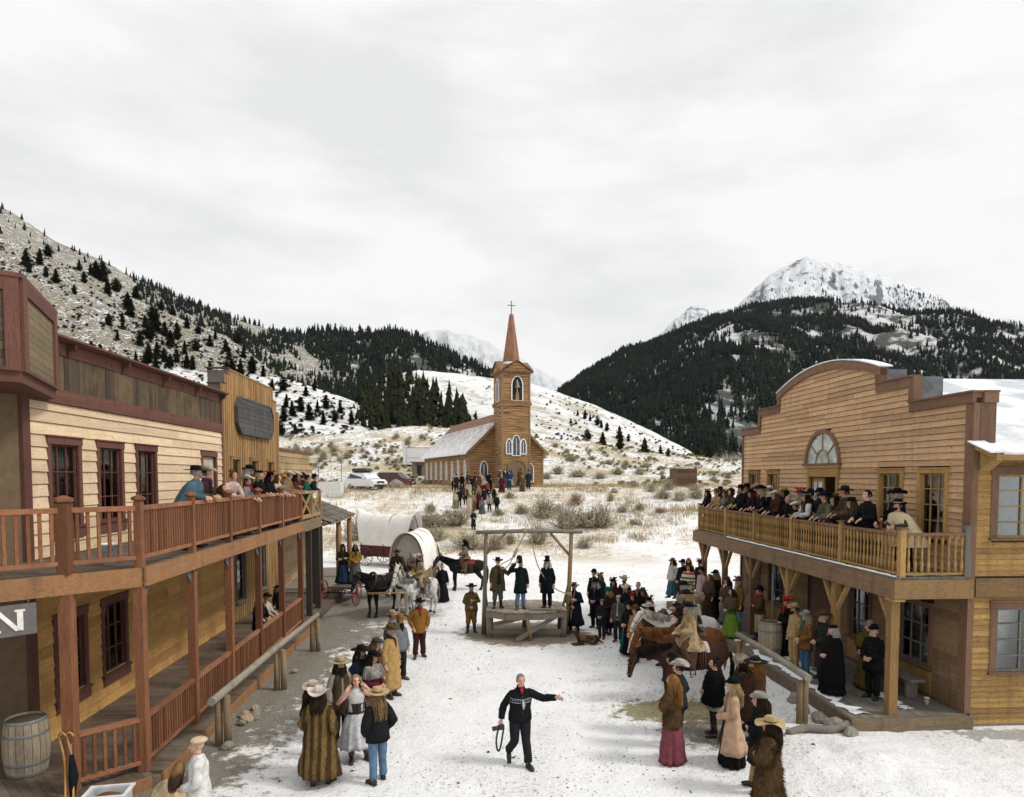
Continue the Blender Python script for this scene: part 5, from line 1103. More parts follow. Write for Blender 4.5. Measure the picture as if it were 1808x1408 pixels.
obj('hanger', MB().tube([(-0.5, -0.01, 0.25), (-0.5, -0.01, 0.36)], 0.012, 6).tube([(0.5, -0.01, 0.25), (0.5, -0.01, 0.36)], 0.012, 6), M_iron, sg)
# ------------------------------------------------------------------ second building: board and batten shop with sign
SHP = mkframe('shop', 'tall false front shop of vertical boards with a dark blank sign', 'building', -6.67, 11.8, UL)
S0, S1 = 11.47, 18.55
def ztop(x): return 0.0, (8.80 if x < 11.9 else (9.16 if x < 12.35 else (9.36 if x < 17.66 else (8.84 if x < 18.24 else 8.39))))
shw = [(12.34, 13.22), (14.50, 15.42), (16.74, 17.62)]
hU = [(a, b, 4.6, 6.2) for a, b in shw]; hL = [(12.6, 13.5, 0.9, 2.7), (15.2, 16.2, 0.9, 2.7)]
wallgrid(SHP, S0, S1, 0, 8.3, D + 0.03, D + 0.12, hU + hL, W_back); obj('parapet', MB().box(12.36, 17.64, D + 0.03, D + 0.12, 8.3, 9.3), W_back, SHP)
vboards(SHP, S0, S1, 0.21, D + 0.03, -1, W_bat, ztop, [(h[0]-0.08, h[1]+0.08, h[2]-0.05, h[3]+0.1) for h in hU + hL], batten=W_batt, seed=9)
for (x0, x1, z) in ((12.33, 17.68, 9.36), (17.68, 18.26, 8.84), (18.26, 18.62, 8.39)): obj('cap', MB().box(x0, x1, D - 0.03, D + 0.2, z, z + 0.06), W_bat, SHP)
obj('parapet_end', MB().box(12.30, 12.36, D, D + 0.75, 8.75, 9.36).box(11.85, 11.9, D, D + 0.55, 8.2, 8.83), W_greyz, SHP); obj('parapet_cap', MB().box(12.2, 12.42, D - 0.02, D + 0.8, 9.42, 9.46), W_char, SHP); obj('parapet_cap', MB().box(11.78, 11.96, D - 0.02, D + 0.6, 8.83, 8.87), W_char, SHP)
for (a, b, c, d_) in hU: window(SHP, a, b, c, d_, D + 0.0, -1, W_batt, W_batt, 1, 2, tw=0.08, head=0.08)
for (a, b, c, d_) in hL: window(SHP, a, b, c, d_, D + 0.0, -1, W_greyz, W_greyz, 1, 2, tw=0.09, head=0.09)
obj('shell', MB().box(S0, S1, 9.3, 9.4, 0, 8.2).box(S1 - 0.1, S1, D + 0.12, 9.3, 0, 8.2).box(S0, S1, D + 0.1, 9.4, 8.2, 8.3).box(S0 + 0.01, S1 - 0.11, D + 0.14, 9.3, 3.6, 3.7), W_back, SHP)
sgn = obj('sign_board', MB().prism([(12.75, 7.55), (13.15, 7.2), (16.9, 7.2), (17.25, 7.55), (17.25, 8.1), (16.95, 8.46), (13.1, 8.46), (12.75, 8.1)], D - 0.12, D - 0.06, 'y'), W_char, SHP)
for k in range(7):
 z0 = 7.215 + k * 0.177; e = 0.36 if k in (0, 6) else (0.12 if k in (1, 5) else 0); obj('plank', MB().box(12.78 + e, 17.22 - e, D - 0.15, D - 0.118, z0, z0 + 0.168), W_char, sgn)
obj('sign_edge', MB().ring([(12.70, 7.53), (13.13, 7.14), (16.92, 7.14), (17.30, 7.53), (17.30, 8.12), (16.97, 8.52), (13.08, 8.52), (12.70, 8.12)], [(12.77, 7.56), (13.16, 7.21), (16.89, 7.21), (17.23, 7.56), (17.23, 8.09), (16.94, 8.45), (13.11, 8.45), (12.77, 8.09)], D - 0.17, D - 0.05, 'y'), W_char, sgn)
# its balcony with crossed braces
obj('balcony_floor', MB().box(12.25, 15.0, 0.0, D - 0.02, 3.72, 3.93), W_deck, SHP); obj('fascia', MB().box(12.22, 15.05, -0.05, 0.0, 3.55, 3.95), wood('old_beam', (0.27, 0.205, 0.125), 'x', 0.1), SHP)
W_gold = wood('golden_beam', (0.45, 0.29, 0.12), 'x', 0.2, 0.5); W_goldz = wood('golden_post', (0.45, 0.29, 0.12), 'z', 0.2, 0.5)
rr = obj('railing', MB().box(11.9, 15.0, -0.05, 0.05, 4.93, 5.02), W_gold, SHP); obj('bottom_rail', MB().box(11.9, 15.0, -0.04, 0.04, 4.02, 4.16), W_gold, rr)
for x in (13.4, 14.95): obj('rail_post', MB().box(x - 0.05, x + 0.05, -0.06, 0.04, 3.93, 5.0), W_goldz, rr)
for (a, b) in ((11.9, 13.35), (13.45, 14.9)):
 obj('brace', MB().bar((a, -0.01, 4.16), (b, -0.01, 4.92), 0.05, 0.11), W_gold, rr); obj('brace', MB().bar((a, 0.012, 4.92), (b, 0.012, 4.16), 0.05, 0.10), W_gold, rr)
obj('porch_floor', MB().box(12.25, 18.6, -0.2, D, 0.0, 0.24), W_deck, SHP)
for (x, y) in ((13.4, 0.1), (14.9, 0.1), (15.9, 0.5), (17.3, 0.5)): obj('post', pbox(x, y, 0.2, 0.24, 3.55), wood('black_post', (0.06, 0.045, 0.035), 'z', 0.1), SHP)
# ------------------------------------------------------------------ third: low plank shop with shingled porch roof
LOG = mkframe('log_shop', 'low plank shop with shingled porch roof on log posts', 'building', -6.67, 11.8, UL)
W_log = wood('log_wood', (0.40, 0.225, 0.09), 'z', 0.2, 0.45); W_logx = wood('plank_wood', (0.52, 0.36, 0.19), 'x', 0.3, 0.5, wear=0.3)
G0, G1 = 18.7, 25.4
def gt(z): return (G0, 24.6 if z > 6.2 else G1)
wallgrid(LOG, G0, G1, 0, 6.1, D + 0.05, D + 0.2, [], W_back); siding(LOG, 0.2, 6.75, 0.30, D + 0.05, -1, W_logx, gt, [], th=0.05, maxlen=3.2, seed=13)
obj('cap', MB().box(G0, 24.75, D - 0.05, D + 0.3, 6.75, 6.86), W_red, LOG); obj('cap', MB().box(24.6, G1 + 0.1, D - 0.05, D + 0.3, 6.2, 6.28), W_red, LOG)
obj('awning', MB().add([(G0, D - 0.05, 5.75), (24.4, D - 0.05, 5.75), (24.4, D - 0.5, 5.5), (G0, D - 0.5, 5.5)], [(0,1,2,3)]), W_logx, LOG)
obj('shell', MB().box(G0, G1, 9.3, 9.4, 0, 6.0).box(G1 - 0.1, G1, D + 0.2, 9.3, 0, 6.0).box(G0, G1, D + 0.2, 9.4, 6.0, 6.1), W_back, LOG)
# porch roof slopes away from the wall towards the street
RX0, RX1, RY0, RY1, RZ0, RZ1 = 18.75, 25.4, 0.30, D, 3.42, 4.35
roof = obj('porch_roof', MB().add([(RX0, RY0, RZ0), (RX1, RY0, RZ0), (RX1, RY1, RZ1), (RX0, RY1, RZ1), (RX0, RY0, RZ0-0.1), (RX1, RY0, RZ0-0.1), (RX1, RY1, RZ1-0.1), (RX0, RY1, RZ1-0.1)], [(0,1,2,3),(4,7,6,5),(0,4,5,1),(1,5,6,2),(2,6,7,3),(3,7,4,0)]), W_log, LOG)
W_sh = wood('shingle', (0.175, 0.15, 0.12), 'y', 0.45, 0.5); sl = (RZ1 - RZ0) / (RY1 - RY0)
for r in range(5):
 ya = RY0 - 0.04 + r * 0.46; x = RX0 - rng.uniform(0, 0.3)
 while x < RX1:
  w = rng.uniform(0.32, 0.55); x1 = min(x + w, RX1 + 0.05); za = RZ0 + (ya - RY0) * sl + 0.07; yb = min(ya + 0.62, RY1); zb = RZ0 + (yb - RY0) * sl + 0.02; e = rng.uniform(-0.04, 0.04)
  obj('shingle', MB().add([(x+.008, ya+e, za-0.03), (x1-.008, ya+e, za-0.03), (x1-.008, yb, zb-0.015), (x+.008, yb, zb-0.015), (x+.008, ya+e, za), (x1-.008, ya+e, za), (x1-.008, yb, zb), (x+.008, yb, zb)], [(0,3,2,1),(4,5,6,7),(0,1,5,4),(1,2,6,5),(2,3,7,6),(3,0,4,7)]), W_sh, roof, fixn=False); x = x1
obj('porch_floor', MB().box(G0 - 0.05, 25.6, 0.1, D, 0.0, 0.42), wood('grey_deck', (0.34, 0.30, 0.24), 'y', 0.1), LOG); obj('step', MB().box(G0 - 0.5, G0 - 0.06, 0.3, D, 0.0, 0.33), W_grey, LOG)
obj('beam', MB().tube([(18.4, 0.55, 3.40), (25.6, 0.55, 3.40)], 0.11, 8), W_log, LOG)
for x in (22.0, 25.2): obj('post', MB().tube([(x, 0.55, 0.42), (x + 0.04, 0.57, 2.0), (x, 0.55, 3.4)], [0.15, 0.14, 0.13], 9), W_log, LOG)
# ================================================================== RIGHT: hall with arched false front
HAL = mkframe('hall', 'brown clapboard hall with arched stepped false front and a crowded balcony', 'building', 10.1, 14.55, UR)
W_pk = wood('pink_clapboard', (0.70, 0.44, 0.245), 'x', 0.26, 0.62, knots=0.95, wear=0.25, wearc=(0.40, 0.25, 0.13), grain=0.5, stain=0.3); W_br = wood('brown_trim', (0.28, 0.155, 0.09), 'x', 0.15, 0.6); W_brz = wood('brown_trim_z', (0.25, 0.135, 0.08), 'z', 0.15, 0.6)
W_gx = wood('gold_trim', (0.50, 0.30, 0.105), 'x', 0.2, 0.55); W_gz = wood('gold_trim_z', (0.52, 0.31, 0.11), 'z', 0.35, 0.55)
W_sideb = wood('side_clapboard', (0.50, 0.295, 0.095), 'y', 0.3, 0.55, knots=0.8); W_bm = wood('rough_beam', (0.31, 0.19, 0.105), 'x', 0.08, 0.55, knots=0.4)
M_tin = plain('tin', (0.14, 0.145, 0.155), 0.45, 0.6, var=0.4, scale=3)
HE = 12.28
def arch(x):   # top of false front at x
 if x < 2.05 or x > 10.73: return 7.36
 if x < 3.44 or x > 9.2: return 8.0
 t = (x - 6.32) / 2.88; return 8.42 + 0.56 * (1 - t * t)
def hext(z):
 if z < 7.36: return (0.22, HE - 0.05)
 if z < 8.0: return (2.05, 10.73)
 if z < 8.42: return (3.44, 9.2)
 t = math.sqrt(max(0, 1 - (z - 8.42) / 0.56)); return (6.32 - 2.88*t, 6.32 + 2.88*t) if t > 0.05 else None
cw_ = [(0.82, 1.66), (2.41, 3.26), (9.20, 9.95), (10.76, 11.55)]
hU = [(a, b, 4.15, 5.66) for a, b in cw_] + [(5.40, 6.94, 3.4, 5.56)]
fan = (5.30, 7.15, 5.98, 6.92)
hL = [(1.2, 2.3, 1.0, 2.45), (3.6, 4.5, 1.0, 2.45), (5.6, 6.9, 0.3, 2.5), (8.6, 9.7, 1.0, 2.45), (10.6, 11.5, 1.0, 2.45)]
wallgrid(HAL, 0.0, HE, 0, 7.3, -0.14, -0.02, hU + hL + [(5.45, 7.0, 5.98, 6.75)], W_gapdark)
obj('parapet', MB().prism([(2.08, 7.3), (10.7, 7.3), (10.7, 7.95), (9.17, 7.95), (9.17, 8.38)] + [(6.32 + 2.85*math.cos(a), 8.36 + 0.56*math.sin(a)) for a in [PI*k/20 for k in range(1, 20)]] + [(3.47, 8.38), (3.47, 7.95), (2.08, 7.95)], -0.14, -0.02, 'y'), W_gapdark, HAL)
sid = [(h[0]-0.1, h[1]+0.1, h[2]-0.04, h[3]+0.1) for h in hU + hL] + [(5.28, 7.16, 5.7, 6.45), (5.5, 6.95, 6.4, 6.7), (5.8, 6.6, 6.65, 6.95)]
siding(HAL, 3.40, 8.98, 0.152, -0.02, 1, W_pk, hext, sid, lap=-0.012, th=0.042, maxlen=3.6, seed=21)
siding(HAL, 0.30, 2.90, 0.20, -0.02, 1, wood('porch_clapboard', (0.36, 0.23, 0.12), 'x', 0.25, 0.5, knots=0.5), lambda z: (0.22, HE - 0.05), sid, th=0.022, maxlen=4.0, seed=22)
# parapet trim
for (x0, x1, z) in ((0.0, 2.12, 7.36), (10.66, HE + 0.05, 7.36), (2.05, 3.5, 8.0), (9.14, 10.73, 8.0)):
 obj('parapet_trim', MB().box(x0, x1, -0.16, 0.07, z - 0.17, z + 0.06), W_br, HAL); obj('parapet_cap', MB().box(x0 - 0.02, x1 + 0.02, -0.2, 0.11, z + 0.06, z + 0.10), W_br, HAL)
for (x, z0, z1) in ((2.05, 7.46, 8.06), (10.73, 7.46, 8.06), (3.44, 8.10, 8.48), (9.2, 8.10, 8.48)): obj('parapet_trim', MB().box(x - 0.10, x + 0.10, -0.15, 0.062, z0, z1), W_brz, HAL)
m = MB(); n = 24; O = []; I = []
for k in range(n + 1):
 x = 6.32 - 2.98 + 5.96 * k / n; t = (x - 6.32) / 2.98; O.append((x, 8.50 + 0.56 * (1 - t*t))); I.append((x, 8.28 + 0.56 * (1 - t*t)))
for k in range(n):
 p = [O[k], O[k+1], I[k+1], I[k]]; m.prism(p, -0.18, 0.08, 'y')
obj('arch_trim', m, W_br, HAL)
for (x, z0, z1) in ((2.05, 7.48, 8.06), (3.44, 8.1, 8.46)): obj('tin_flashing', MB().box(x - 0.02, x + 0.02, -0.75, -0.18, z0, z1), M_tin, HAL);
obj('arch_cap', MB().prism([(x, z + 0.015) for x, z in O] + [(x, z + 0.05) for x, z in reversed(O)], -0.3, 0.10, 'y'), plain('snow_cap', (0.82, 0.83, 0.84), 0.7), HAL)
obj('corner_board', MB().box(-0.03, 0.22, -0.1, 0.045, 0.3, 7.186), W_brz, HAL); obj('corner_board', MB().box(HE - 0.08, HE + 0.02, -0.1, 0.045, 0.3, 7.186), W_brz, HAL)
obj('parapet_return', MB().box(-0.036, 0.05, -0.46, -0.102, 6.2, 7.184), W_brz, HAL); obj('parapet_trim', MB().box(-0.05, 0.05, -0.50, -0.163, 7.19, 7.42), W_br, HAL); obj('parapet_cap', MB().box(-0.06, 0.06, -0.52, -0.203, 7.422, 7.46), W_br, HAL)
for (a, b) in cw_: window(HAL, a, b, 4.15, 5.66, 0.0, 1, W_gz, W_gz, 3, 4 if a < 4 else 3, tw=0.1, head=0.1, muntw=0.024, curtain=None if a < 4 else [(0.35, 0.75, 0.1, 0.95)])
for (a, b, c, d_) in hL:
 if c > 0.5: window(HAL, a, b, c, d_, 0.0, 1, W_brz, W_greyz, 3, 3, tw=0.1, head=0.08, curtain=[(0.5, 1.0, 0.55, 1.0)] if a < 2 else None, matd=cloth((0.55, 0.43, 0.36)), muntw=0.03)
obj('apron_panel', MB().box(1.1, 2.4, 0.0, 0.03, 0.35, 0.9), W_gz, HAL); obj('apron_panel', MB().box(3.5, 4.6, 0.0, 0.03, 0.35, 0.9), W_gz, HAL); obj('apron_panel', MB().box(8.5, 9.8, 0.0, 0.03, 0.35, 0.9), W_gz, HAL)
# double door upstairs, right leaf open
fr = obj('door', MB().box(6.20, 6.92, -0.10, -0.05, 3.42, 5.54), W_gz, HAL)
obj('frame', MB().box(5.28, 5.40, -0.12, 0.05, 3.4, 5.58).box(6.94, 7.06, -0.12, 0.05, 3.4, 5.58).box(5.24, 7.10, -0.12, 0.07, 5.56, 5.84).box(5.18, 7.16, -0.1, 0.10, 5.84, 5.90), W_gx, fr)
obj('pane', MB().box(6.32, 6.80, -0.048, -0.044, 4.75, 5.40), glass('door_glass', (0.55, 0.58, 0.6), 0.1), fr)
for (a, b, c, d_) in ((6.54, 6.575, 4.75, 5.40), (6.32, 6.80, 5.06, 5.09)): obj('muntin', MB().box(a, b, -0.043, -0.02, c, d_), W_gz, fr)
lf = obj('open_door_leaf', MB().bar((5.44, -0.14, 4.48), (5.47, -0.75, 4.48), 0.05, 2.12), W_gz, HAL)
# fan light
cx, cz, rx, rz = 6.225, 5.98, 0.92, 0.94
arc = [(cx + rx*math.cos(PI*k/24), cz + rz*math.sin(PI*k/24)) for k in range(25)]; arco = [(cx + (rx+0.12)*math.cos(PI*k/24), cz + (rz+0.12)*math.sin(PI*k/24)) for k in range(25)]
fw = obj('fan_window', MB().prism(arc, -0.01, 0.012, 'y'), glass('fan_glass', (0.42, 0.47, 0.47), 0.12), HAL)
m = MB()
for k in range(24): m.prism([arc[k], arco[k], arco[k+1], arc[k+1]], -0.02, 0.075, 'y')
obj('frame', m, W_br, fw); obj('sill', MB().box(cx - rx - 0.16, cx + rx + 0.16, -0.02, 0.10, cz - 0.08, cz), W_br, fw)
m = MB(); ai = [(cx + 0.38*math.cos(PI*k/12), cz + 0.42*math.sin(PI*k/12)) for k in range(13)]
for k in range(12): m.bar((ai[k][0], 0.025, ai[k][1]), (ai[k+1][0], 0.025, ai[k+1][1]), 0.03, 0.035, (0,1,0))
obj('muntin', m, W_gx, fw)
for a in (PI*0.22, PI*0.5, PI*0.78): obj('muntin', MB().bar((cx + 0.38*math.cos(a), 0.025, cz + 0.42*math.sin(a)), (cx + rx*math.cos(a), 0.025, cz + rz*math.sin(a)), 0.03, 0.035, (0,1,0)), W_gx, fw)
# shadow marks of lost letters stay a stain: handled in plank material
# side wall facing the camera (runs away from the street), wing roof
wl = [(-1.75, -0.58, 4.22, 5.62), (-1.85, -0.66, 1.22, 2.66)]
wallgrid(HAL, -9.0, -0.14, 0, 6.3, 0.0, 0.12, [(a, b, c, d_) for a, b, c, d_ in wl], W_gapdark, along='y')
siding(HAL, 3.38, 6.2, 0.125, 0.0, -1, W_sideb, lambda z: (-9.0, -0.10), lap=-0.009, holes=[(a-0.12, b+0.12, c-0.06, d_+0.14) for a, b, c, d_ in wl], th=0.022, maxlen=3.0, seed=31, ycoord=True)
siding(HAL, 0.05, 2.94, 0.125, 0.0, -1, W_sideb, lambda z: (-9.0, -0.10), lap=-0.009, holes=[(a-0.12, b+0.12, c-0.06, d_+0.14) for a, b, c, d_ in wl], th=0.022, maxlen=3.0, seed=32, ycoord=True)
obj('band', MB().box(-0.07, 0.02, -9.0, -0.1, 2.92, 3.33), wood('band_y', (0.26, 0.155, 0.06), 'y', 0.1), HAL)
obj('foundation', MB().box(-0.03, 0.0, -9.0, 0.0, -0.3, 0.06), W_grey, HAL)
for i, (a, b, c, d_) in enumerate(wl): window(HAL, a, b, c, d_, 0.0, -1, W_brz, W_gz if i == 0 else W_greyz, 2 if i == 0 else 2, 4, tw=0.16, head=0.14, along='y', muntw=0.03, depth=0.035, curtain=[(0.0, 1.0, 0.0, 1.0)] if i == 0 else [(0.0, 1.0, 0.62, 1.0)], matd=cloth((0.30, 0.31, 0.30)) if i == 0 else cloth((0.62, 0.50, 0.46)))
obj('shell', MB().box(0.0, HE, -9.1, -9.0, 0, 6.3).box(HE - 0.1, HE, -9.0, -0.14, 0, 6.3).box(0.12, HE - 0.1, -9.0, -0.15, 3.0, 3.2), W_back, HAL)
rm = MB(); ez, rz_, rx_ = 6.02, 8.55, 6.14
rm.prism([(-0.62, ez), (rx_, rz_), (HE + 0.62, ez), (HE + 0.62, ez + 0.07), (rx_, rz_ + 0.08), (-0.62, ez + 0.07)], -9.6, -0.16, 'y')
def tin_snow():
 b = NB('snowy_tin_roof'); v = b.coord((1,1,1)); n = b.noise(v, 0.9, 6, 0.6); n2 = b.noise(b.coord((9, 0.6, 1)), 2, 3)
 col = b.mix(b.ramp(n, [(0.40, 0.0), (0.56, 1.0)]), b.ramp(n2, [(0.3, (0.40, 0.43, 0.47)), (0.7, (0.55, 0.58, 0.62))]), (0.82, 0.84, 0.87)); b.color(col); b.rough(b.ramp(n, [(0.4, 0.35), (0.56, 0.7)])); b.bump(n, 0.3, 0.05); return b.m
ro = obj('roof', rm, tin_snow(), HAL)
obj('fascia', MB().box(-0.66, -0.60, -9.6, 0.02, ez - 0.10, ez + 0.02), W_gx, ro)
rk = MB(); rk.bar((-0.66, 0.0, ez - 0.02), (0.25, 0.0, ez + 0.33), 0.05, 0.12); obj('rake_board', rk, W_gx, ro); obj('eave_block', MB().prism([(-0.5, ez - 0.02), (-0.05, ez + 0.1), (-0.05, ez - 0.32)], -0.35, -0.1, 'y'), W_gx, ro)
obj('eave_lip', MB().add([(-0.66, 0.16, ez + 0.075), (0.0, 0.16, ez + 0.34), (0.0, -0.2, ez + 0.36), (-0.66, -0.2, ez + 0.09), (-0.66, 0.16, ez + 0.05), (0.0, 0.16, ez + 0.315), (0.0, -0.2, ez + 0.33), (-0.66, -0.2, ez + 0.06)], [(0,1,2,3),(4,7,6,5),(0,4,5,1),(1,5,6,2),(2,6,7,3),(3,7,4,0)]), tin_snow(), ro)
# balcony
BV = 1.66
bf = obj('balcony_floor', MB().box(-0.05, 12.85, 0.03, BV + 0.02, 3.22, 3.33), W_deck, HAL)
for k in range(13): obj('plank', MB().box(-0.08, 12.88, 0.035 + k*0.132, 0.035 + k*0.132 + 0.126, 3.332, 3.38), W_grey, bf, fixn=False)
obj('beam', MB().box(-0.12, 12.95, BV + 0.02, BV + 0.14, 2.90, 3.33), W_bm, HAL); obj('beam', MB().box(-0.14, -0.02, 0.0, BV + 0.15, 2.905, 3.325), wood('beam_y', (0.34, 0.205, 0.08), 'y', 0.08, 0.55, knots=0.3), HAL)
def snow_strip(par, x0, x1, y0, y1, z, seed, n=60):
 rs = random.Random(seed); V = []; F = []
 for k in range(n + 1):
  x = x0 + (x1 - x0) * k / n; a = y0 + rs.uniform(0, 0.75) * (y1 - y0); b = max(a + 0.01, y1 - rs.uniform(0, 0.3) * (y1 - y0)); V += [(x, a, z), (x, (a+b)/2, z + 0.022 + rs.uniform(0, 0.014)), (x, b, z)]
 for k in range(n): F += [(3*k, 3*k+3, 3*k+4, 3*k+1), (3*k+1, 3*k+4, 3*k+5, 3*k+2)]
 return obj('snow_patch', MB().add(V, F, True), plain('fresh_snow', (0.85, 0.86, 0.87), 0.7, var=0.05, scale=20), par)
snow_strip(bf, -0.05, 9.5, BV - 0.04, BV + 0.12, 3.382, 3); snow_strip(bf, 0.0, 0.5, 0.3, 1.3, 3.382, 4, 12)
bu = [0.0, 2.35, 4.95, 7.5, 9.95, 12.75]
turn = MB().lathe([(0.034, 0), (0.034, 0.26), (0.020, 0.275), (0.030, 0.295), (0.016, 0.32), (0.024, 0.42), (0.028, 0.48), (0.022, 0.56), (0.015, 0.62), (0.030, 0.65), (0.019, 0.675), (0.034, 0.69), (0.034, 0.92)], 8, (0,0,0), True, True).mesh('baluster')
def turned_rail(par, a, b, n, z0=3.44, zt=4.34):
 a = Vector((a[0], a[1], 0)); b = Vector((b[0], b[1], 0)); d = b - a
 r = obj('railing', MB().bar(tuple(a + Vector((0,0,zt - 0.03))), tuple(b + Vector((0,0,zt - 0.03))), 0.10, 0.06), W_br, par); obj('bottom_rail', MB().bar(tuple(a + Vector((0,0,z0))), tuple(b + Vector((0,0,z0))), 0.06, 0.05), W_gx, r)
 for k in range(n):
  p = a + d * ((k + 0.5) / n); o = obj('baluster', turn, W_gz, r); o.location = (p.x, p.y, z0 + 0.02); o.scale = (1, 1, (zt - z0 - 0.06) / 0.92)
for i, u in enumerate(bu):
 p = obj('balcony_post', pbox(u, BV - 0.08, 0.12, 3.38, 4.42), W_gz, HAL); obj('cap', pbox(u, BV - 0.08, 0.18, 4.42, 4.46), W_brz, p)
 if i < 5: turned_rail(HAL, (u + 0.07, BV - 0.08), (bu[i+1] - 0.07, BV - 0.08), int((bu[i+1] - u) / 0.142))
turned_rail(HAL, (0.0, BV - 0.16), (0.0, 0.12), 9); obj('balcony_post', pbox(0.0, 0.10, 0.14, 3.38, 4.5), W_greyz, HAL)
turned_rail(HAL, (12.75, BV - 0.16), (12.75, 0.12), 9)
# porch
dk = obj('porch_deck', MB().box(-0.08, 13.4, 0.03, 2.66, 0.0, 0.24), W_bm, HAL)
for k in range(20): obj('plank', MB().box(-0.12, 13.45, 0.035 + k*0.133, 0.035 + k*0.133 + 0.127, 0.242, 0.30), W_grey, dk, fixn=False)
obj('porch_edge', MB().box(-0.14, 13.45, 2.67, 2.73, -0.06, 0.285), wood('edge_board', (0.20, 0.15, 0.095), 'x', 0.1), HAL); obj('porch_edge', MB().box(-0.19, -0.125, -0.05, 2.73, -0.06, 0.285), wood('edge_board_y', (0.27, 0.20, 0.12), 'y', 0.1), HAL)
for (a, b, c, d_, sd_) in ((0.1, 5.5, 2.05, 2.62, 1), (6.0, 13.2, 2.1, 2.6, 2), (0.3, 1.6, 0.9, 1.25, 5), (3.0, 6.0, 1.5, 1.9, 6)): snow_strip(dk, a, b, c, d_, 0.302, sd_, 40)
for i, u in enumerate((0.06, 2.45, 4.95, 7.5, 9.85, 12.0)):
 obj('post', pbox(u, BV + 0.04 if i == 0 else BV - 0.02, 0.19 if i == 0 else 0.17, 0.30, 2.90), W_gz if i < 3 else W_brz, HAL)
 for s_ in (1, -1):
  if i == 0 and s_ < 0: continue
  obj('brace', MB().bar((u + s_*0.06, BV - 0.02, 2.18), (u + s_*0.55, BV - 0.02, 2.88), 0.09, 0.10, (0, 1, 0)), W_gx, HAL)
obj('porch_cap', MB().box(-0.14, 0.2, BV - 0.1, BV + 0.15, 2.85, 2.895), W_gx, HAL)
obj('downpipe', MB().tube([(9.2, 0.12, 0.3), (9.2, 0.12, 2.9)], 0.035, 8), plain('white_pipe', (0.7, 0.7, 0.7), 0.5), HAL)
obj('porch_door', MB().box(5.62, 6.88, -0.08, -0.04, 0.3, 2.48), W_brz, HAL)
# ================================================================== church
CA = math.radians(19.2); cf = Vector((math.sin(CA), -math.cos(CA))); cr_ = Vector((math.cos(CA), math.sin(CA)))   # front normal, right
CZ = 4.35
CH = thing('church', 'brown weathered plank church with tall steeple and cross', 'church', (-0.63, 75.4, CZ), CA)   # local: x right, -y front, z up; origin at centre of nave front
def church_wood(name, axis):
 b = NB(name); v = b.coord((0.35, 0.35, 5.2)); n = b.noise(v, 1.6, 5, 0.7); w = b.new('ShaderNodeTexWave', wave_type='BANDS', bands_direction='Z'); w.inputs['Scale'].default_value = 1.15; w.inputs['Distortion'].default_value = 0.3; b.L(b.coord((1,1,1)), w.inputs['Vector'])
 big = b.noise(b.coord((1,1,1)), 0.35, 4); col = b.ramp(n, [(0.34, (0.05, 0.028, 0.014)), (0.44, (0.20, 0.11, 0.045)), (0.55, (0.38, 0.225, 0.10)), (0.72, (0.60, 0.43, 0.25))])
 col = b.mix(b.ramp(big, [(0.42, 0.0), (0.62, 0.6)]), col, (0.33, 0.18, 0.07)); col = b.mix(b.ramp(w.outputs['Fac'], [(0.0, 0.8), (0.16, 0.0)]), col, (0.05, 0.028, 0.015))
 b.color(col); b.rough(0.9); b.bump(w.outputs['Fac'], 0.5, 0.04); return b.m
WC = church_wood('church_planks', 'z'); W_ct = wood('church_trim', (0.36, 0.23, 0.125), 'z', 0.1)
M_wt = plain('white_window_trim', (0.75, 0.75, 0.75), 0.6); M_rust = plain('rusty_tin', (0.215, 0.105, 0.055), 0.75, 0.0, var=0.5, scale=2.5)
NW, NL_, EZ, RZc = 4.35, 25.0, 4.15, 8.4
nv = obj('nave', MB().prism([(-NW, -0.6), (NW, -0.6), (NW, EZ), (0, RZc - 0.1), (-NW, EZ)], 0.0, NL_, 'y'), WC, CH)
def snow_roof():
 b = NB('snow_streaked_roof'); n = b.noise(b.coord((1.2, 5.0, 1.2)), 1.1, 6, 0.7); big = b.noise(b.coord((1,1,1)), 0.3, 3); sx = b.new('ShaderNodeSeparateXYZ'); b.L(b.coord((1,1,1)), sx.inputs[0])
 f = b.math('ADD', n, b.math('MULTIPLY', b.math('SUBTRACT', sx.outputs[2], 6.2), 0.035)); col = b.mix(b.ramp(f, [(0.44, 0.0), (0.60, 1.0)]), (0.80, 0.81, 0.82), b.mix(n, (0.10, 0.06, 0.045), (0.30, 0.19, 0.14))); b.color(col); b.rough(0.85); b.bump(n, 0.4, 0.05); return b.m
for s_ in (-1, 1):
 sl = (RZc - EZ) / NW; xo = NW + 0.55; zo = EZ - 0.55 * sl; f = 0.80
 m = MB().prism([(s_*xo, zo), (s_*xo*(1-f), zo + (RZc - zo)*f), (s_*xo*(1-f), zo + (RZc - zo)*f + 0.12), (s_*xo, zo + 0.12)], -0.45, NL_ + 0.5, 'y'); r = obj('roof', m, snow_roof(), CH)
 obj('ridge_panel', MB().prism([(s_*xo*0.24, RZc - (RZc-zo)*0.24 + 0.13), (0, RZc + 0.14), (0, RZc + 0.2), (s_*xo*0.24, RZc - (RZc-zo)*0.24 + 0.19)], -0.3, NL_ + 0.4, 'y'), M_rust, r)
 obj('rake_board', MB().bar((s_*xo, -0.47, zo + 0.02), (0, -0.47, RZc), 0.1, 0.26), W_ct, r)
for x in (-NW, NW): obj('corner_board', MB().box(x - 0.1, x + 0.1, -0.03, 0.1, -0.5, EZ - 0.1), W_ct, nv)
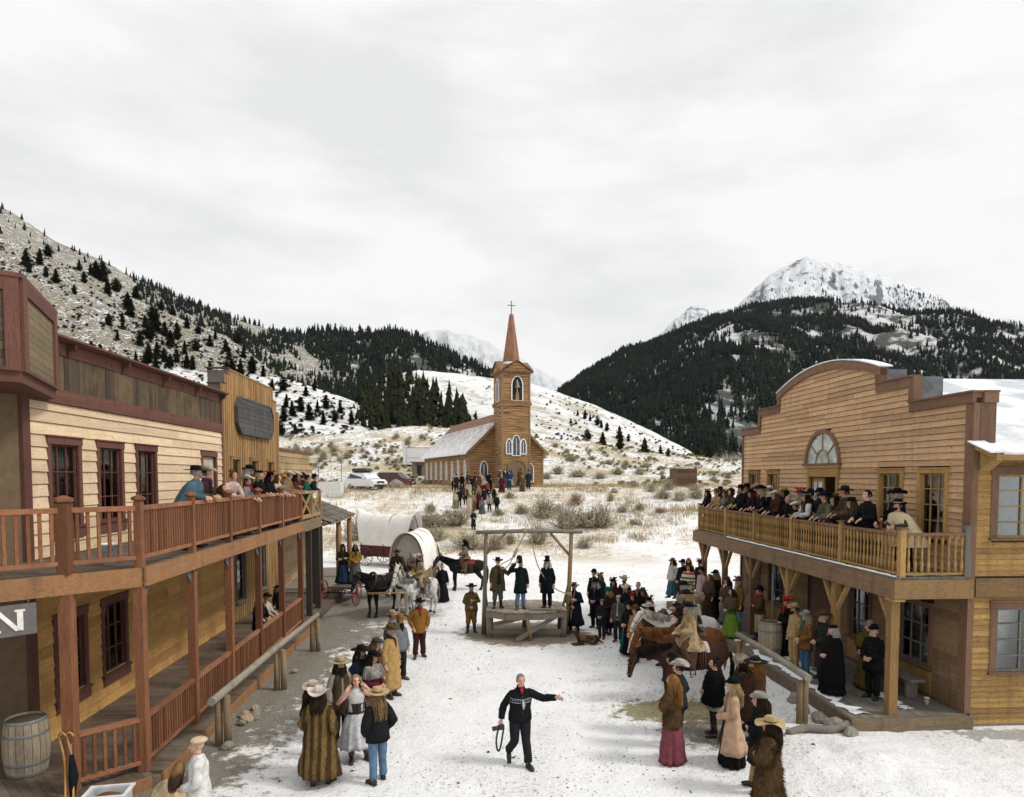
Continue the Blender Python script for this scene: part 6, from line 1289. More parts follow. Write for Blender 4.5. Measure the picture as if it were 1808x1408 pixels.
def lancet(par, x, z0, w, h, y, out, axis='y', gl=None):
 def pts(k):
  ww, hh, zb = w/2*k, h*(1 if k == 1 else 1.0), z0; a = [( -ww, zb - (k-1)*0.25), (ww, zb - (k-1)*0.25), (ww, zb + h*0.66)]
  for j in range(1, 5): t = j/5; a.append((ww*(1 - t**1.6), zb + h*0.66 + (h*0.34 + (k-1)*0.3)*math.sin(t*PI/2)))
  a.append((0, zb + h + (k-1)*0.3));
  for j in range(4, 0, -1): t = j/5; a.append((-ww*(1 - t**1.6), zb + h*0.66 + (h*0.34 + (k-1)*0.3)*math.sin(t*PI/2)))
  a.append((-ww, zb + h*0.66)); return [(x + p, q) for p, q in a]
 I, O = pts(1), pts(1 + 0.22/w)
 p = obj('window', MB().prism(I, y - 0.0, y + out*0.05, axis), gl or glass('church_glass', (0.055, 0.065, 0.07), 0.1), par)
 obj('frame', MB().ring(O, I, y, y + out*0.11, axis), M_wt, p)
 m = MB(); mm = (0.03 if axis == 'y' else 0.03)
 if axis == 'y': m.box(x - mm, x + mm, min(y, y + out*0.08), max(y, y + out*0.08), z0, z0 + h*0.86)
 else: m.box(min(y, y + out*0.08), max(y, y + out*0.08), x - mm, x + mm, z0, z0 + h*0.86)
 obj('mullion', m, M_wt, p); return p
G_pale = glass('pale_church_glass', (0.34, 0.38, 0.38), 0.15)
lancet(nv, -2.75, 0.55, 0.75, 2.3, 0.0, -1); lancet(nv, 2.75, 0.55, 0.75, 2.1, 0.0, -1)
for k in range(8): lancet(nv, 2.0 + k * 3.0, 0.75, 0.55, 2.2, -NW, -1, 'x', G_pale)
# tower
TW = 1.56; ty0, ty1 = -3.1, 0.05
tw = obj('tower', MB().box(-TW, TW, ty0, ty1, -0.6, 12.5), WC, CH)
for (x, y) in ((-TW, ty0), (TW, ty0)): obj('corner_board', MB().box(x - 0.09, x + 0.09, y - 0.04, y + 0.14, -0.5, 12.4), W_ct, tw)
obj('belt_course', MB().box(-TW - 0.14, TW + 0.14, ty0 - 0.14, ty1 + 0.14, 8.85, 9.12), WC, tw); obj('belt_cap', MB().prism([(-TW - 0.2, 9.12), (TW + 0.2, 9.12), (TW + 0.02, 9.3), (-TW - 0.02, 9.3)], ty0 - 0.18, ty1 + 0.18, 'y'), M_rust, tw)
lancet(tw, 0, 3.45, 0.78, 2.15, ty0, -1); lancet(tw, -0.82, 3.65, 0.52, 1.5, ty0, -1); lancet(tw, 0.82, 3.65, 0.52, 1.5, ty0, -1)
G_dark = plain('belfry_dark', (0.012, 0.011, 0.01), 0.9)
def shadelancet(par, x, z0, w, h, y, out, axis):
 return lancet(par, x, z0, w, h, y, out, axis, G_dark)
# belfry openings are flat panels, their inner shade painted as dark colour; a bell and its wheel hang in the front one
bw = shadelancet(tw, 0.1, 9.42, 1.15, 2.55, ty0, -1, 'y'); shadelancet(tw, -1.5, 9.42, 0.75, 2.4, -TW, -1, 'x'); shadelancet(tw, -1.5, 9.42, 0.75, 2.4, TW, 1, 'x')
bell = obj('bell', MB().lathe([(0.05, 0.55), (0.14, 0.5), (0.2, 0.3), (0.24, 0.1), (0.34, 0.0), (0.3, -0.02)], 14, (0.1, ty0 - 0.12, 10.75)).tube([(0.1 - 0.28, ty0 - 0.1, 11.3), (0.1 + 0.28, ty0 - 0.1, 11.3)], 0.04, 6), plain('old_iron', (0.23, 0.20, 0.17), 0.6, 0.4), tw)
obj('bell_stand', MB().prism([(-0.12, 9.5), (0.32, 9.5), (0.25, 10.2), (0.18, 10.35), (0.02, 10.35), (-0.05, 10.2)], ty0 - 0.11, ty0 - 0.05, 'y'), W_goldz, tw)
# four gables with small roofs, then the spire
tz = 12.45; tc_ = (ty0 + ty1) / 2; H2 = TW + 0.30
obj('eave', MB().box(-H2, H2, tc_ - H2, tc_ + H2, tz - 0.05, tz + 0.10), M_rust, tw)
for k in range(4):
 Mx = Matrix.Translation((0, tc_, 0)) @ Matrix.Rotation(k * PI / 2, 4, 'Z'); g = MB().prism([(-H2 + 0.22, tz + 0.1), (H2 - 0.22, tz + 0.1), (0, tz + 1.16)], -H2 + 0.12, -H2 + 0.2, 'y'); g.xf(Mx); obj('gable', g, WC, tw)
 g = MB()
 for s_ in (-1, 1): g.prism([(s_*(H2 + 0.05), tz + 0.06), (0, tz + 1.24), (0, tz + 1.34), (s_*(H2 + 0.05), tz + 0.16)], -H2 - 0.06, 0.0, 'y')
 g.xf(Mx); obj('gable_roof', g, M_rust, tw)
def spire_mat():
 b = NB('spire_shingles'); n = b.noise(b.coord((7, 7, 0.5)), 1.2, 5, 0.65); n2 = b.noise(b.coord((1,1,1)), 0.5, 4); b.color(b.mix(b.ramp(n2, [(0.4, 0.0), (0.65, 0.6)]), b.ramp(n, [(0.3, (0.10, 0.05, 0.03)), (0.5, (0.25, 0.125, 0.07)), (0.72, (0.38, 0.22, 0.13))]), (0.28, 0.12, 0.06))); b.rough(0.85); b.bump(n, 0.5, 0.05); return b.m
sp = obj('spire', MB().lathe([(1.12, 13.15), (1.12, 13.6), (1.02, 13.62), (0.24, 18.95), (0.12, 19.0)], 8, (0, tc_, 0), False, True), spire_mat(), tw)
obj('spire_collar', MB().lathe([(1.16, 13.35), (1.24, 13.4), (1.24, 13.55), (1.14, 13.66)], 8, (0, tc_, 0), False), M_wt, sp)
obj('cross', MB().bar((0, tc_, 18.95), (0, tc_, 20.45), 0.10, 0.10).bar((-0.45, tc_, 19.95), (0.45, tc_, 19.95), 0.09, 0.09), plain('cross_grey', (0.22, 0.215, 0.21), 0.6), sp)
# door and steps
da = [(-0.95, 0.15), (0.95, 0.15), (0.95, 2.1)] + [(0.95*math.cos(PI*k/12), 2.1 + 0.75*math.sin(PI*k/12)) for k in range(1, 12)] + [(-0.95, 2.1)]
do = [(-1.12, 0.15), (1.12, 0.15), (1.12, 2.1)] + [(1.12*math.cos(PI*k/12), 2.1 + 0.95*math.sin(PI*k/12)) for k in range(1, 12)] + [(-1.12, 2.1)]
dr = obj('door', MB().prism([(x + 0.1, z) for x, z in da], ty0 - 0.05, ty0 - 0.0, 'y'), wood('church_door', (0.30, 0.205, 0.10), 'z', 0.1), tw); obj('frame', MB().ring([(x + 0.1, z) for x, z in do], [(x + 0.1, z) for x, z in da], ty0 - 0.12, ty0, 'y'), W_ct, dr); obj('seam', MB().box(0.08, 0.12, ty0 - 0.065, ty0 - 0.045, 0.15, 2.8), W_br, dr)
for k in range(3): obj('step', MB().box(-2.6, 5.2, ty0 - 0.9 - 0.35*k, ty0 - 0.55 - 0.35*k if k else ty0 + 0.1, -0.6, 0.12 - 0.17*k), W_grey, CH)
# ------------------------------------------------------------------ lean-to shed, trailer, outhouse, concrete block, pipe frame
sh = aty(742, 850, 104); LS = thing('lean_to', 'small dark lean-to at the far end of the church nave', 'shed', (sh.x, 104, Tz(sh.x, 104) - 0.3), CA)
obj('wall', MB().box(-0.9, 1.2, 0, 2, 0, 2.4), W_greyz, LS); obj('roof', MB().box(-1.3, 1.4, -0.3, 2.2, 2.4, 2.55), W_br, LS); obj('door', MB().box(-0.5, 0.2, -0.05, 0.0, 0, 2.0), G_dark, LS)
a = aty(735, 850, 112); TR = thing('box_trailer', 'white box trailer parked behind the church', 'trailer', (a.x, 112, Tz(a.x, 112) - 0.4), 0.12)
M_whp = plain('white_panel', (0.70, 0.71, 0.72), 0.5, var=0.06, scale=2)
obj('body', MB().box(-2.2, 2.6, 0, 7, 0.7, 3.6), M_whp, TR); obj('seam', MB().box(-1.62, -1.56, -0.03, 0.02, 0.7, 3.6).box(-1.5, 2.55, -0.025, 0.02, 1.82, 1.9).box(-2.2, 2.6, -0.03, 0.02, 3.5, 3.6), plain('grey_seam', (0.33, 0.34, 0.35), 0.5), TR); obj('chassis', MB().box(-2.4, 2.5, 0.2, 6.5, 0.4, 0.7), G_dark, TR)
for (x, y) in ((-1.9, 5), (2.2, 5)): obj('wheel', MB().tube([(x, y, 0.4), (x + 0.25, y, 0.4)], 0.4, 14), G_dark, TR)
a = ground_hit(1206, 860); OH = thing('outhouse', 'little brown plank outhouse with slanted roof standing in the grass', 'shed', (a.x, a.y, a.z - 0.1), 0.25)
w_ = 1.25
for k in range(8): obj('plank', MB().box(-w_, w_, -0.9, -0.87, 0.05 + k*0.27, 0.05 + k*0.27 + 0.26), wood('outhouse_plank', (0.17, 0.095, 0.055), 'x', 0.4), OH)
obj('wall', MB().box(-w_, w_, -0.87, 0.9, 0, 2.2), W_back, OH); obj('roof', MB().add([(-w_-.3, -1.15, 2.2), (w_+.3, -1.15, 2.42), (w_+.3, 1.1, 2.42), (-w_-.3, 1.1, 2.2), (-w_-.3, -1.15, 2.32), (w_+.3, -1.15, 2.54), (w_+.3, 1.1, 2.54), (-w_-.3, 1.1, 2.32)], [(0,3,2,1),(4,5,6,7),(0,1,5,4),(1,2,6,5),(2,3,7,6),(3,0,4,7)]), plain('greyroof', (0.36, 0.34, 0.33), 0.8), OH)
a = ground_hit(585, 877); cb = obj('concrete_block', MB().box(-1.05, 1.05, -0.6, 0.6, 0, 1.45), plain('concrete', (0.62, 0.61, 0.58), 0.9, var=0.2, scale=5)); cb.location = a - Vector((0, 0, 0.05)); tag(cb, 'pale square concrete block standing in dry grass beyond the balcony end', 'concrete block')
a = ground_hit(585, 858); pf = obj('pipe_frame', MB().tube([(-1.6, 0, -0.1), (-1.6, 0, 3.0)], 0.05, 7).tube([(1.3, 0, -0.1), (1.3, 0, 3.0)], 0.05, 7).tube([(-1.7, 0, 3.0), (1.7, 0, 3.05)], 0.045, 7).tube([(0, 0, -0.1), (0, 0, 3.0)], 0.02, 6), M_iron); pf.location = (a.x, a.y, a.z); tag(pf, 'thin steel pipe frame standing behind the concrete block', 'pipe frame')
# ------------------------------------------------------------------ cars
def car(name, label, p, rz, paint, prof, cab, L, W, boxc=None, pick=False):
 t = thing(name, label, 'car', p, rz)      # local: x forward
 obj('body', MB().prism(prof, -W/2, W/2, 'y'), paint, t); c = MB(); n = len(cab)
 V = [(x, -W/2 + 0.06 + 0.16*(z - cab[0][1]) , z) for x, z in cab] + [(x, W/2 - 0.06 - 0.16*(z - cab[0][1]), z) for x, z in cab]
 c.add(V, [tuple(range(n)), tuple(range(n, 2*n))] + [(i, (i+1) % n, (i+1) % n + n, i + n) for i in range(n)]); obj('cabin', c, paint, t)
 gd = glass('car_glass', (0.02, 0.022, 0.025), 0.05); zc = cab[0][1]; zt = max(z for x, z in cab)
 xs = [x for x, z in cab if z == zt]; xa, xb = min(xs), max(xs); x0, x1 = cab[0][0], cab[1][0]
 for s_ in (-1, 1):
  for (a, b, c_, d_) in ((x0 + 0.25, (xa+xb)/2 - 0.05, xa + 0.12, (xa+xb)/2 - 0.05), ((xa+xb)/2 + 0.05, x1 - 0.25, (xa+xb)/2 + 0.05, xb - 0.1)):
   def yy(z): return s_*(W/2 - 0.05 - 0.16*(z - zc))
   obj('window', MB().add([(a, yy(zc+0.05), zc+0.05), (b, yy(zc+0.05), zc+0.05), (d_, yy(zt-0.1), zt-0.1), (c_, yy(zt-0.1), zt-0.1)], [(0,1,2,3)]), gd, t)
  obj('headlight', MB().ell((L/2 - 0.1, s_*(W/2 - 0.25), 0.82), (0.12, 0.2, 0.09), 8, 6), plain('lamp_glass', (0.75, 0.76, 0.78), 0.15), t); obj('mirror', MB().ell((x1 - 0.55, s_*(W/2 + 0.1), zc + 0.1), (0.1, 0.12, 0.08), 8, 6), paint, t)
  obj('tail_lamp', MB().box(-L/2 - 0.01, -L/2 + 0.1, s_*(W/2 - 0.2) - 0.1, s_*(W/2 - 0.2) + 0.1, 0.85, 1.05), plain('red_lamp', (0.35, 0.02, 0.02), 0.2), t)
  for x in (L/2 - 0.88, -L/2 + 0.85):
   y = s_*(W/2 - 0.12); wh = obj('wheel', MB().tube([(x, y - 0.11, 0.36), (x, y + 0.11, 0.36)], 0.36, 18), plain('tyre', (0.015, 0.015, 0.016), 0.85), t); obj('rim', MB().tube([(x, y - 0.12, 0.36), (x, y + 0.12, 0.36)], 0.22, 10), plain('rim', (0.35, 0.35, 0.36), 0.35, 0.7), wh)
 obj('windscreen', MB().add([(x1 + 0.0, -W/2 + 0.16, zc + 0.04), (x1 + 0.0, W/2 - 0.16, zc + 0.04), (xb + 0.06, W/2 - 0.3, zt - 0.05), (xb + 0.06, -W/2 + 0.3, zt - 0.05)], [(0,1,2,3)]), gd, t)
 obj('grille', MB().box(L/2 - 0.02, L/2 + 0.03, -0.45, 0.45, 0.62, 0.85).box(L/2 - 0.05, L/2 + 0.05, -W/2 + 0.1, W/2 - 0.1, 0.28, 0.5), plain('black_plastic', (0.02, 0.02, 0.022), 0.6), t); obj('plate', MB().box(L/2 + 0.03, L/2 + 0.045, -0.26, 0.26, 0.52, 0.64), M_wt, t)
 if boxc: obj('roof_box', MB().prism([(-1.7, zt + 0.12), (0.35, zt + 0.12), (0.75, zt + 0.2), (0.3, zt + 0.46), (-1.5, zt + 0.48), (-1.7, zt + 0.4)], -0.42, 0.42, 'y'), boxc, t); obj('roof_rack', MB().box(-1.2, -1.12, -0.6, 0.6, zt, zt + 0.13).box(0.0, 0.08, -0.6, 0.6, zt, zt + 0.13), G_dark, t)
 return t
M_wcar = plain('white_car_paint', (0.75, 0.76, 0.77), 0.3, var=0.03); M_rcar = plain('maroon_paint', (0.12, 0.018, 0.022), 0.3, var=0.1); M_blk = plain('black_box', (0.02, 0.021, 0.024), 0.5)
a = ground_hit(646, 864)
car('parked_car', 'white crossover car with black roof box parked in dry grass', a, R(-38), M_wcar, [(-2.3, 0.35), (2.25, 0.3), (2.32, 0.75), (1.9, 1.0), (1.2, 1.05), (-2.1, 1.08), (-2.35, 0.9)], [(-2.2, 1.05), (1.35, 1.03), (0.55, 1.66), (-1.55, 1.70)], 4.6, 1.85, M_blk)
a2 = ground_hit(688, 860) + Vector((0, 4.0, 0)); a2.z = Tz(a2.x, a2.y)
car('parked_car', 'dark maroon car parked behind the white one near the church', a2, R(-18), M_rcar, [(-2.3, 0.45), (2.3, 0.45), (2.35, 1.0), (1.2, 1.12), (-2.25, 1.15), (-2.3, 0.9)], [(-2.2, 1.1), (1.2, 1.1), (0.55, 1.8), (-2.0, 1.8)], 4.7, 1.8)
# ================================================================== scaffold with gallows
GA = thing('gallows', 'rough timber gallows scaffold with plank platform and two ropes', 'gallows', (0.47, 23.2, 0))
gw = wood('grey_plank', (0.40, 0.345, 0.265), 'y', 0.22, 0.55); gx = wood('grey_pole_x', (0.30, 0.265, 0.215), 'x', 0.2, 0.5); gz = wood('grey_pole_z', (0.27, 0.23, 0.175), 'z', 0.25, 0.45); gb = wood('tan_pole', (0.36, 0.24, 0.12), 'z', 0.2, 0.5)
PZ = 0.98
oct_ = [(-1.38, -0.45), (-0.75, -0.95), (0.55, -0.95), (1.40, -0.45), (1.40, 0.75), (0.7, 1.25), (-0.6, 1.25), (-1.38, 0.75)]
pl = obj('platform', MB().prism([(x*0.96, y*0.96) for x, y in oct_], PZ - 0.16, PZ - 0.05, 'z'), gx, GA)
def octy(x):
 lo = -0.95 if -0.75 <= x <= 0.55 else (-0.95 + (-0.75 - x)/0.63*0.5 if x < -0.75 else -0.95 + (x - 0.55)/0.85*0.5); hi = 1.25 if -0.6 <= x <= 0.7 else (1.25 - (-0.6 - x)/0.78*0.5 if x < -0.6 else 1.25 - (x - 0.7)/0.7*0.5); return lo, hi
for k in range(15):
 x0 = -1.38 + k * 0.186; xm = x0 + 0.09; lo, hi = octy(xm); cut = rng.uniform(-0.2, 0.5)
 for (ya, yb) in ((lo - 0.04, cut), (cut + 0.01, hi + 0.04)): obj('plank', MB().box(x0, x0 + 0.178, ya, yb, PZ - 0.048, PZ + rng.uniform(-0.004, 0.006)), gw, pl, fixn=False)
for (a, b) in zip(oct_, oct_[1:] + oct_[:1]): obj('rim_board', MB().bar((a[0], a[1], PZ - 0.17), (b[0], b[1], PZ - 0.17), 0.06, 0.20), gx, pl)
obj('trap_plank', MB().box(0.12, 1.25, -0.72, -0.55, PZ + 0.01, PZ + 0.05), gx, pl); obj('trap_hinge', MB().box(-0.28, 0.42, -0.42, -0.37, PZ + 0.012, PZ + 0.03), M_iron, pl)
obj('post', MB().tube([(-1.50, 0.0, -0.1), (-1.46, 0.0, 1.0), (-1.40, 0.02, 3.62)], [0.085, 0.08, 0.065], 9), gz, GA); obj('post', MB().tube([(1.44, 0.0, -0.1), (1.52, 0.0, 1.5), (1.60, 0.02, 3.62)], [0.085, 0.08, 0.07], 9), gb, GA)
obj('crossbeam', MB().tube([(-1.75, 0.0, 3.60), (0, 0.0, 3.66), (1.98, 0.0, 3.63)], [0.07, 0.075, 0.065], 9), gx, GA)
obj('brace', MB().tube([(-1.40, 0, 2.85), (-0.72, 0, 3.58)], 0.05, 7), gb, GA); obj('brace', MB().tube([(1.52, 0, 2.82), (0.86, 0, 3.58)], 0.05, 7), gb, GA)
for (x, y) in ((-1.28, -0.42), (1.30, -0.42), (-1.28, 0.7), (1.28, 0.7), (0.0, 1.15)): obj('leg', MB().tube([(x, y, -0.08), (x, y, PZ - 0.2)], 0.115, 9), gz, GA)
obj('leg', MB().tube([(0.15, -0.98, -0.08), (0.02, -0.92, PZ - 0.2)], 0.07, 8), gb, GA)
obj('rail', MB().bar((-1.25, -0.5, 0.22), (1.25, -0.5, 0.22), 0.06, 0.14), gx, GA); obj('rail', MB().bar((-1.2, -0.40, 0.42), (0.1, -0.45, 0.72), 0.06, 0.13), gb, GA); obj('diagonal', MB().bar((-0.35, -1.12, 0.05), (1.22, -0.62, 0.88), 0.05, 0.14), gx, GA); obj('stay', MB().bar((1.32, 0.1, PZ), (1.50, 0.05, 1.75), 0.05, 0.08), gz, GA); obj('stay', MB().bar((-1.36, 0.1, PZ), (-1.44, 0.05, 1.75), 0.05, 0.08), gz, GA)
rope = plain('hemp_rope', (0.36, 0.27, 0.15), 0.95, var=0.3, scale=60)
def curve(pts, n=8):
 out = []; P = [Vector(p) for p in pts]
 for i in range(len(P) - 1):
  p0, p1, p2, p3 = P[max(i-1, 0)], P[i], P[i+1], P[min(i+2, len(P)-1)]
  for k in range(n): t = k / n; out.append(0.5*((2*p1) + (p2 - p0)*t + (2*p0 - 5*p1 + 4*p2 - p3)*t*t + (-p0 + 3*p1 - 3*p2 + p3)*t**3))
 return out + [P[-1]]
RN = thing('noose_rope', 'hemp noose hanging from the gallows beam, pulled aside by hand', 'rope', (0.47, 23.2, 0))
obj('rope', MB().tube(curve([(-0.02, -0.05, 3.66), (-0.10, -0.08, 3.45), (-0.24, -0.15, 3.18), (-0.36, -0.22, 2.94)]), 0.02, 6), rope, RN); obj('knot', MB().tube(curve([(-0.30, -0.19, 3.06), (-0.37, -0.23, 2.92), (-0.44, -0.26, 2.76)], 6), [0.035, 0.055, 0.05, 0.058, 0.05, 0.058, 0.05, 0.058, 0.05, 0.055, 0.05, 0.055, 0.03], 8), rope, RN)
obj('loop', MB().tube(curve([(-0.42, -0.26, 2.78), (-0.60, -0.30, 2.66), (-0.86, -0.33, 2.52), (-0.90, -0.34, 2.44), (-0.78, -0.33, 2.36), (-0.60, -0.30, 2.50), (-0.46, -0.27, 2.74)]), 0.018, 6), rope, RN); obj('wrap', MB().tube([(-0.12, 0, 3.66), (0.04, 0, 3.665)], 0.095, 9), rope, RN)
RT = thing('tie_rope', 'slack hemp rope looping from the beam down to the right gallows post', 'rope', (0.47, 23.2, 0))
obj('rope', MB().tube(curve([(0.16, -0.02, 3.64), (0.24, -0.15, 3.1), (0.42, -0.3, 2.45), (0.72, -0.35, 1.95), (1.08, -0.25, 1.62), (1.48, -0.1, 1.44)]), 0.02, 6), rope, RT); obj('coil', MB().tube([(1.52, 0, 1.36), (1.53, 0, 1.50)], 0.10, 9).tube(curve([(1.60, -0.08, 1.40), (1.62, -0.12, 1.0), (1.58, -0.12, 0.6), (1.62, -0.08, 0.3)]), 0.016, 6), rope, RT)
# ================================================================== hitching rails, rocks, barrels, small props
W_pole = wood('peeled_pole', (0.44, 0.385, 0.305), 'y', 0.1, 0.6); W_hp = wood('hitch_post', (0.30, 0.205, 0.105), 'z', 0.2, 0.4, wear=0.4)
def hitch(label, pts, z, ends, rp=0.075, sep=0.09):
 t = thing('hitching_rail', label, 'hitching rail', (pts[0][0], pts[0][1], 0)); o = Vector((pts[0][0], pts[0][1], 0))
 for (x, y) in pts:
  zz = Tz(x, y)
  for s_ in (-1, 1): obj('post', MB().tube([(x + s_*sep - o.x, y - o.y + 0.02*s_, zz - 0.1), (x + s_*sep*0.9 - o.x, y - o.y, z - 0.02 + 0.05*s_)], [rp*1.05, rp*0.95], 9), W_hp, t)
 e0, e1 = ends; obj('rail', MB().tube([(e0[0] - o.x, e0[1] - o.y, z + 0.06), ((e0[0]+e1[0])/2 - o.x, (e0[1]+e1[1])/2 - o.y, z + 0.09), (e1[0] - o.x, e1[1] - o.y, z + 0.06)], [0.085, 0.08, 0.075], 10), W_pole, t)
hitch('long peeled log hitching rail beside the saloon porch', [(-6.0, 13.5), (-6.08, 17.1), (-6.3, 20.9)], 1.03, ((-6.0, 13.0), (-6.33, 21.3)))
hitch('shorter hitching rail in the snow beside the hall porch', [(6.55, 14.75), (6.38, 18.3)], 1.05, ((6.57, 14.5), (6.37, 18.6)), 0.07, 0.07)
for i, (x, y, s) in enumerate([(-6.05, 14.9, 0.17), (-6.0, 15.25, 0.14), (-6.2, 15.1, 0.15), (-5.9, 15.0, 0.11), (-6.15, 15.6, 0.13), (-5.85, 13.35, 0.13), (-6.2, 18.6, 0.11), (-6.1, 14.65, 0.1)]):
 rock('small rounded stone beside the saloon porch edge', (x, y, 0.05), s, i, m_rock if i % 2 else m_rock2, 'stones along the saloon porch')
rock('large tan boulder at the saloon porch corner', (-5.75, 11.0, 0.12), 0.42, 2, m_rock2)
for i, (x, y, s) in enumerate([(7.0, 14.9, 0.22), (7.15, 14.4, 0.25), (7.25, 13.95, 0.2), (6.9, 15.5, 0.18), (7.0, 16.2, 0.2)]): rock('grey stone half buried in snow against the hall porch', (x, y, 0.06), s, i + 1, m_rock, 'stones along the hall porch')
def log_piece(): o = obj('driftwood_log', MB().tube(curve([(0, 0, 0.05), (0.5, 0.15, 0.12), (1.0, 0.1, 0.1), (1.5, 0.3, 0.16)]), [0.05] + [0.09]*23 + [0.04], 8), W_grey); o.location = (5.9, 14.0, 0.0); return tag(o, 'grey weathered log lying in snow by the hitching rail post', 'log')
log_piece()
def barrel(label, p, h=0.95, r=0.33):
 t = thing('barrel', label, 'barrel', p); prof = lambda f: r * (0.80 + 0.20 * math.sin(PI * (0.08 + 0.84 * f)) ** 0.8)
 wb = wood('barrel_stave', (0.52, 0.44, 0.31), 'z', 0.2, 0.6)
 for k in range(18):
  a0, a1 = 2*PI*(k + 0.03)/18, 2*PI*(k + 0.97)/18; V = []
  for j in range(9): f = j/8; q = prof(f); V += [(q*math.cos(a0), q*math.sin(a0), h*f), (q*math.cos(a1), q*math.sin(a1), h*f)]
  obj('stave', MB().add(V, [(2*j, 2*j+1, 2*j+3, 2*j+2) for j in range(8)], True), wb, t, fixn=False)
 obj('core', MB().lathe([(prof(j/8)*0.985, h*j/8*0.96) for j in range(9)] + [(0.001, h*0.95)], 18), wood('barrel_in', (0.13, 0.095, 0.06), 'z', 0.1), t)
 for f in (0.03, 0.22, 0.74, 0.97): obj('hoop', MB().lathe([(prof(f - 0.025)*1.015, h*(f - 0.025)), (prof(f)*1.03, h*f), (prof(f + 0.025)*1.015, h*(f + 0.025))], 24), plain('hoop_steel', (0.22, 0.25, 0.27), 0.55, 0.5), t)
 return t
barrel('pale oak barrel standing at the saloon corner', Vector((-8.78, 11.75, 0.25)), 1.0, 0.36); barrel('oak barrel with blue grey hoops on the hall porch', Rw(5.0, 2.15, 0.30), 1.0, 0.34)
bk = atz(187, 998, 3.95); t = thing('bucket', 'white plastic bucket on the saloon balcony floor', 'bucket', (bk.x, bk.y + 0.12, 3.95)); obj('pail', MB().lathe([(0.001, 0.01), (0.13, 0.0), (0.16, 0.36), (0.17, 0.36), (0.17, 0.39), (0.15, 0.385), (0.125, 0.03), (0.001, 0.03)], 18), plain('white_plastic', (0.78, 0.79, 0.80), 0.4, var=0.05), t); obj('handle', MB().tube(curve([(-0.17, 0, 0.37), (-0.1, -0.16, 0.25), (0.1, -0.16, 0.25), (0.17, 0, 0.37)]), 0.006, 5), M_iron, t)
# canes, umbrella and bin in the near corner
pc = Vector((-7.5, 10.85, 0.25))
t = thing('walking_canes', 'pair of yellow walking canes with hooked handles leaning on a porch post', 'canes', pc)
for (dx, c_) in ((0.0, 0), (-0.13, 1)): obj('cane', MB().tube(curve([(0.42 + dx, -0.42, 0.0), (0.22 + dx, -0.1, 0.55), (0.08 + dx, 0.0, 0.95), (0.06 + dx, 0.0, 1.02), (0.13 + dx, -0.02, 1.08), (0.2 + dx, -0.02, 1.02)]), 0.017, 7), plain('cane_wood', (0.42, 0.23, 0.06), 0.5), t)
t = thing('folded_umbrella', 'dark folded umbrella leaning beside the canes', 'umbrella', pc + Vector((0.22, -0.12, 0))); obj('cover', MB().tube([(0.12, -0.2, 0.05), (0.05, -0.06, 0.4), (0.0, 0.0, 0.75)], [0.02, 0.07, 0.03], 9, fold=0.2), cloth((0.012, 0.02, 0.025)), t); obj('shaft', MB().tube([(0.12, -0.2, 0.0), (-0.02, 0.03, 0.92)], 0.01, 6), M_iron, t)
bp_ = Vector((-6.62, 10.6, 0.0)); t = thing('storage_bin', 'clear plastic storage bin with brown things at the porch corner', 'bin', bp_, 0.2); b_ = MB()
for (x0, x1, y0, y1) in ((-0.3, -0.28, -0.2, 0.2), (0.28, 0.3, -0.2, 0.2), (-0.3, 0.3, -0.2, -0.18), (-0.3, 0.3, 0.18, 0.2)): b_.box(x0, x1, y0, y1, 0, 0.42)
obj('tub', b_, plain('clear_plastic', (0.55, 0.57, 0.58), 0.3), t); obj('rim', MB().ring([(-0.34, -0.24), (0.34, -0.24), (0.34, 0.24), (-0.34, 0.24)], [(-0.28, -0.18), (0.28, -0.18), (0.28, 0.18), (-0.28, 0.18)], 0.42, 0.45, 'z'), plain('white_rim', (0.7, 0.71, 0.72), 0.4), t); obj('contents', MB().ell((0, 0, 0.3), (0.24, 0.15, 0.12), 10, 7), cloth((0.16, 0.08, 0.04)), t)
# bench and paper cup on the hall porch
t = thing('bench', 'long grey plank bench on the hall porch', 'bench', Rw(2.0, 0.45, 0.30), math.atan2(UR[1], UR[0]))
obj('seat', MB().box(-1.1, 1.1, -0.16, 0.2, 0.42, 0.48), W_grey, t)
for x in (-0.85, 0.85): obj('leg', MB().box(x - 0.04, x + 0.04, -0.12, 0.16, 0, 0.42), W_greyz, t)
t = thing('paper_cup', 'white paper cup left on the hall porch floor', 'cup', Rw(0.62, 0.45, 0.30)); obj('cup', MB().lathe([(0.04, 0.0), (0.055, 0.15), (0.058, 0.15), (0.058, 0.16)], 14, (0,0,0), True, True), plain('paper', (0.75, 0.74, 0.70), 0.6), t)
obj('sleeve', MB().lathe([(0.046, 0.04), (0.054, 0.11)], 14), plain('cardboard', (0.40, 0.34, 0.25), 0.8), t)
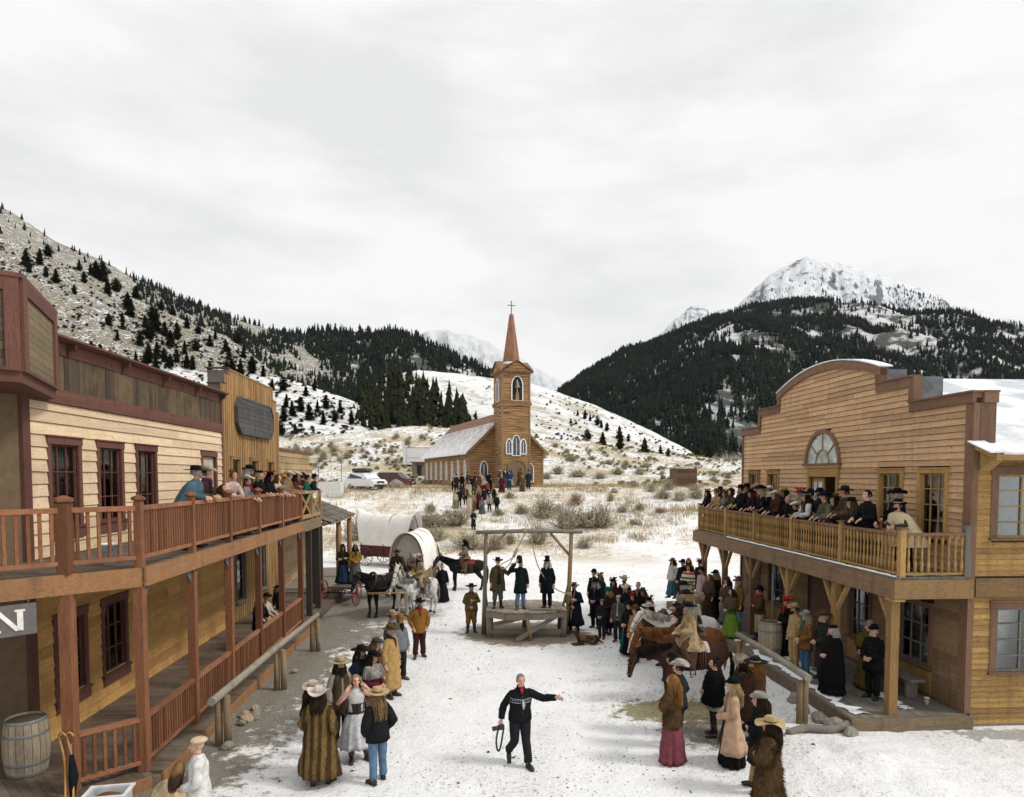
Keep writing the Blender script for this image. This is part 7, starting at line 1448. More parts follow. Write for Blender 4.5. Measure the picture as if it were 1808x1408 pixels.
# ================================================================== people
SK = [(0.52, 0.30, 0.215), (0.47, 0.265, 0.185), (0.56, 0.33, 0.24), (0.43, 0.24, 0.165)]
BLACK = (0.012, 0.012, 0.014); CHAR = (0.035, 0.035, 0.038); NAVY = (0.014, 0.020, 0.038); DKBR = (0.045, 0.028, 0.018); BRN = (0.105, 0.062, 0.034); RUST = (0.25, 0.105, 0.026); TAN = (0.40, 0.28, 0.14); CREAM = (0.62, 0.54, 0.40); WHITE = (0.72, 0.70, 0.66); GREY = (0.20, 0.20, 0.20); OLIVE = (0.085, 0.070, 0.034); JEAN = (0.10, 0.17, 0.28); MAROON = (0.115, 0.018, 0.028); RED = (0.42, 0.025, 0.025); TEAL = (0.02, 0.13, 0.125); PINK = (0.55, 0.36, 0.31); BLOND = (0.42, 0.29, 0.13); BRUN = (0.045, 0.027, 0.016); REDH = (0.30, 0.115, 0.035); GREYH = (0.42, 0.41, 0.40); WHT = (0.68, 0.67, 0.65); GREENC = (0.06, 0.12, 0.035); GOLD = (0.42, 0.25, 0.04); SUEDE = (0.22, 0.105, 0.030); BLUE = (0.06, 0.13, 0.22); MUST = (0.40, 0.25, 0.05)
hair_m = lambda c: fur(c)
def person(label, p, yaw, h, pose='A', top=None, hem=0.75, w=1.0, fl=0.04, op=0.0, under=None, legs=None, lw=1.0, end=0.95, skirt=None, shem=0.05, sfl=0.17, boots=DKBR, tall=0.25, hat='none', hc=BLACK, band=None, hair='short', hairc=BRUN, beard=0, bc=None, cape=None, chem=0.95, cfl=0.05, scarf=None, furry=False, gloves=None, plume=None, sl=1.0, skin=None, group=None, apron=None, vestsl=0.0, cat='person', tuft=0, tl=0.05, stripes=False, capefur=False, turn=0):
 hh = HATH[hat] if hat != 'none' else 0.0; sc = h / (1.757 + hh); k = POSE[pose]['lean']
 t = thing('person', label, cat, p, R(yaw), group, sc); skin = skin or SK[rng.randrange(4)]
 obj('body', body_mesh(pose), skinmat(skin), t)
 off = leanp((0, 0, 1.50), k) - Vector((0, 0, 1.50))
 def onhead(name, me, mat):
  o = obj(name, me, mat, t); o.location = off
  return o
 if legs: obj('trousers', cached(('pants', pose, lw, end), lambda: pants_mesh(pose, lw, end)), cloth(legs), t)
 if skirt: obj('skirt', cached(('skirt', pose, shem, sfl), lambda: skirt_mesh(pose, shem, sfl, 0.12)), skirt if not isinstance(skirt, tuple) else cloth(skirt), t)
 if not skirt or shem > 0.12:
  for s in (0, 1): obj('boot', cached(('boot', pose, s, tall), lambda: boot_mesh(pose, s, tall)), plain('leather%d' % int(boots[0]*1000), boots, 0.55), t)
 if under is not None: obj('shirt', cached(('vest', pose, w, vestsl), lambda: vest_mesh(pose, w, vestsl)), cloth(under), t)
 if top is not None:
  mt = fur(top, stripes=stripes) if furry else cloth(top); ck = ('coat', pose, hem, w, fl, op, sl); cm = cached(ck, lambda: coat_mesh(pose, hem, w, fl, op, sl, 0.05)); o = obj('coat', cm, mt, t)
  if tuft: obj('fur', cached(ck + ('t', tuft, tl), lambda: tufted(cm, tuft, tl, 3)), mt, o)
  if op > 4 and not furry: obj('lapel', cached(('lapel', pose), lambda: lapel(pose)), cloth(tint(top, 0.75)), o)
  elif not furry: obj('button', cached(('btn', pose, w), lambda: buttons(pose, w)), plain('horn', (0.09, 0.07, 0.05), 0.4), o)
  if gloves is None and under is not None: pass
 if cape is not None:
  mt = fur(cape) if capefur else cloth(cape); ck = ('cape', pose, chem, cfl); cm = cached(ck, lambda: cape_mesh(pose, chem, cfl, 0.06)); o = obj('cape', cm, mt, t)
  if capefur: obj('fur', cached(ck + ('t',), lambda: tufted(cm, 1600, 0.05, 5)), mt, o)
 if scarf is not None: obj('scarf', cached(('scarf', pose), lambda: scarf_mesh(pose)), cloth(scarf), t)
 if hair != 'none': onhead('hair', cached(('hair', hair), lambda: hair_mesh(hair)), hair_m(hairc))
 if beard: onhead('beard', cached(('beard', beard), lambda: beard_mesh(beard)), hair_m(bc or hairc))
 if hat != 'none':
  hm = cached(('hat', hat), lambda: hat_mesh(hat)); ho = onhead('hat', hm, fur(hc) if hat == 'fur' else cloth(hc))
  if hat in BANDH: b = obj('hat_band', cached('band', band_mesh), cloth(band or tint(hc, 0.35)), ho)
  if hat == 'fur': obj('fur', cached('furhat_t', lambda: tufted(hm, 700, 0.05, 2, 0.1)), fur(hc), ho)
  if plume: obj('plume', cached('plume', plume_mesh), cloth(plume), ho)
 if gloves is not None:
  for s, a in zip((-1, 1), POSE[pose]['arms']):
   def gl(s=s, a=a):
    w_ = leanp(a['w'], k); m = MB(); d = a['h']; m.tube([w_ - d*0.05, w_], [0.05, 0.042], 9); m.ell(w_ + d*0.055, (0.05, 0.05, 0.05), 9, 6); hand(m, w_ + d*0.01, d, s);
    return m.mesh('glove')
   obj('glove', cached(('glove', pose, s), gl), cloth(gloves), t)
 return t
def lapel(pose):
 k = POSE[pose]['lean']; m = MB()
 for s in (-1, 1):
  pts = [(s*0.030, -0.075, 1.49), (s*0.085, -0.098, 1.44), (s*0.105, -0.142, 1.33), (s*0.045, -0.150, 1.18), (s*0.020, -0.146, 1.24), (s*0.022, -0.120, 1.38)]
  q = [leanp(p, k) for p in pts]; m.add(q + [p + Vector((0, -0.008, 0)) for p in q], [(0,1,2,3,4,5), (6,7,8,9,10,11)] + [(i, (i+1) % 6, (i+1) % 6 + 6, i + 6) for i in range(6)])
 return m.mesh('lapel')
def buttons(pose, w):
 k = POSE[pose]['lean']; m = MB()
 for z, y in ((1.36, -0.132), (1.26, -0.142), (1.16, -0.142), (1.06, -0.142)): m.ell(leanp((0.012, y*w, z), k), (0.011, 0.006, 0.011), 7, 4)
 return m.mesh('button')
def scarf_mesh(pose):
 k = POSE[pose]['lean']; m = MB(); lofted(m, [(1.545, 0.072, 0.070, 0.0, 0.04), (1.525, 0.092, 0.092, -0.002, 0.05), (1.49, 0.105, 0.105, -0.004, 0.05), (1.455, 0.095, 0.100, -0.004, 0.04)], 22, k); q = [leanp(p, k) for p in ((0.0, -0.115, 1.49), (0.02, -0.145, 1.40), (0.015, -0.155, 1.28))]; m.tube(q, [(0.03, 0.014), (0.04, 0.012), (0.03, 0.008)], 8); return m.mesh('scarf')
def G(px, py, h, base=0.0): return atz(px, py, base + h)      # place from the top of the head
def spot(px, py, h):
 p = G(px, py, h); return Vector((p.x, p.y, Tz(p.x, p.y)))
def ppl(label, px, py, h, yaw, **k): return person(label, spot(px, py, h), yaw, h, **k)
# ------------------------------------------------------------------ the photographer walking up the street
ph = ppl('man in black patterned sweater striding up the street with a camera, arm out', 918, 1187, 1.80, 12, pose='W', top=(0.016, 0.018, 0.021), hem=0.86, fl=0.0, w=1.10, sl=1.02, legs=(0.026, 0.029, 0.034), lw=1.04, boots=BLACK, hair='short', hairc=(0.36, 0.35, 0.34), skin=(0.55, 0.29, 0.21))
k_ = POSE['W']['lean']
def knit_band():
 m = MB(); b = 0; seg = 40
 for (z, q) in ((1.335, 1.0), (1.27, 1.0)):
  for k in range(seg + 1): t = -PI + 2*PI*k/seg; m.v.append(tuple(leanp((0.220*q*math.sin(t), -0.002 - 0.1465*q*1.0*math.cos(t), z - 0.03*math.cos(t)), k_)))
 for k in range(seg): m.f.append((k, k+1, seg+1+k+1, seg+1+k)); m.sm.append(True)
 return m
def band_tex():
 b = NB('nordic_band'); v = b.coord((1,1,1)); sp_ = b.new('ShaderNodeSeparateXYZ'); b.L(v, sp_.inputs[0]); x = sp_.outputs[0]
 a = b.math('ABSOLUTE', b.math('SUBTRACT', b.math('FRACT', b.math('MULTIPLY', x, 21.0)), 0.5)); zz = b.math('ABSOLUTE', b.math('SUBTRACT', b.math('FRACT', b.math('MULTIPLY', sp_.outputs[2], 26.0)), 0.5)); f = b.ramp(b.math('ADD', a, zz), [(0.22, 0.8), (0.30, 0.0)]); b.color(b.mix(f, (0.018, 0.02, 0.024), (0.42, 0.47, 0.52))); b.rough(0.95); return b.m
obj('knit_band', knit_band(), band_tex(), ph)
for zo in (0.037, -0.037):
 m = MB(); P_ = []
 for k in range(41): t = -PI + 2*PI*k/40; P_.append(leanp((0.2215*math.sin(t), -0.002 - 0.148*math.cos(t), 1.3025 + zo - 0.03*math.cos(t)), k_))
 m.tube(P_, 0.0045, 5); obj('knit_stripe', m, cloth((0.38, 0.43, 0.48)), ph)
obj('collar', MB().tube([leanp((0, 0.01, 1.475), k_), leanp((0, 0.0, 1.54), k_)], [0.083, 0.075], 14, False), cloth((0.014, 0.015, 0.018)), ph); obj('red_shirt', MB().prism([(-0.032, 1.50), (0.032, 1.50), (0.0, 1.40)], -0.185, -0.10, 'y'), cloth((0.5, 0.03, 0.03)), ph); q = [leanp(p, k_) for p in ((0.015, -0.150, 1.30), (0.03, -0.170, 1.20), (0.03, -0.172, 1.12))]; obj('kerchief', MB().tube(q, [(0.012, 0.01), (0.032, 0.012), (0.010, 0.006)], 8), cloth((0.55, 0.53, 0.48)), ph)
cm = thing('camera', 'black camera with dangling strap held low in the walking mans right hand', 'camera', ph.location, ph.rotation_euler.z, None, ph.scale.x); w_ = leanp(POSE['W']['arms'][0]['w'], k_) + Vector((0.0, -0.01, -0.13))
MBK = plain('camera_black', (0.014, 0.014, 0.015), 0.45)
cb_ = obj('camera_body', MB().box(w_.x - 0.055, w_.x + 0.055, w_.y - 0.035, w_.y + 0.035, w_.z - 0.05, w_.z + 0.04).box(w_.x - 0.02, w_.x + 0.02, w_.y - 0.03, w_.y + 0.03, w_.z + 0.04, w_.z + 0.065), MBK, cm); obj('lens', MB().tube([(w_.x - 0.05, w_.y - 0.01, w_.z - 0.005), (w_.x - 0.17, w_.y - 0.03, w_.z - 0.02)], [0.038, 0.045], 14), MBK, cb_)
obj('strap', MB().tube(curve([(w_.x - 0.05, w_.y, w_.z), (w_.x - 0.10, w_.y - 0.02, w_.z - 0.25), (w_.x - 0.07, w_.y - 0.02, w_.z - 0.44), (w_.x - 0.02, w_.y - 0.02, w_.z - 0.38), (w_.x + 0.05, w_.y, w_.z - 0.01)]), [(0.018, 0.004)]*33, 6), MBK, cm)
# ------------------------------------------------------------------ near left group
ppl('person in striped fur coat and white cowboy hat seen from behind', 563, 1208, 1.84, 176, pose='P', top=(0.30, 0.19, 0.075), hem=0.20, fl=0.12, w=1.22, furry=True, stripes=True, sl=1.2, tuft=4200, tl=0.045, legs=BLACK, boots=BLACK, hat='cowboy', hc=(0.66, 0.58, 0.50), band=(0.5, 0.42, 0.35), hair='long', hairc=BRUN)
person('person in long dark brown coat half hidden by the striped fur coat', spot(563, 1208, 1.84) + Vector((-0.24, 0.42, 0)), 150, 1.80, pose='A', top=DKBR, hem=0.20, fl=0.06, legs=BLACK, boots=BLACK, hat='slouch', hc=(0.52, 0.44, 0.36), hair='long', hairc=BRUN)
ppl('long haired bearded man in tan hat and olive fur vest', 600, 1157, 1.84, 40, pose='A', top=(0.115, 0.085, 0.045), furry=True, hem=0.70, sl=0, op=16, w=1.08, under=(0.36, 0.29, 0.27), vestsl=1.25, legs=BLACK, boots=BLACK, hat='wide', hc=(0.40, 0.335, 0.21), hair='vlong', hairc=BRUN, beard=0.22)
bw_ = ppl('smiling blonde woman in white dress and black corset, hands in her hair', 628, 1190, 1.72, 20, pose='H', skirt=(0.72, 0.72, 0.74), shem=0.30, sfl=0.19, under=(0.74, 0.73, 0.72), boots=(0.045, 0.026, 0.02), tall=0.52, hair='wavy', hairc=(0.50, 0.34, 0.15), skin=(0.60, 0.36, 0.27))
obj('corset', (lambda m: (lofted(m, [(1.20, 0.168, 0.124, -0.004, 0.0), (1.12, 0.158, 0.120, -0.004, 0.0), (1.04, 0.158, 0.122, -0.002, 0), (0.98, 0.178, 0.136, 0, 0)], 26, 0.05), m)[1])(MB()), plain('corset_leather', (0.016, 0.012, 0.012), 0.45), bw_)
m = MB()
for z in (1.17, 1.13, 1.09, 1.05, 1.01): m.bar((-0.02, -0.135, z), (0.02, -0.135, z - 0.025), 0.006, 0.006).bar((0.02, -0.135, z), (-0.02, -0.135, z - 0.025), 0.006, 0.006)
m.tube([(0, -0.135, 0.99), (0.02, -0.15, 0.92)], 0.006, 5); obj('laces', m, cloth(BLACK), bw_); obj('necklace', MB().lathe([(0.062, 1.485), (0.066, 1.495), (0.062, 1.505)], 18), plain('pearl', (0.7, 0.68, 0.64), 0.3), bw_)
m = MB(); lofted(m, [(1.28, 0.245, 0.15, 0.06, 0.03), (1.15, 0.30, 0.19, 0.07, 0.04), (1.02, 0.29, 0.18, 0.08, 0.05), (0.92, 0.22, 0.14, 0.09, 0.04)], 30, 0.05, 62); obj('shawl', m, cloth((0.13, 0.10, 0.075)), bw_)
ppl('woman in tan flat brimmed hat, black puffer jacket and blue jeans', 666, 1212, 1.78, -140, pose='P', top=(0.020, 0.021, 0.024), hem=0.80, w=1.14, fl=0.02, sl=1.28, under=(0.28, 0.10, 0.035), op=10, legs=(0.13, 0.22, 0.33), lw=0.96, boots=BLACK, hat='wide', hc=(0.55, 0.37, 0.20), band=(0.09, 0.05, 0.03), hair='wavy', hairc=(0.33, 0.21, 0.10), scarf=(0.02, 0.021, 0.024))
ppl('stout man in navy jacket and broad black hat with long dark hair', 637, 1137, 1.86, 60, pose='P', top=(0.018, 0.028, 0.042), hem=0.80, w=1.28, sl=1.2, legs=CHAR, boots=BLACK, hat='wide', hc=(0.016, 0.015, 0.014), hair='vlong', hairc=BRUN, beard=0.10, bc=(0.30, 0.27, 0.24))
ppl('person in black hat and red vest with white fur collar', 658, 1147, 1.76, 70, pose='C', top=MAROON, hem=0.80, legs=BLACK, hat='slouch', hc=BLACK, hair='long', hairc=BRUN, cape=(0.66, 0.62, 0.54), chem=1.22, cfl=0.0, capefur=True)
ppl('person in grey green hat and rust brown leather jacket', 664, 1124, 1.80, 75, pose='A', top=(0.13, 0.055, 0.022), hem=0.78, legs=DKBR, hat='slouch', hc=(0.075, 0.075, 0.055), hair='long', hairc=(0.30, 0.19, 0.09))
ppl('white bearded man in long yellow duster and olive hat', 690, 1102, 1.86, 62, pose='A', top=(0.52, 0.33, 0.125), hem=0.22, fl=0.07, w=1.08, sl=1.12, legs=BRN, boots=DKBR, hat='wide', hc=(0.115, 0.085, 0.028), hair='short', hairc=WHT, beard=0.12, bc=WHT, scarf=(0.06, 0.04, 0.03))
ppl('dark bearded man in grey vest and golden felt hat with hands behind his back', 706, 1082, 1.86, 48, pose='A', top=(0.20, 0.22, 0.235), hem=0.82, w=1.06, under=(0.10, 0.16, 0.22), legs=CHAR, boots=BRN, hat='tall', hc=(0.27, 0.165, 0.045), hair='short', hairc=BRUN, beard=0.26)
ppl('man in pinkish tan hat standing behind the bearded man in grey', 692, 1077, 1.86, 60, pose='A', top=(0.09, 0.075, 0.06), hem=0.7, legs=CHAR, hat='slouch', hc=(0.42, 0.28, 0.20), hair='short', scarf=(0.30, 0.30, 0.30))
ppl('man in rust orange coat, red scarf and black hat standing apart', 740, 1054, 1.87, 20, pose='P', top=(0.30, 0.135, 0.030), hem=0.76, w=1.10, sl=1.1, legs=(0.060, 0.018, 0.016), lw=1.1, boots=(0.07, 0.03, 0.02), hat='slouch', hc=BLACK, scarf=(0.25, 0.03, 0.025), hair='short', hairc=(0.3, 0.28, 0.26), beard=0.03)
wc = person('person in white coat and cream flat cap by the porch corner', Vector((-4.72, 9.75, 0)), -65, 1.70, pose='C', top=(0.78, 0.77, 0.74), hem=0.72, w=1.14, sl=1.15, legs=TAN, hat='beret', hc=(0.62, 0.48, 0.34), hair='none')
bag = tag(obj('fur_pouch', (lambda m: m.ell((0, 0, 0), (0.10, 0.17, 0.26), 14, 9))(MB()), hide((0.22, 0.12, 0.05), (0.03, 0.018, 0.01))), 'brown and tan fur pouch held by the person in the white coat', 'bag'); bag.location = (-5.02, 9.68, 1.10); bag.rotation_euler = (0.2, 0.3, 0.4)
# ------------------------------------------------------------------ armed men and woman by the scaffold
def rifle(label, person_, pose, a, b):
 t = thing('rifle', label, 'rifle', person_.location, person_.rotation_euler.z, None, person_.scale.x); a, b = Vector(a), Vector(b); d = (b - a)
 obj('stock', MB().tube([a, a + d*0.20, a + d*0.34], [(0.020, 0.045), (0.018, 0.032), (0.016, 0.022)], 8).tube([a + d*0.34, a + d*0.68], 0.018, 8), plain('walnut', (0.13, 0.055, 0.025), 0.45), t); obj('barrel', MB().tube([a + d*0.36, b], [0.011, 0.009], 8), M_iron, t); obj('receiver', MB().tube([a + d*0.32, a + d*0.45], [(0.020, 0.030), (0.018, 0.024)], 8), M_iron, t)
r1 = ppl('man in brown coat and knee breeches holding a rifle left of the scaffold', 832, 1030, 1.78, 8, pose='R', top=(0.125, 0.085, 0.030), hem=0.80, w=1.12, op=12, under=(0.20, 0.17, 0.13), legs=(0.20, 0.105, 0.030), lw=1.2, end=0.35, boots=(0.02, 0.018, 0.018), tall=0.72, hat='wide', hc=DKBR, hair='short', beard=0.06, bc=GREYH); rifle('rifle held across the chest of the man in knee breeches', r1, 'R', (-0.16, -0.26, 0.92), (0.20, -0.27, 1.58))
r2 = ppl('bearded man in long black coat shouldering a rifle right of the scaffold', 1014, 1028, 1.84, -12, pose='R', top=(0.014, 0.016, 0.028), hem=0.30, fl=0.12, w=1.14, sl=1.15, legs=BLACK, boots=BLACK, hat='slouch', hc=(0.075, 0.04, 0.024), hair='short', beard=0.08, gloves=(0.52, 0.44, 0.30)); rifle('long rifle held upright by the man in the long black coat', r2, 'R', (-0.10, -0.28, 0.72), (0.10, -0.22, 1.86))
ppl('woman in long black buttoned dress standing alone in the snow', 781, 996, 1.69, 20, pose='A', top=(0.014, 0.015, 0.022), hem=0.92, w=0.95, skirt=(0.014, 0.015, 0.022), sfl=0.13, hair='bun', hairc=(0.11, 0.045, 0.02), boots=BLACK)
# three men on the scaffold
def onscaf(label, px, Y, yaw, h, **k):
 a = aty(px, 1066, Y); return person(label, Vector((a.x, Y, 0.98)), yaw, h, **k)
onscaf('stout man in open brown coat holding the noose', 879, 22.95, 14, 1.80, pose='N', top=(0.085, 0.058, 0.026), hem=0.62, w=1.22, op=24, fl=0.08, under=(0.025, 0.03, 0.036), legs=(0.10, 0.092, 0.062), lw=1.12, end=0.45, boots=(0.02, 0.017, 0.016), tall=0.75, hat='slouch', hc=(0.02, 0.02, 0.02), hair='short', hairc=GREYH)
onscaf('man in dark green coat and jeans raising his cap on the scaffold', 919, 22.75, 10, 1.72, pose='T', top=(0.010, 0.020, 0.018), hem=0.58, fl=0.10, legs=(0.12, 0.20, 0.32), boots=(0.09, 0.035, 0.018), hair='short', hairc=(0.40, 0.38, 0.36), beard=0.04)
cp = aty(917, 985, 22.6); cap_ = tag(obj('raised_cap', MB().lathe([(0.10, 0.0), (0.105, 0.12), (0.085, 0.24), (0.02, 0.27), (0.001, 0.27)], 16), cloth((0.03, 0.018, 0.022))), 'dark cap lifted overhead by the man in jeans', 'cap'); cap_.location = (cp.x, 22.66, 2.60)
onscaf('white bearded man in top hat and black frock coat on the scaffold', 966, 22.95, -20, 1.84, pose='A', top=(0.010, 0.014, 0.018), hem=0.55, fl=0.07, w=1.10, op=8, under=(0.02, 0.022, 0.026), legs=(0.012, 0.014, 0.018), boots=BLACK, hat='top', hc=(0.010, 0.011, 0.013), hair='long', hairc=WHT, beard=0.20, bc=WHT)
# ------------------------------------------------------------------ onlookers right of the scaffold (top of head px)
Q = [
(1049,1004,1.90,-40,'tall man in black coat and black hat at the back of the onlookers', dict(top=BLACK, hem=0.45, legs=BLACK, hat='bowler', hc=BLACK, under=WHITE, op=8)),
(1052,1021,1.84,-35,'man with long white hair, black hat and shawl beside the rifleman', dict(pose='C', top=(0.014,0.016,0.03), hem=0.40, legs=BLACK, hat='wide', hc=BLACK, hair='vlong', hairc=WHT, beard=0.12, bc=WHT, scarf=(0.10,0.11,0.12), op=10, under=(0.08,0.08,0.085))),
(1060,1010,1.76,-30,'woman in large olive flowered hat among the onlookers', dict(top=(0.02,0.05,0.042), hem=0.5, skirt=BLACK, hat='plume', hc=(0.25,0.24,0.12), plume=(0.22,0.05,0.03), hair='long', hairc=REDH)),
(1083,1018,1.78,-25,'woman in big black feathered hat and dark wrap', dict(top=(0.05,0.02,0.03), hem=0.6, skirt=BLACK, hat='plume', hc=BLACK, plume=(0.012,0.015,0.02), hair='long', hairc=BRUN)),
(1103,1014,1.86,-30,'moustached man in pale tan cowboy hat at the back', dict(top=(0.016,0.02,0.03), hem=0.5, legs=BLACK, hat='cowboy', hc=(0.48,0.40,0.28), beard=0.03, under=WHITE, op=9)),
(1127,1028,1.76,-35,'bareheaded grey haired man in dark suit', dict(top=(0.016,0.017,0.022), hem=0.75, legs=BLACK, hair='short', hairc=(0.25,0.22,0.20), under=WHITE, op=12)),
(1075,1035,1.72,-60,'woman in teal velvet hat and dark fur coat', dict(pose='C', top=(0.045,0.028,0.02), furry=True, hem=0.45, w=1.15, sl=1.2, skirt=BLACK, shem=0.28, sfl=0.10, tall=0.5, boots=BLACK, hat='plume', hc=(0.01,0.13,0.11), plume=(0.01,0.15,0.13), hair='long', hairc=BLOND)),
(1063,1057,1.38,-35,'small boy in grey cap hugging his coat', dict(pose='C', top=(0.025,0.027,0.033), hem=0.75, legs=CHAR, hat='cap', hc=(0.13,0.125,0.115))),
(1106,1031,1.80,-30,'man in cream cowboy hat and navy coat', dict(top=(0.014,0.018,0.034), hem=0.5, legs=BLACK, hat='cowboy', hc=(0.62,0.53,0.38), w=1.1)),
(1092,1050,1.60,-30,'boy in tan flat cap, grey suit and bow tie', dict(top=(0.085,0.085,0.080), hem=0.78, legs=(0.03,0.032,0.036), boots=(0.12,0.055,0.03), hat='cap', hc=(0.40,0.33,0.24), under=(0.55,0.60,0.68), op=13)),
(1118,1042,1.74,-50,'woman in red velvet hat looking towards the scaffold', dict(top=(0.03,0.012,0.016), hem=0.6, skirt=BLACK, hat='plume', hc=(0.33,0.02,0.035), plume=(0.35,0.03,0.05), hair='long', hairc=BRUN)),
(1111,1060,1.72,-50,'woman in long black dress with a teal parasol', dict(pose='C', top=(0.012,0.012,0.016), hem=0.80, skirt=(0.012,0.012,0.016), sfl=0.15, hat='slouch', hc=BLACK, hair='long', hairc=BRUN)),
(1135,1038,1.76,-35,'woman in charcoal hat and black wrap at the back', dict(top=BLACK, hem=0.6, skirt=BLACK, hat='slouch', hc=(0.05,0.048,0.046), hair='long', hairc=(0.14,0.05,0.025))),
(1146,1050,1.74,-50,'woman in black hat trimmed with green feathers', dict(top=BLACK, hem=0.6, skirt=BLACK, hat='plume', hc=BLACK, plume=(0.05,0.085,0.03), hair='long', hairc=BLOND, scarf=(0.05,0.08,0.03))),
(1122,1068,1.74,-60,'person in mustard leather coat and brown felt hat', dict(top=(0.36,0.19,0.06), hem=0.5, legs=BRN, hat='slouch', hc=(0.10,0.055,0.028), hair='long', hairc=BRUN)),
(1146,1064,1.74,-60,'person in broad white felt hat behind the white horse', dict(top=BRN, hem=0.6, legs=BRN, hat='wide', hc=(0.55,0.49,0.40), hair='long', hairc=BRUN)),
(1172,1074,1.72,-60,'person in brown slouch hat behind the white horse', dict(top=(0.06,0.045,0.03), hem=0.6, legs=BRN, hat='slouch', hc=(0.17,0.11,0.06), hair='long', hairc=BRUN)),
]
for (px, py, h, yaw, lab, d) in Q: ppl(lab, px, py, h, yaw + rng.uniform(-6, 6), **d)
pp = spot(1106, 1060, 1.70); ps = thing('parasol', 'furled teal parasol held by the woman in black', 'parasol', pp + Vector((-0.15, -0.35, 0.0))); obj('cloth', MB().tube([(-0.06, 0, 0.12), (-0.03, 0, 0.45), (0, 0, 0.8)], [0.015, 0.05, 0.03], 9, fold=0.2), cloth((0.01, 0.11, 0.10)), ps); obj('shaft', MB().tube([(-0.07, 0, 0.02), (0.02, 0, 1.05)], 0.009, 6), W_gold, ps)
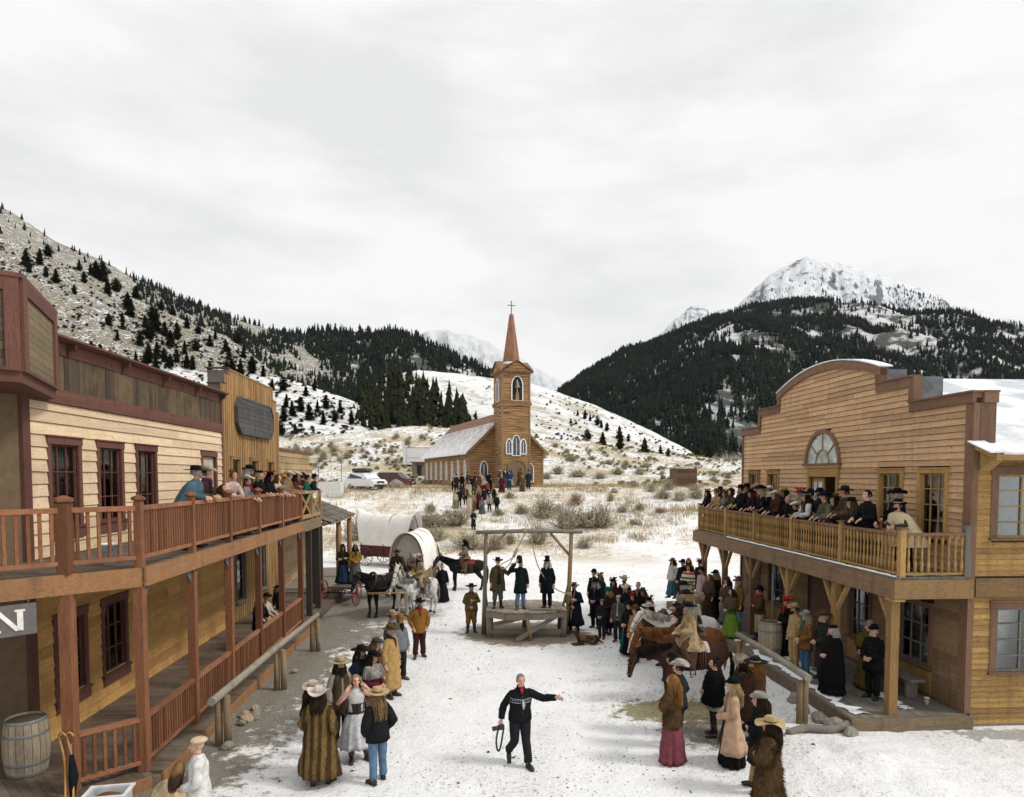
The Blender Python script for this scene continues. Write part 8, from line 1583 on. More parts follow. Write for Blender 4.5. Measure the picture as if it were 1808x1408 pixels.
# ------------------------------------------------------------------ on the hall porch and its step
def porch(label, px, py, h, yaw, **k):
 p = G(px, py, h, 0.30); p.z = 0.30; return person(label, p, yaw, h, **k)
SHADE = -78
Q = [
(1188,985,1.76,-60,'woman in white jacket, brown hat and long teal skirt at the porch end', dict(pose='P', top=(0.60,0.58,0.54), hem=0.80, w=1.08, sl=1.15, skirt=(0.05,0.13,0.16), shem=0.14, sfl=0.13, hat='slouch', hc=(0.14,0.075,0.04), hair='long', hairc=BRUN, boots=BLACK)),
(1206,987,1.84,-50,'man in black coat and black hat behind the blanket coat', dict(top=BLACK, hem=0.5, legs=BLACK, hat='slouch', hc=BLACK, hair='short')),
(1216,985,1.70,-30,'person in orange knit cap and brown fur', dict(top=(0.12,0.07,0.04), hem=0.6, legs=BRN, hat='beanie', hc=(0.36,0.12,0.03), scarf=(0.05,0.035,0.025), hair='long', hairc=REDH)),
(1236,985,1.84,-50,'man in tall black plumed hat at the porch end', dict(top=(0.03,0.03,0.032), hem=0.5, legs=BLACK, hat='plume', hc=BLACK, plume=BLACK, hair='short')),
(1239,1000,1.80,-70,'person in pale pink coat and dark cap', dict(top=(0.50,0.38,0.34), hem=0.45, w=1.1, sl=1.15, legs=GREY, hat='bowler', hc=(0.02,0.025,0.03), hair='short', beard=0.04)),
(1253,1014,1.66,-70,'woman with long brown hair wrapped in a dark shawl', dict(top=(0.06,0.04,0.03), hem=0.6, skirt=DKBR, hair='vlong', hairc=(0.16,0.085,0.04), cape=(0.07,0.05,0.035), chem=1.05)),
(1264,1006,1.80,SHADE,'man in black coat and feathered black hat with a mustard scarf', dict(pose='P', top=BLACK, hem=0.62, w=1.05, legs=BLACK, boots=BLACK, hat='slouch', hc=BLACK, hair='vlong', hairc=BLOND, scarf=(0.42,0.24,0.07), op=10, under=(0.42,0.24,0.07))),
(1284,1017,1.74,SHADE,'woman in brown bonnet, white fur trimmed shawl and grey skirt', dict(pose='C', top=(0.075,0.045,0.028), hem=0.78, cape=(0.085,0.05,0.03), chem=1.10, skirt=(0.115,0.12,0.12), sfl=0.15, hat='bowler', hc=(0.11,0.055,0.035), hair='long', hairc=BRUN, scarf=(0.66,0.62,0.55))),
(1304,1019,1.82,SHADE,'man with long white beard, feathered hat, suede jacket and jeans', dict(pose='A', top=SUEDE, hem=0.66, w=1.06, sl=1.1, legs=(0.18,0.30,0.46), boots=(0.15,0.06,0.02), hat='slouch', hc=(0.19,0.11,0.06), plume=(0.30,0.035,0.045), beard=0.38, bc=(0.74,0.72,0.68), hair='short', hairc=WHT)),
(1342,1034,1.80,-100,'stocky man in brown jacket and pale trousers hand to his chin', dict(pose='F', top=(0.085,0.045,0.024), hem=0.92, w=1.16, sl=1.15, legs=(0.44,0.33,0.19), lw=1.2, end=0.5, boots=(0.018,0.02,0.03), tall=0.7, hat='slouch', hc=BLACK, scarf=(0.28,0.03,0.03))),
(1390,1050,1.80,-75,'woman in black gown and bright red feathered hat', dict(pose='C', top=(0.010,0.011,0.014), hem=0.85, skirt=(0.010,0.010,0.018), sfl=0.17, hat='plume', hc=(0.36,0.015,0.03), plume=(0.60,0.02,0.045), hair='bun', hairc=(0.2,0.1,0.05), scarf=(0.30,0.02,0.03))),
(1404,1064,1.82,-85,'man in pale buckskin clothes and tan cowboy hat', dict(pose='A', top=(0.50,0.37,0.17), hem=0.84, w=0.98, legs=(0.46,0.33,0.15), lw=0.95, boots=(0.02,0.018,0.016), hat='cowboy', hc=(0.38,0.26,0.14), hair='short', hairc=BRUN, beard=0.06)),
(1424,1077,1.76,-85,'blonde woman in grey hat, suede jacket and jeans', dict(pose='C', top=(0.21,0.10,0.028), hem=0.72, legs=(0.06,0.14,0.24), lw=0.9, boots=(0.05,0.045,0.045), hat='slouch', hc=(0.26,0.26,0.255), hair='vlong', hairc=(0.52,0.38,0.19), scarf=(0.02,0.14,0.12))),
(1455,1077,1.84,-88,'grey bearded man in dark oilskin coat and brown leather hat', dict(pose='C', top=(0.045,0.042,0.038), hem=0.36, w=1.06, sl=1.12, legs=(0.22,0.11,0.05), boots=(0.03,0.025,0.022), hat='cowboy', hc=(0.105,0.055,0.024), hair='short', hairc=GREYH, beard=0.06, bc=WHT)),
(1471,1103,1.70,-85,'woman with long silver hair in embroidered black cape', dict(pose='C', top=BLACK, hem=0.6, cape=(0.009,0.009,0.010), chem=0.34, cfl=0.10, skirt=BLACK, hat='cap', hc=(0.012,0.012,0.013), hair='vlong', hairc=(0.46,0.44,0.40))),
(1534,1095,1.74,-60,'woman in grey bonnet and navy dress with ochre shawl', dict(pose='C', top=(0.014,0.020,0.042), hem=0.85, skirt=(0.11,0.085,0.022), sfl=0.14, cape=(0.10,0.075,0.018), chem=1.12, hat='bonnet', hc=(0.27,0.28,0.31), hair='bun', hairc=GREYH)),
]
for (px, py, h, yaw, lab, d) in Q: porch(lab, px, py, h, yaw + rng.uniform(-5, 5), **d)
porch('white bearded man in black suit and bowler hat at the porch corner', 1544, 1101, 1.80, -62, pose='C', top=(0.011, 0.012, 0.014), hem=0.66, w=1.12, sl=1.15, legs=(0.014, 0.015, 0.017), boots=BLACK, hat='bowler', hc=(0.010, 0.010, 0.011), hair='short', hairc=GREYH, beard=0.05, bc=WHT)
# woman in striped blanket coat
def blanket():
 b = NB('striped_blanket'); v = b.coord((1,1,1)); s_ = b.new('ShaderNodeSeparateXYZ'); b.L(v, s_.inputs[0]); f = b.math('FRACT', b.math('MULTIPLY', s_.outputs[2], 1.55)); b.color(b.ramp(f, [(0.0, CREAM), (0.12, (0.42,0.02,0.03)), (0.25, CREAM), (0.37, (0.48,0.33,0.02)), (0.50, CREAM), (0.62, (0.012,0.015,0.02)), (0.72, CREAM), (0.84, (0.02,0.10,0.04)), (0.95, CREAM)])); b.n['Color Ramp'].color_ramp.interpolation = 'CONSTANT'; b.rough(0.95); b.bump(b.noise(v, 30, 3), 0.3, 0.02); return b.m
bk_ = porch('woman in striped wool blanket coat with arms folded', 1216, 998, 1.70, -35, pose='F', top=(0.6, 0.5, 0.4), hem=0.34, w=1.16, sl=1.25, fl=0.06, legs=(0.22, 0.03, 0.03), boots=BRN, hair='long', hairc=BRUN)
for c in bk_.children:
 if c.name.startswith('coat'): c.material_slots[0].material = blanket()
porch('person in bright green skirt behind the man with the long white beard', 1292, 1040, 1.60, -75, pose='C', top=GREENC, hem=0.85, skirt=(0.17, 0.27, 0.035), sfl=0.20, hair='long', hairc=BRUN, cape=BRN, chem=1.1)
# ------------------------------------------------------------------ near right group
ppl('redhead in brown fur jacket and rose pink skirt', 1188, 1191, 1.74, -125, pose='F', top=(0.165, 0.092, 0.040), furry=True, hem=0.72, w=1.16, fl=0.03, sl=1.3, tuft=3200, tl=0.03, skirt=(0.24, 0.07, 0.09), sfl=0.11, shem=0.03, hair='vlong', hairc=(0.42, 0.20, 0.065))
ppl('man in pale cowboy hat, charcoal jacket and maroon trousers', 1199, 1164, 1.84, -120, pose='P', top=(0.040, 0.043, 0.048), hem=0.80, w=1.10, legs=(0.055, 0.018, 0.018), lw=1.15, boots=(0.08, 0.05, 0.03), hat='cowboy', hc=(0.47, 0.41, 0.36), band=(0.3, 0.26, 0.23), hair='short', hairc=BRUN)
ppl('person in black felt hat between the fur jacket and the dark horse', 1187, 1150, 1.80, -110, pose='A', top=(0.09, 0.05, 0.03), furry=True, hem=0.6, legs=DKBR, hat='wide', hc=(0.02, 0.021, 0.024), hair='long', hairc=(0.14, 0.075, 0.035))
ppl('dark haired woman in fluffy black poncho and stockings', 1262, 1162, 1.70, -100, pose='C', cape=(0.010, 0.010, 0.011), chem=0.76, cfl=0.06, capefur=True, skirt=(0.40, 0.37, 0.33), shem=0.62, sfl=0.03, legs=(0.045, 0.025, 0.028), lw=0.86, boots=(0.012, 0.012, 0.013), tall=0.55, hair='bun', hairc=(0.03, 0.02, 0.016))
ppl('blonde woman in black hat, beige draped coat and black pleated skirt', 1294, 1195, 1.74, -95, pose='C', top=(0.58, 0.39, 0.26), hem=0.30, fl=0.20, op=26, w=1.06, sl=1.15, skirt=(0.012, 0.012, 0.014), sfl=0.13, shem=0.03, under=(0.02, 0.03, 0.028), hat='bowler', hc=(0.010, 0.011, 0.012), hair='wavy', hairc=(0.55, 0.40, 0.20))
ppl('woman in big cream fur hat and dark fur coat', 1308, 1156, 1.76, -95, pose='A', top=(0.075, 0.058, 0.036), furry=True, hem=0.45, w=1.12, sl=1.25, legs=BLACK, boots=BLACK, hat='fur', hc=(0.68, 0.60, 0.45), hair='long', hairc=BRUN)
ppl('bearded man with long red curls in brown patterned poncho', 1334, 1160, 1.84, -95, pose='C', cape=(0.060, 0.027, 0.016), chem=0.52, cfl=0.10, legs=DKBR, boots=DKBR, hat='wide', hc=(0.018, 0.017, 0.016), band=(0.4, 0.36, 0.3), hair='vlong', hairc=(0.27, 0.115, 0.035), beard=0.05)
ppl('person in grey porkpie hat and black coat with folded arms', 1341, 1223, 1.78, -100, pose='F', top=(0.010, 0.014, 0.015), hem=0.52, w=1.10, sl=1.2, legs=(0.42, 0.28, 0.13), boots=BLACK, hat='pork', hc=(0.33, 0.29, 0.27), band=(0.10, 0.045, 0.03), hair='long', hairc=BRUN)
ppl('person in floppy straw hat and shaggy brown fur coat', 1360, 1263, 1.74, -118, pose='F', top=(0.150, 0.088, 0.040), furry=True, hem=0.12, w=1.26, fl=0.10, sl=1.7, tuft=5200, tl=0.075, legs=BLACK, boots=BLACK, hat='straw', hc=(0.50, 0.37, 0.19), band=(0.09, 0.05, 0.025), hair='long', hairc=BRUN, cape=(0.075, 0.038, 0.022), chem=1.15, cfl=-0.04, capefur=True)
# ------------------------------------------------------------------ saloon balcony
def onframe(px, py, ox, oy, U):
 r = ray(px, py); det = r.x*(-U[1]) + U[0]*r.y; t = (ox*(-U[1]) + U[0]*oy)/det; u = (r.x*oy - r.y*ox)/det; return u, CAM_H + r.z*t
def leftbal(label, px, py, yaw, v=0.16, pose='L', floor=3.95, **k):
 o = Lw(0, v); u, z = onframe(px, py, o.x, o.y, UL); kk = POSE[pose]['lean']; h = z - floor; hz = 1.757 + HATH[k.get('hat', 'none')]; top = leanp((0, 0, hz), kk); sc = min(max(h/top.z, 0.6), 1.12); fwd = -top.y*sc
 if sc < 0.90 and pose in 'BL': pose = 'A'; sc = min(max(h/hz, 0.6), 1.1); fwd = 0.25
 return person(label, Lw(u, v + fwd, floor), yaw, hz*sc, pose=pose, **k)
LB = 88
leftbal('man in blue cape coat and black hat leaning on the balcony rail', 356, 823, LB + 14, 0.0, cape=(0.085, 0.15, 0.19), chem=0.98, cfl=0.04, top=(0.07, 0.125, 0.16), hem=0.7, w=1.15, legs=CHAR, hat='wide', hc=(0.016, 0.017, 0.02), hair='short', hairc=GREYH, beard=0.04, bc=WHT)
leftbal('person in tan hat, brown coat and purple scarf with yellow gloves', 377, 823, LB, 0.0, top=(0.055, 0.033, 0.022), hem=0.6, w=1.08, legs=CHAR, hat='cowboy', hc=(0.40, 0.335, 0.25), hair='short', scarf=(0.12, 0.02, 0.07), gloves=(0.55, 0.45, 0.20))
leftbal('child with long brown hair peering over the balcony rail', 410, 856, LB, 0.15, pose='B', top=DKBR, hem=0.6, legs=CHAR, hair='long', hairc=(0.09, 0.045, 0.022))
leftbal('woman in pale pink blouse with hair in a bun leaning on the rail', 424, 834, LB - 20, 0.05, top=(0.62, 0.47, 0.42), hem=0.7, skirt=BRN, hair='bun', hairc=(0.17, 0.075, 0.03))
leftbal('old man with white hair and beard in black hat standing tall', 440, 820, LB, 0.55, pose='A', top=BLACK, hem=0.5, legs=BLACK, hat='slouch', hc=(0.012, 0.014, 0.02), hair='long', hairc=WHT, beard=0.10, bc=WHT)
leftbal('boy in cream cowboy hat and grey vest at the rail', 440, 838, LB, 0.12, pose='B', top=(0.20, 0.19, 0.18), hem=0.8, legs=CHAR, hat='cowboy', hc=(0.52, 0.45, 0.35), hair='short', scarf=(0.28, 0.02, 0.04))
leftbal('blonde woman in black beret and black coat', 461, 830, LB, 0.2, pose='B', top=BLACK, hem=0.5, w=1.1, legs=BLACK, hat='beret', hc=(0.010, 0.010, 0.012), hair='wavy', hairc=(0.46, 0.34, 0.17))
leftbal('woman in black hat with red flower and black shawl', 480, 833, LB, 0.15, pose='B', top=BLACK, hem=0.5, skirt=BLACK, hat='wide', hc=BLACK, plume=(0.30, 0.03, 0.03), hair='long', hairc=BRUN)
leftbal('brunette in pale pink jacket with folded hands on the rail', 493, 838, LB, 0.12, pose='B', top=(0.52, 0.40, 0.34), hem=0.7, skirt=BRN, hair='long', hairc=(0.12, 0.055, 0.025))
leftbal('person in yellow hat and checked shawl at the rail', 504, 838, LB, 0.12, pose='B', top=(0.23, 0.19, 0.13), hem=0.7, skirt=BRN, hat='slouch', hc=(0.48, 0.26, 0.03), hair='long', hairc=BLOND)
leftbal('man in white hat with ochre scarf at the rail', 513, 831, LB, 0.25, pose='B', top=(0.25, 0.16, 0.07), hem=0.7, legs=CHAR, hat='cowboy', hc=(0.58, 0.53, 0.45), hair='short')
leftbal('woman in white hat with long dark hair by the crossed braces', 526, 832, LB, 0.15, pose='B', top=(0.05, 0.04, 0.03), hem=0.7, skirt=BRN, hat='cowboy', hc=(0.60, 0.55, 0.47), hair='vlong', hairc=BRUN, scarf=(0.35, 0.04, 0.04))
leftbal('man in black hat and dark coat behind the green scarf', 537, 834, LB, 0.45, pose='B', top=(0.016, 0.018, 0.024), hem=0.6, legs=BLACK, hat='bowler', hc=BLACK, hair='short')
leftbal('person in dark hat and bright green shawl at the crossed braces', 544, 838, LB, 0.15, pose='B', top=(0.012, 0.10, 0.06), hem=0.7, skirt=BRN, hat='slouch', hc=(0.03, 0.025, 0.02), hair='short')
leftbal('man in dark suit and bowler leaning out at the balcony end', 561, 837, LB + 10, 0.0, pose='L', top=(0.016, 0.020, 0.030), hem=0.7, legs=CHAR, hat='bowler', hc=(0.012, 0.014, 0.018), hair='short')
def leftporch(label, px, py, yaw, v, **k): return leftbal(label, px, py, yaw, v, floor=0.25, **k)
leftporch('blonde woman in black jacket at the porch rail', 463, 1053, LB - 30, 0.35, pose='B', top=BLACK, hem=0.7, legs=CHAR, hair='vlong', hairc=(0.36, 0.24, 0.11))
leftporch('person in black hat and cream fleece leaning on the porch rail', 474, 1046, LB - 10, 0.30, pose='B', top=(0.52, 0.47, 0.38), hem=0.8, w=1.1, legs=CHAR, hat='slouch', hc=(0.025, 0.022, 0.02), hair='long', hairc=BLOND)
leftporch('blonde person in black hat behind a porch post', 502, 1033, LB - 20, 0.7, pose='B', top=BLACK, hem=0.7, legs=(0.25, 0.3, 0.36), hat='wide', hc=BLACK, hair='long', hairc=BLOND)
# ------------------------------------------------------------------ hall balcony
def rightbal(label, px, py, yaw, v=1.35, pose='B', floor=3.38, **k):
 o = Rw(0, v); u, z = onframe(px, py, o.x, o.y, UR); kk = POSE[pose]['lean']; h = z - floor; hz = 1.757 + HATH[k.get('hat', 'none')]; top = leanp((0, 0, hz), kk); sc = min(max(h/top.z, 0.58), 1.10); fwd = -top.y*sc
 if sc < 0.88 and pose in 'BL': pose = 'A'; sc = min(max(h/hz, 0.58), 1.1); fwd = 0.12
 return person(label, Rw(u, v - fwd, floor), yaw, hz*sc, pose=pose, **k)
RB = -88
Q = [
(1246,862,1.42,-70,'woman in maroon hat and black jacket at the far end of the hall balcony', dict(top=BLACK, under=WHITE, op=14, hem=0.8, skirt=(0.15,0.02,0.035), hat='plume', hc=(0.10,0.02,0.02), plume=(0.10,0.03,0.03), hair='long', hairc=BRUN)),
(1262,862,1.40,-75,'person in tan hat and buff vest on the hall balcony', dict(top=(0.42,0.28,0.13), hem=0.7, legs=TAN, hat='slouch', hc=(0.22,0.14,0.07), hair='short')),
(1270,859,0.95,-75,'person in black hat behind the buff vest', dict(top=BLACK, hem=0.6, legs=BLACK, hat='wide', hc=BLACK, hair='long', hairc=BRUN)),
(1277,862,1.40,-75,'woman in flowered hat and grey shawl on the hall balcony', dict(top=(0.20,0.19,0.185), hem=0.7, skirt=GREY, hat='plume', hc=(0.15,0.11,0.07), plume=(0.14,0.10,0.06), hair='long', hairc=REDH)),
(1288,864,1.40,-65,'woman with big dark curly hair on the hall balcony', dict(top=(0.075,0.06,0.045), hem=0.6, skirt=BRN, hair='curly', hairc=(0.045,0.022,0.016), scarf=(0.10,0.03,0.04))),
(1305,855,1.30,-80,'tall grey bearded man in black coat with pale gloves on the rail', dict(top=(0.012,0.013,0.018), hem=0.45, w=1.12, sl=1.15, legs=BLACK, hat='bowler', hc=BLACK, beard=0.12, bc=GREYH, gloves=(0.50,0.40,0.20))),
(1316,853,0.85,-80,'man in black hat behind the grey bearded man', dict(top=(0.03,0.03,0.03), hem=0.6, legs=BLACK, hat='slouch', hc=BLACK, hair='short')),
(1323,863,1.35,-80,'woman in black bonnet hat beside the pale gloves', dict(top=(0.02,0.014,0.018), hem=0.6, skirt=BLACK, hat='slouch', hc=(0.014,0.012,0.014), hair='long', hairc=(0.14,0.03,0.03))),
(1334,853,0.95,-80,'man in buff cowboy hat standing back on the hall balcony', dict(top=(0.09,0.075,0.055), hem=0.6, legs=BRN, hat='cowboy', hc=(0.40,0.29,0.15), hair='short')),
(1341,856,1.38,-85,'woman in black hat with very long pale blonde hair', dict(top=BLACK, hem=0.5, skirt=BLACK, hat='cowboy', hc=(0.010,0.010,0.014), hair='vlong', hairc=(0.52,0.44,0.28))),
(1356,857,1.15,-85,'man in white cowboy hat and black coat with white neckerchief', dict(top=BLACK, hem=0.5, legs=BLACK, hat='cowboy', hc=(0.66,0.62,0.55), hair='short', scarf=(0.60,0.58,0.54))),
(1366,865,1.40,-88,'woman in ivory hat with long brown curls', dict(top=(0.07,0.038,0.022), furry=True, hem=0.6, skirt=BRN, hat='cowboy', hc=(0.62,0.56,0.46), hair='vlong', hairc=(0.15,0.075,0.035))),
(1382,861,1.05,-88,'person in yellow green brimmed hat and dark coat', dict(top=(0.035,0.033,0.03), hem=0.5, legs=BLACK, hat='wide', hc=(0.25,0.20,0.06), hair='long', hairc=BRUN)),
(1389,876,1.36,-70,'bareheaded woman with silver blonde hair in black', dict(top=BLACK, hem=0.6, skirt=BLACK, hair='bun', hairc=(0.50,0.46,0.37))),
(1398,885,1.45,-88,'small boy in big white cowboy hat', dict(top=(0.014,0.016,0.022), hem=0.7, legs=BLACK, hat='cowboy', hc=(0.68,0.66,0.62), hair='short')),
(1409,860,1.05,-80,'white bearded man in red feathered hat', dict(top=(0.40,0.33,0.24), hem=0.6, legs=BRN, hat='plume', hc=(0.25,0.03,0.03), plume=(0.50,0.03,0.04), beard=0.10, bc=WHT, hair='short', hairc=WHT)),
(1420,868,1.42,-90,'person in black hat with white band and brown fur vest', dict(top=(0.10,0.06,0.032), furry=True, sl=0, hem=0.7, under=(0.62,0.62,0.62), vestsl=1.25, op=12, skirt=BLACK, hat='wide', hc=(0.014,0.016,0.018), band=(0.55,0.53,0.48), hair='vlong', hairc=BRUN)),
(1428,862,0.85,-85,'man in round black hat at the back of the hall balcony', dict(top=BLACK, hem=0.6, legs=BLACK, hat='bowler', hc=(0.02,0.02,0.022), hair='short')),
(1444,861,0.9,-85,'man in black hat with grey beard standing by the door', dict(top=(0.03,0.03,0.035), hem=0.6, legs=BLACK, hat='slouch', hc=BLACK, hair='short', beard=0.08, bc=GREYH)),
(1454,867,1.42,-90,'person in black hat and mottled grey green fur coat', dict(top=(0.19,0.185,0.125), furry=True, hem=0.6, w=1.1, sl=1.25, legs=BLACK, hat='cowboy', hc=(0.012,0.014,0.022), hair='short', tuft=1200, tl=0.03)),
(1470,871,1.2,-90,'woman in brown felt hat holding a small pale dog skin muff', dict(top=(0.085,0.04,0.028), hem=0.6, skirt=BRN, hat='slouch', hc=(0.135,0.075,0.035), hair='long', hairc=BRUN, scarf=(0.55,0.50,0.40))),
(1489,857,1.15,-92,'young man in dark brown hat and shaggy fur jacket', dict(top=(0.15,0.11,0.065), furry=True, hem=0.6, w=1.1, sl=1.2, legs=BRN, hat='slouch', hc=(0.045,0.03,0.02), hair='short', tuft=1200, tl=0.04)),
(1497,879,1.48,-100,'woman in black hat with very long brown hair and leather gloves', dict(pose='L', top=(0.045,0.040,0.034), hem=0.6, w=1.05, legs=(0.06,0.06,0.065), hat='wide', hc=(0.014,0.013,0.016), hair='vlong', hairc=(0.15,0.10,0.06), gloves=BLACK)),
(1528,866,1.38,-80,'bareheaded dark haired man in black leather jacket', dict(top=(0.012,0.012,0.014), hem=0.8, w=1.08, legs=BLACK, hair='short', hairc=(0.012,0.011,0.012))),
(1540,920,1.45,-90,'child in olive fur jacket resting on the rail', dict(pose='L', top=(0.11,0.092,0.05), furry=True, hem=0.75, sl=1.2, legs=BRN, hair='short', hairc=BRUN)),
(1580,861,0.75,-88,'bearded man in black hat behind the pale cowhide cape', dict(top=BLACK, hem=0.6, legs=BLACK, hat='cowboy', hc=(0.012,0.012,0.014), hair='short', hairc=GREYH, beard=0.04)),
]
for (px, py, v, yaw, lab, d) in Q: rightbal(lab, px, py, yaw + rng.uniform(-6, 6), v, **d)
ck_ = rightbal('man in black plumed hat and pale cowhide cape at the balcony corner', 1574, 882, -75, 1.30, pose='L', cape=(0.6, 0.5, 0.3), chem=0.62, cfl=0.24, top=(0.06, 0.05, 0.04), hem=0.6, legs=BLACK, hat='slouch', hc=(0.012, 0.013, 0.015), band=(0.55, 0.5, 0.4), hair='short', beard=0.06)
for c in ck_.children:
 if c.name.startswith('cape'): c.material_slots[0].material = hide((0.58, 0.47, 0.30), (0.25, 0.14, 0.055), 3.2, 0.52, 0.66)
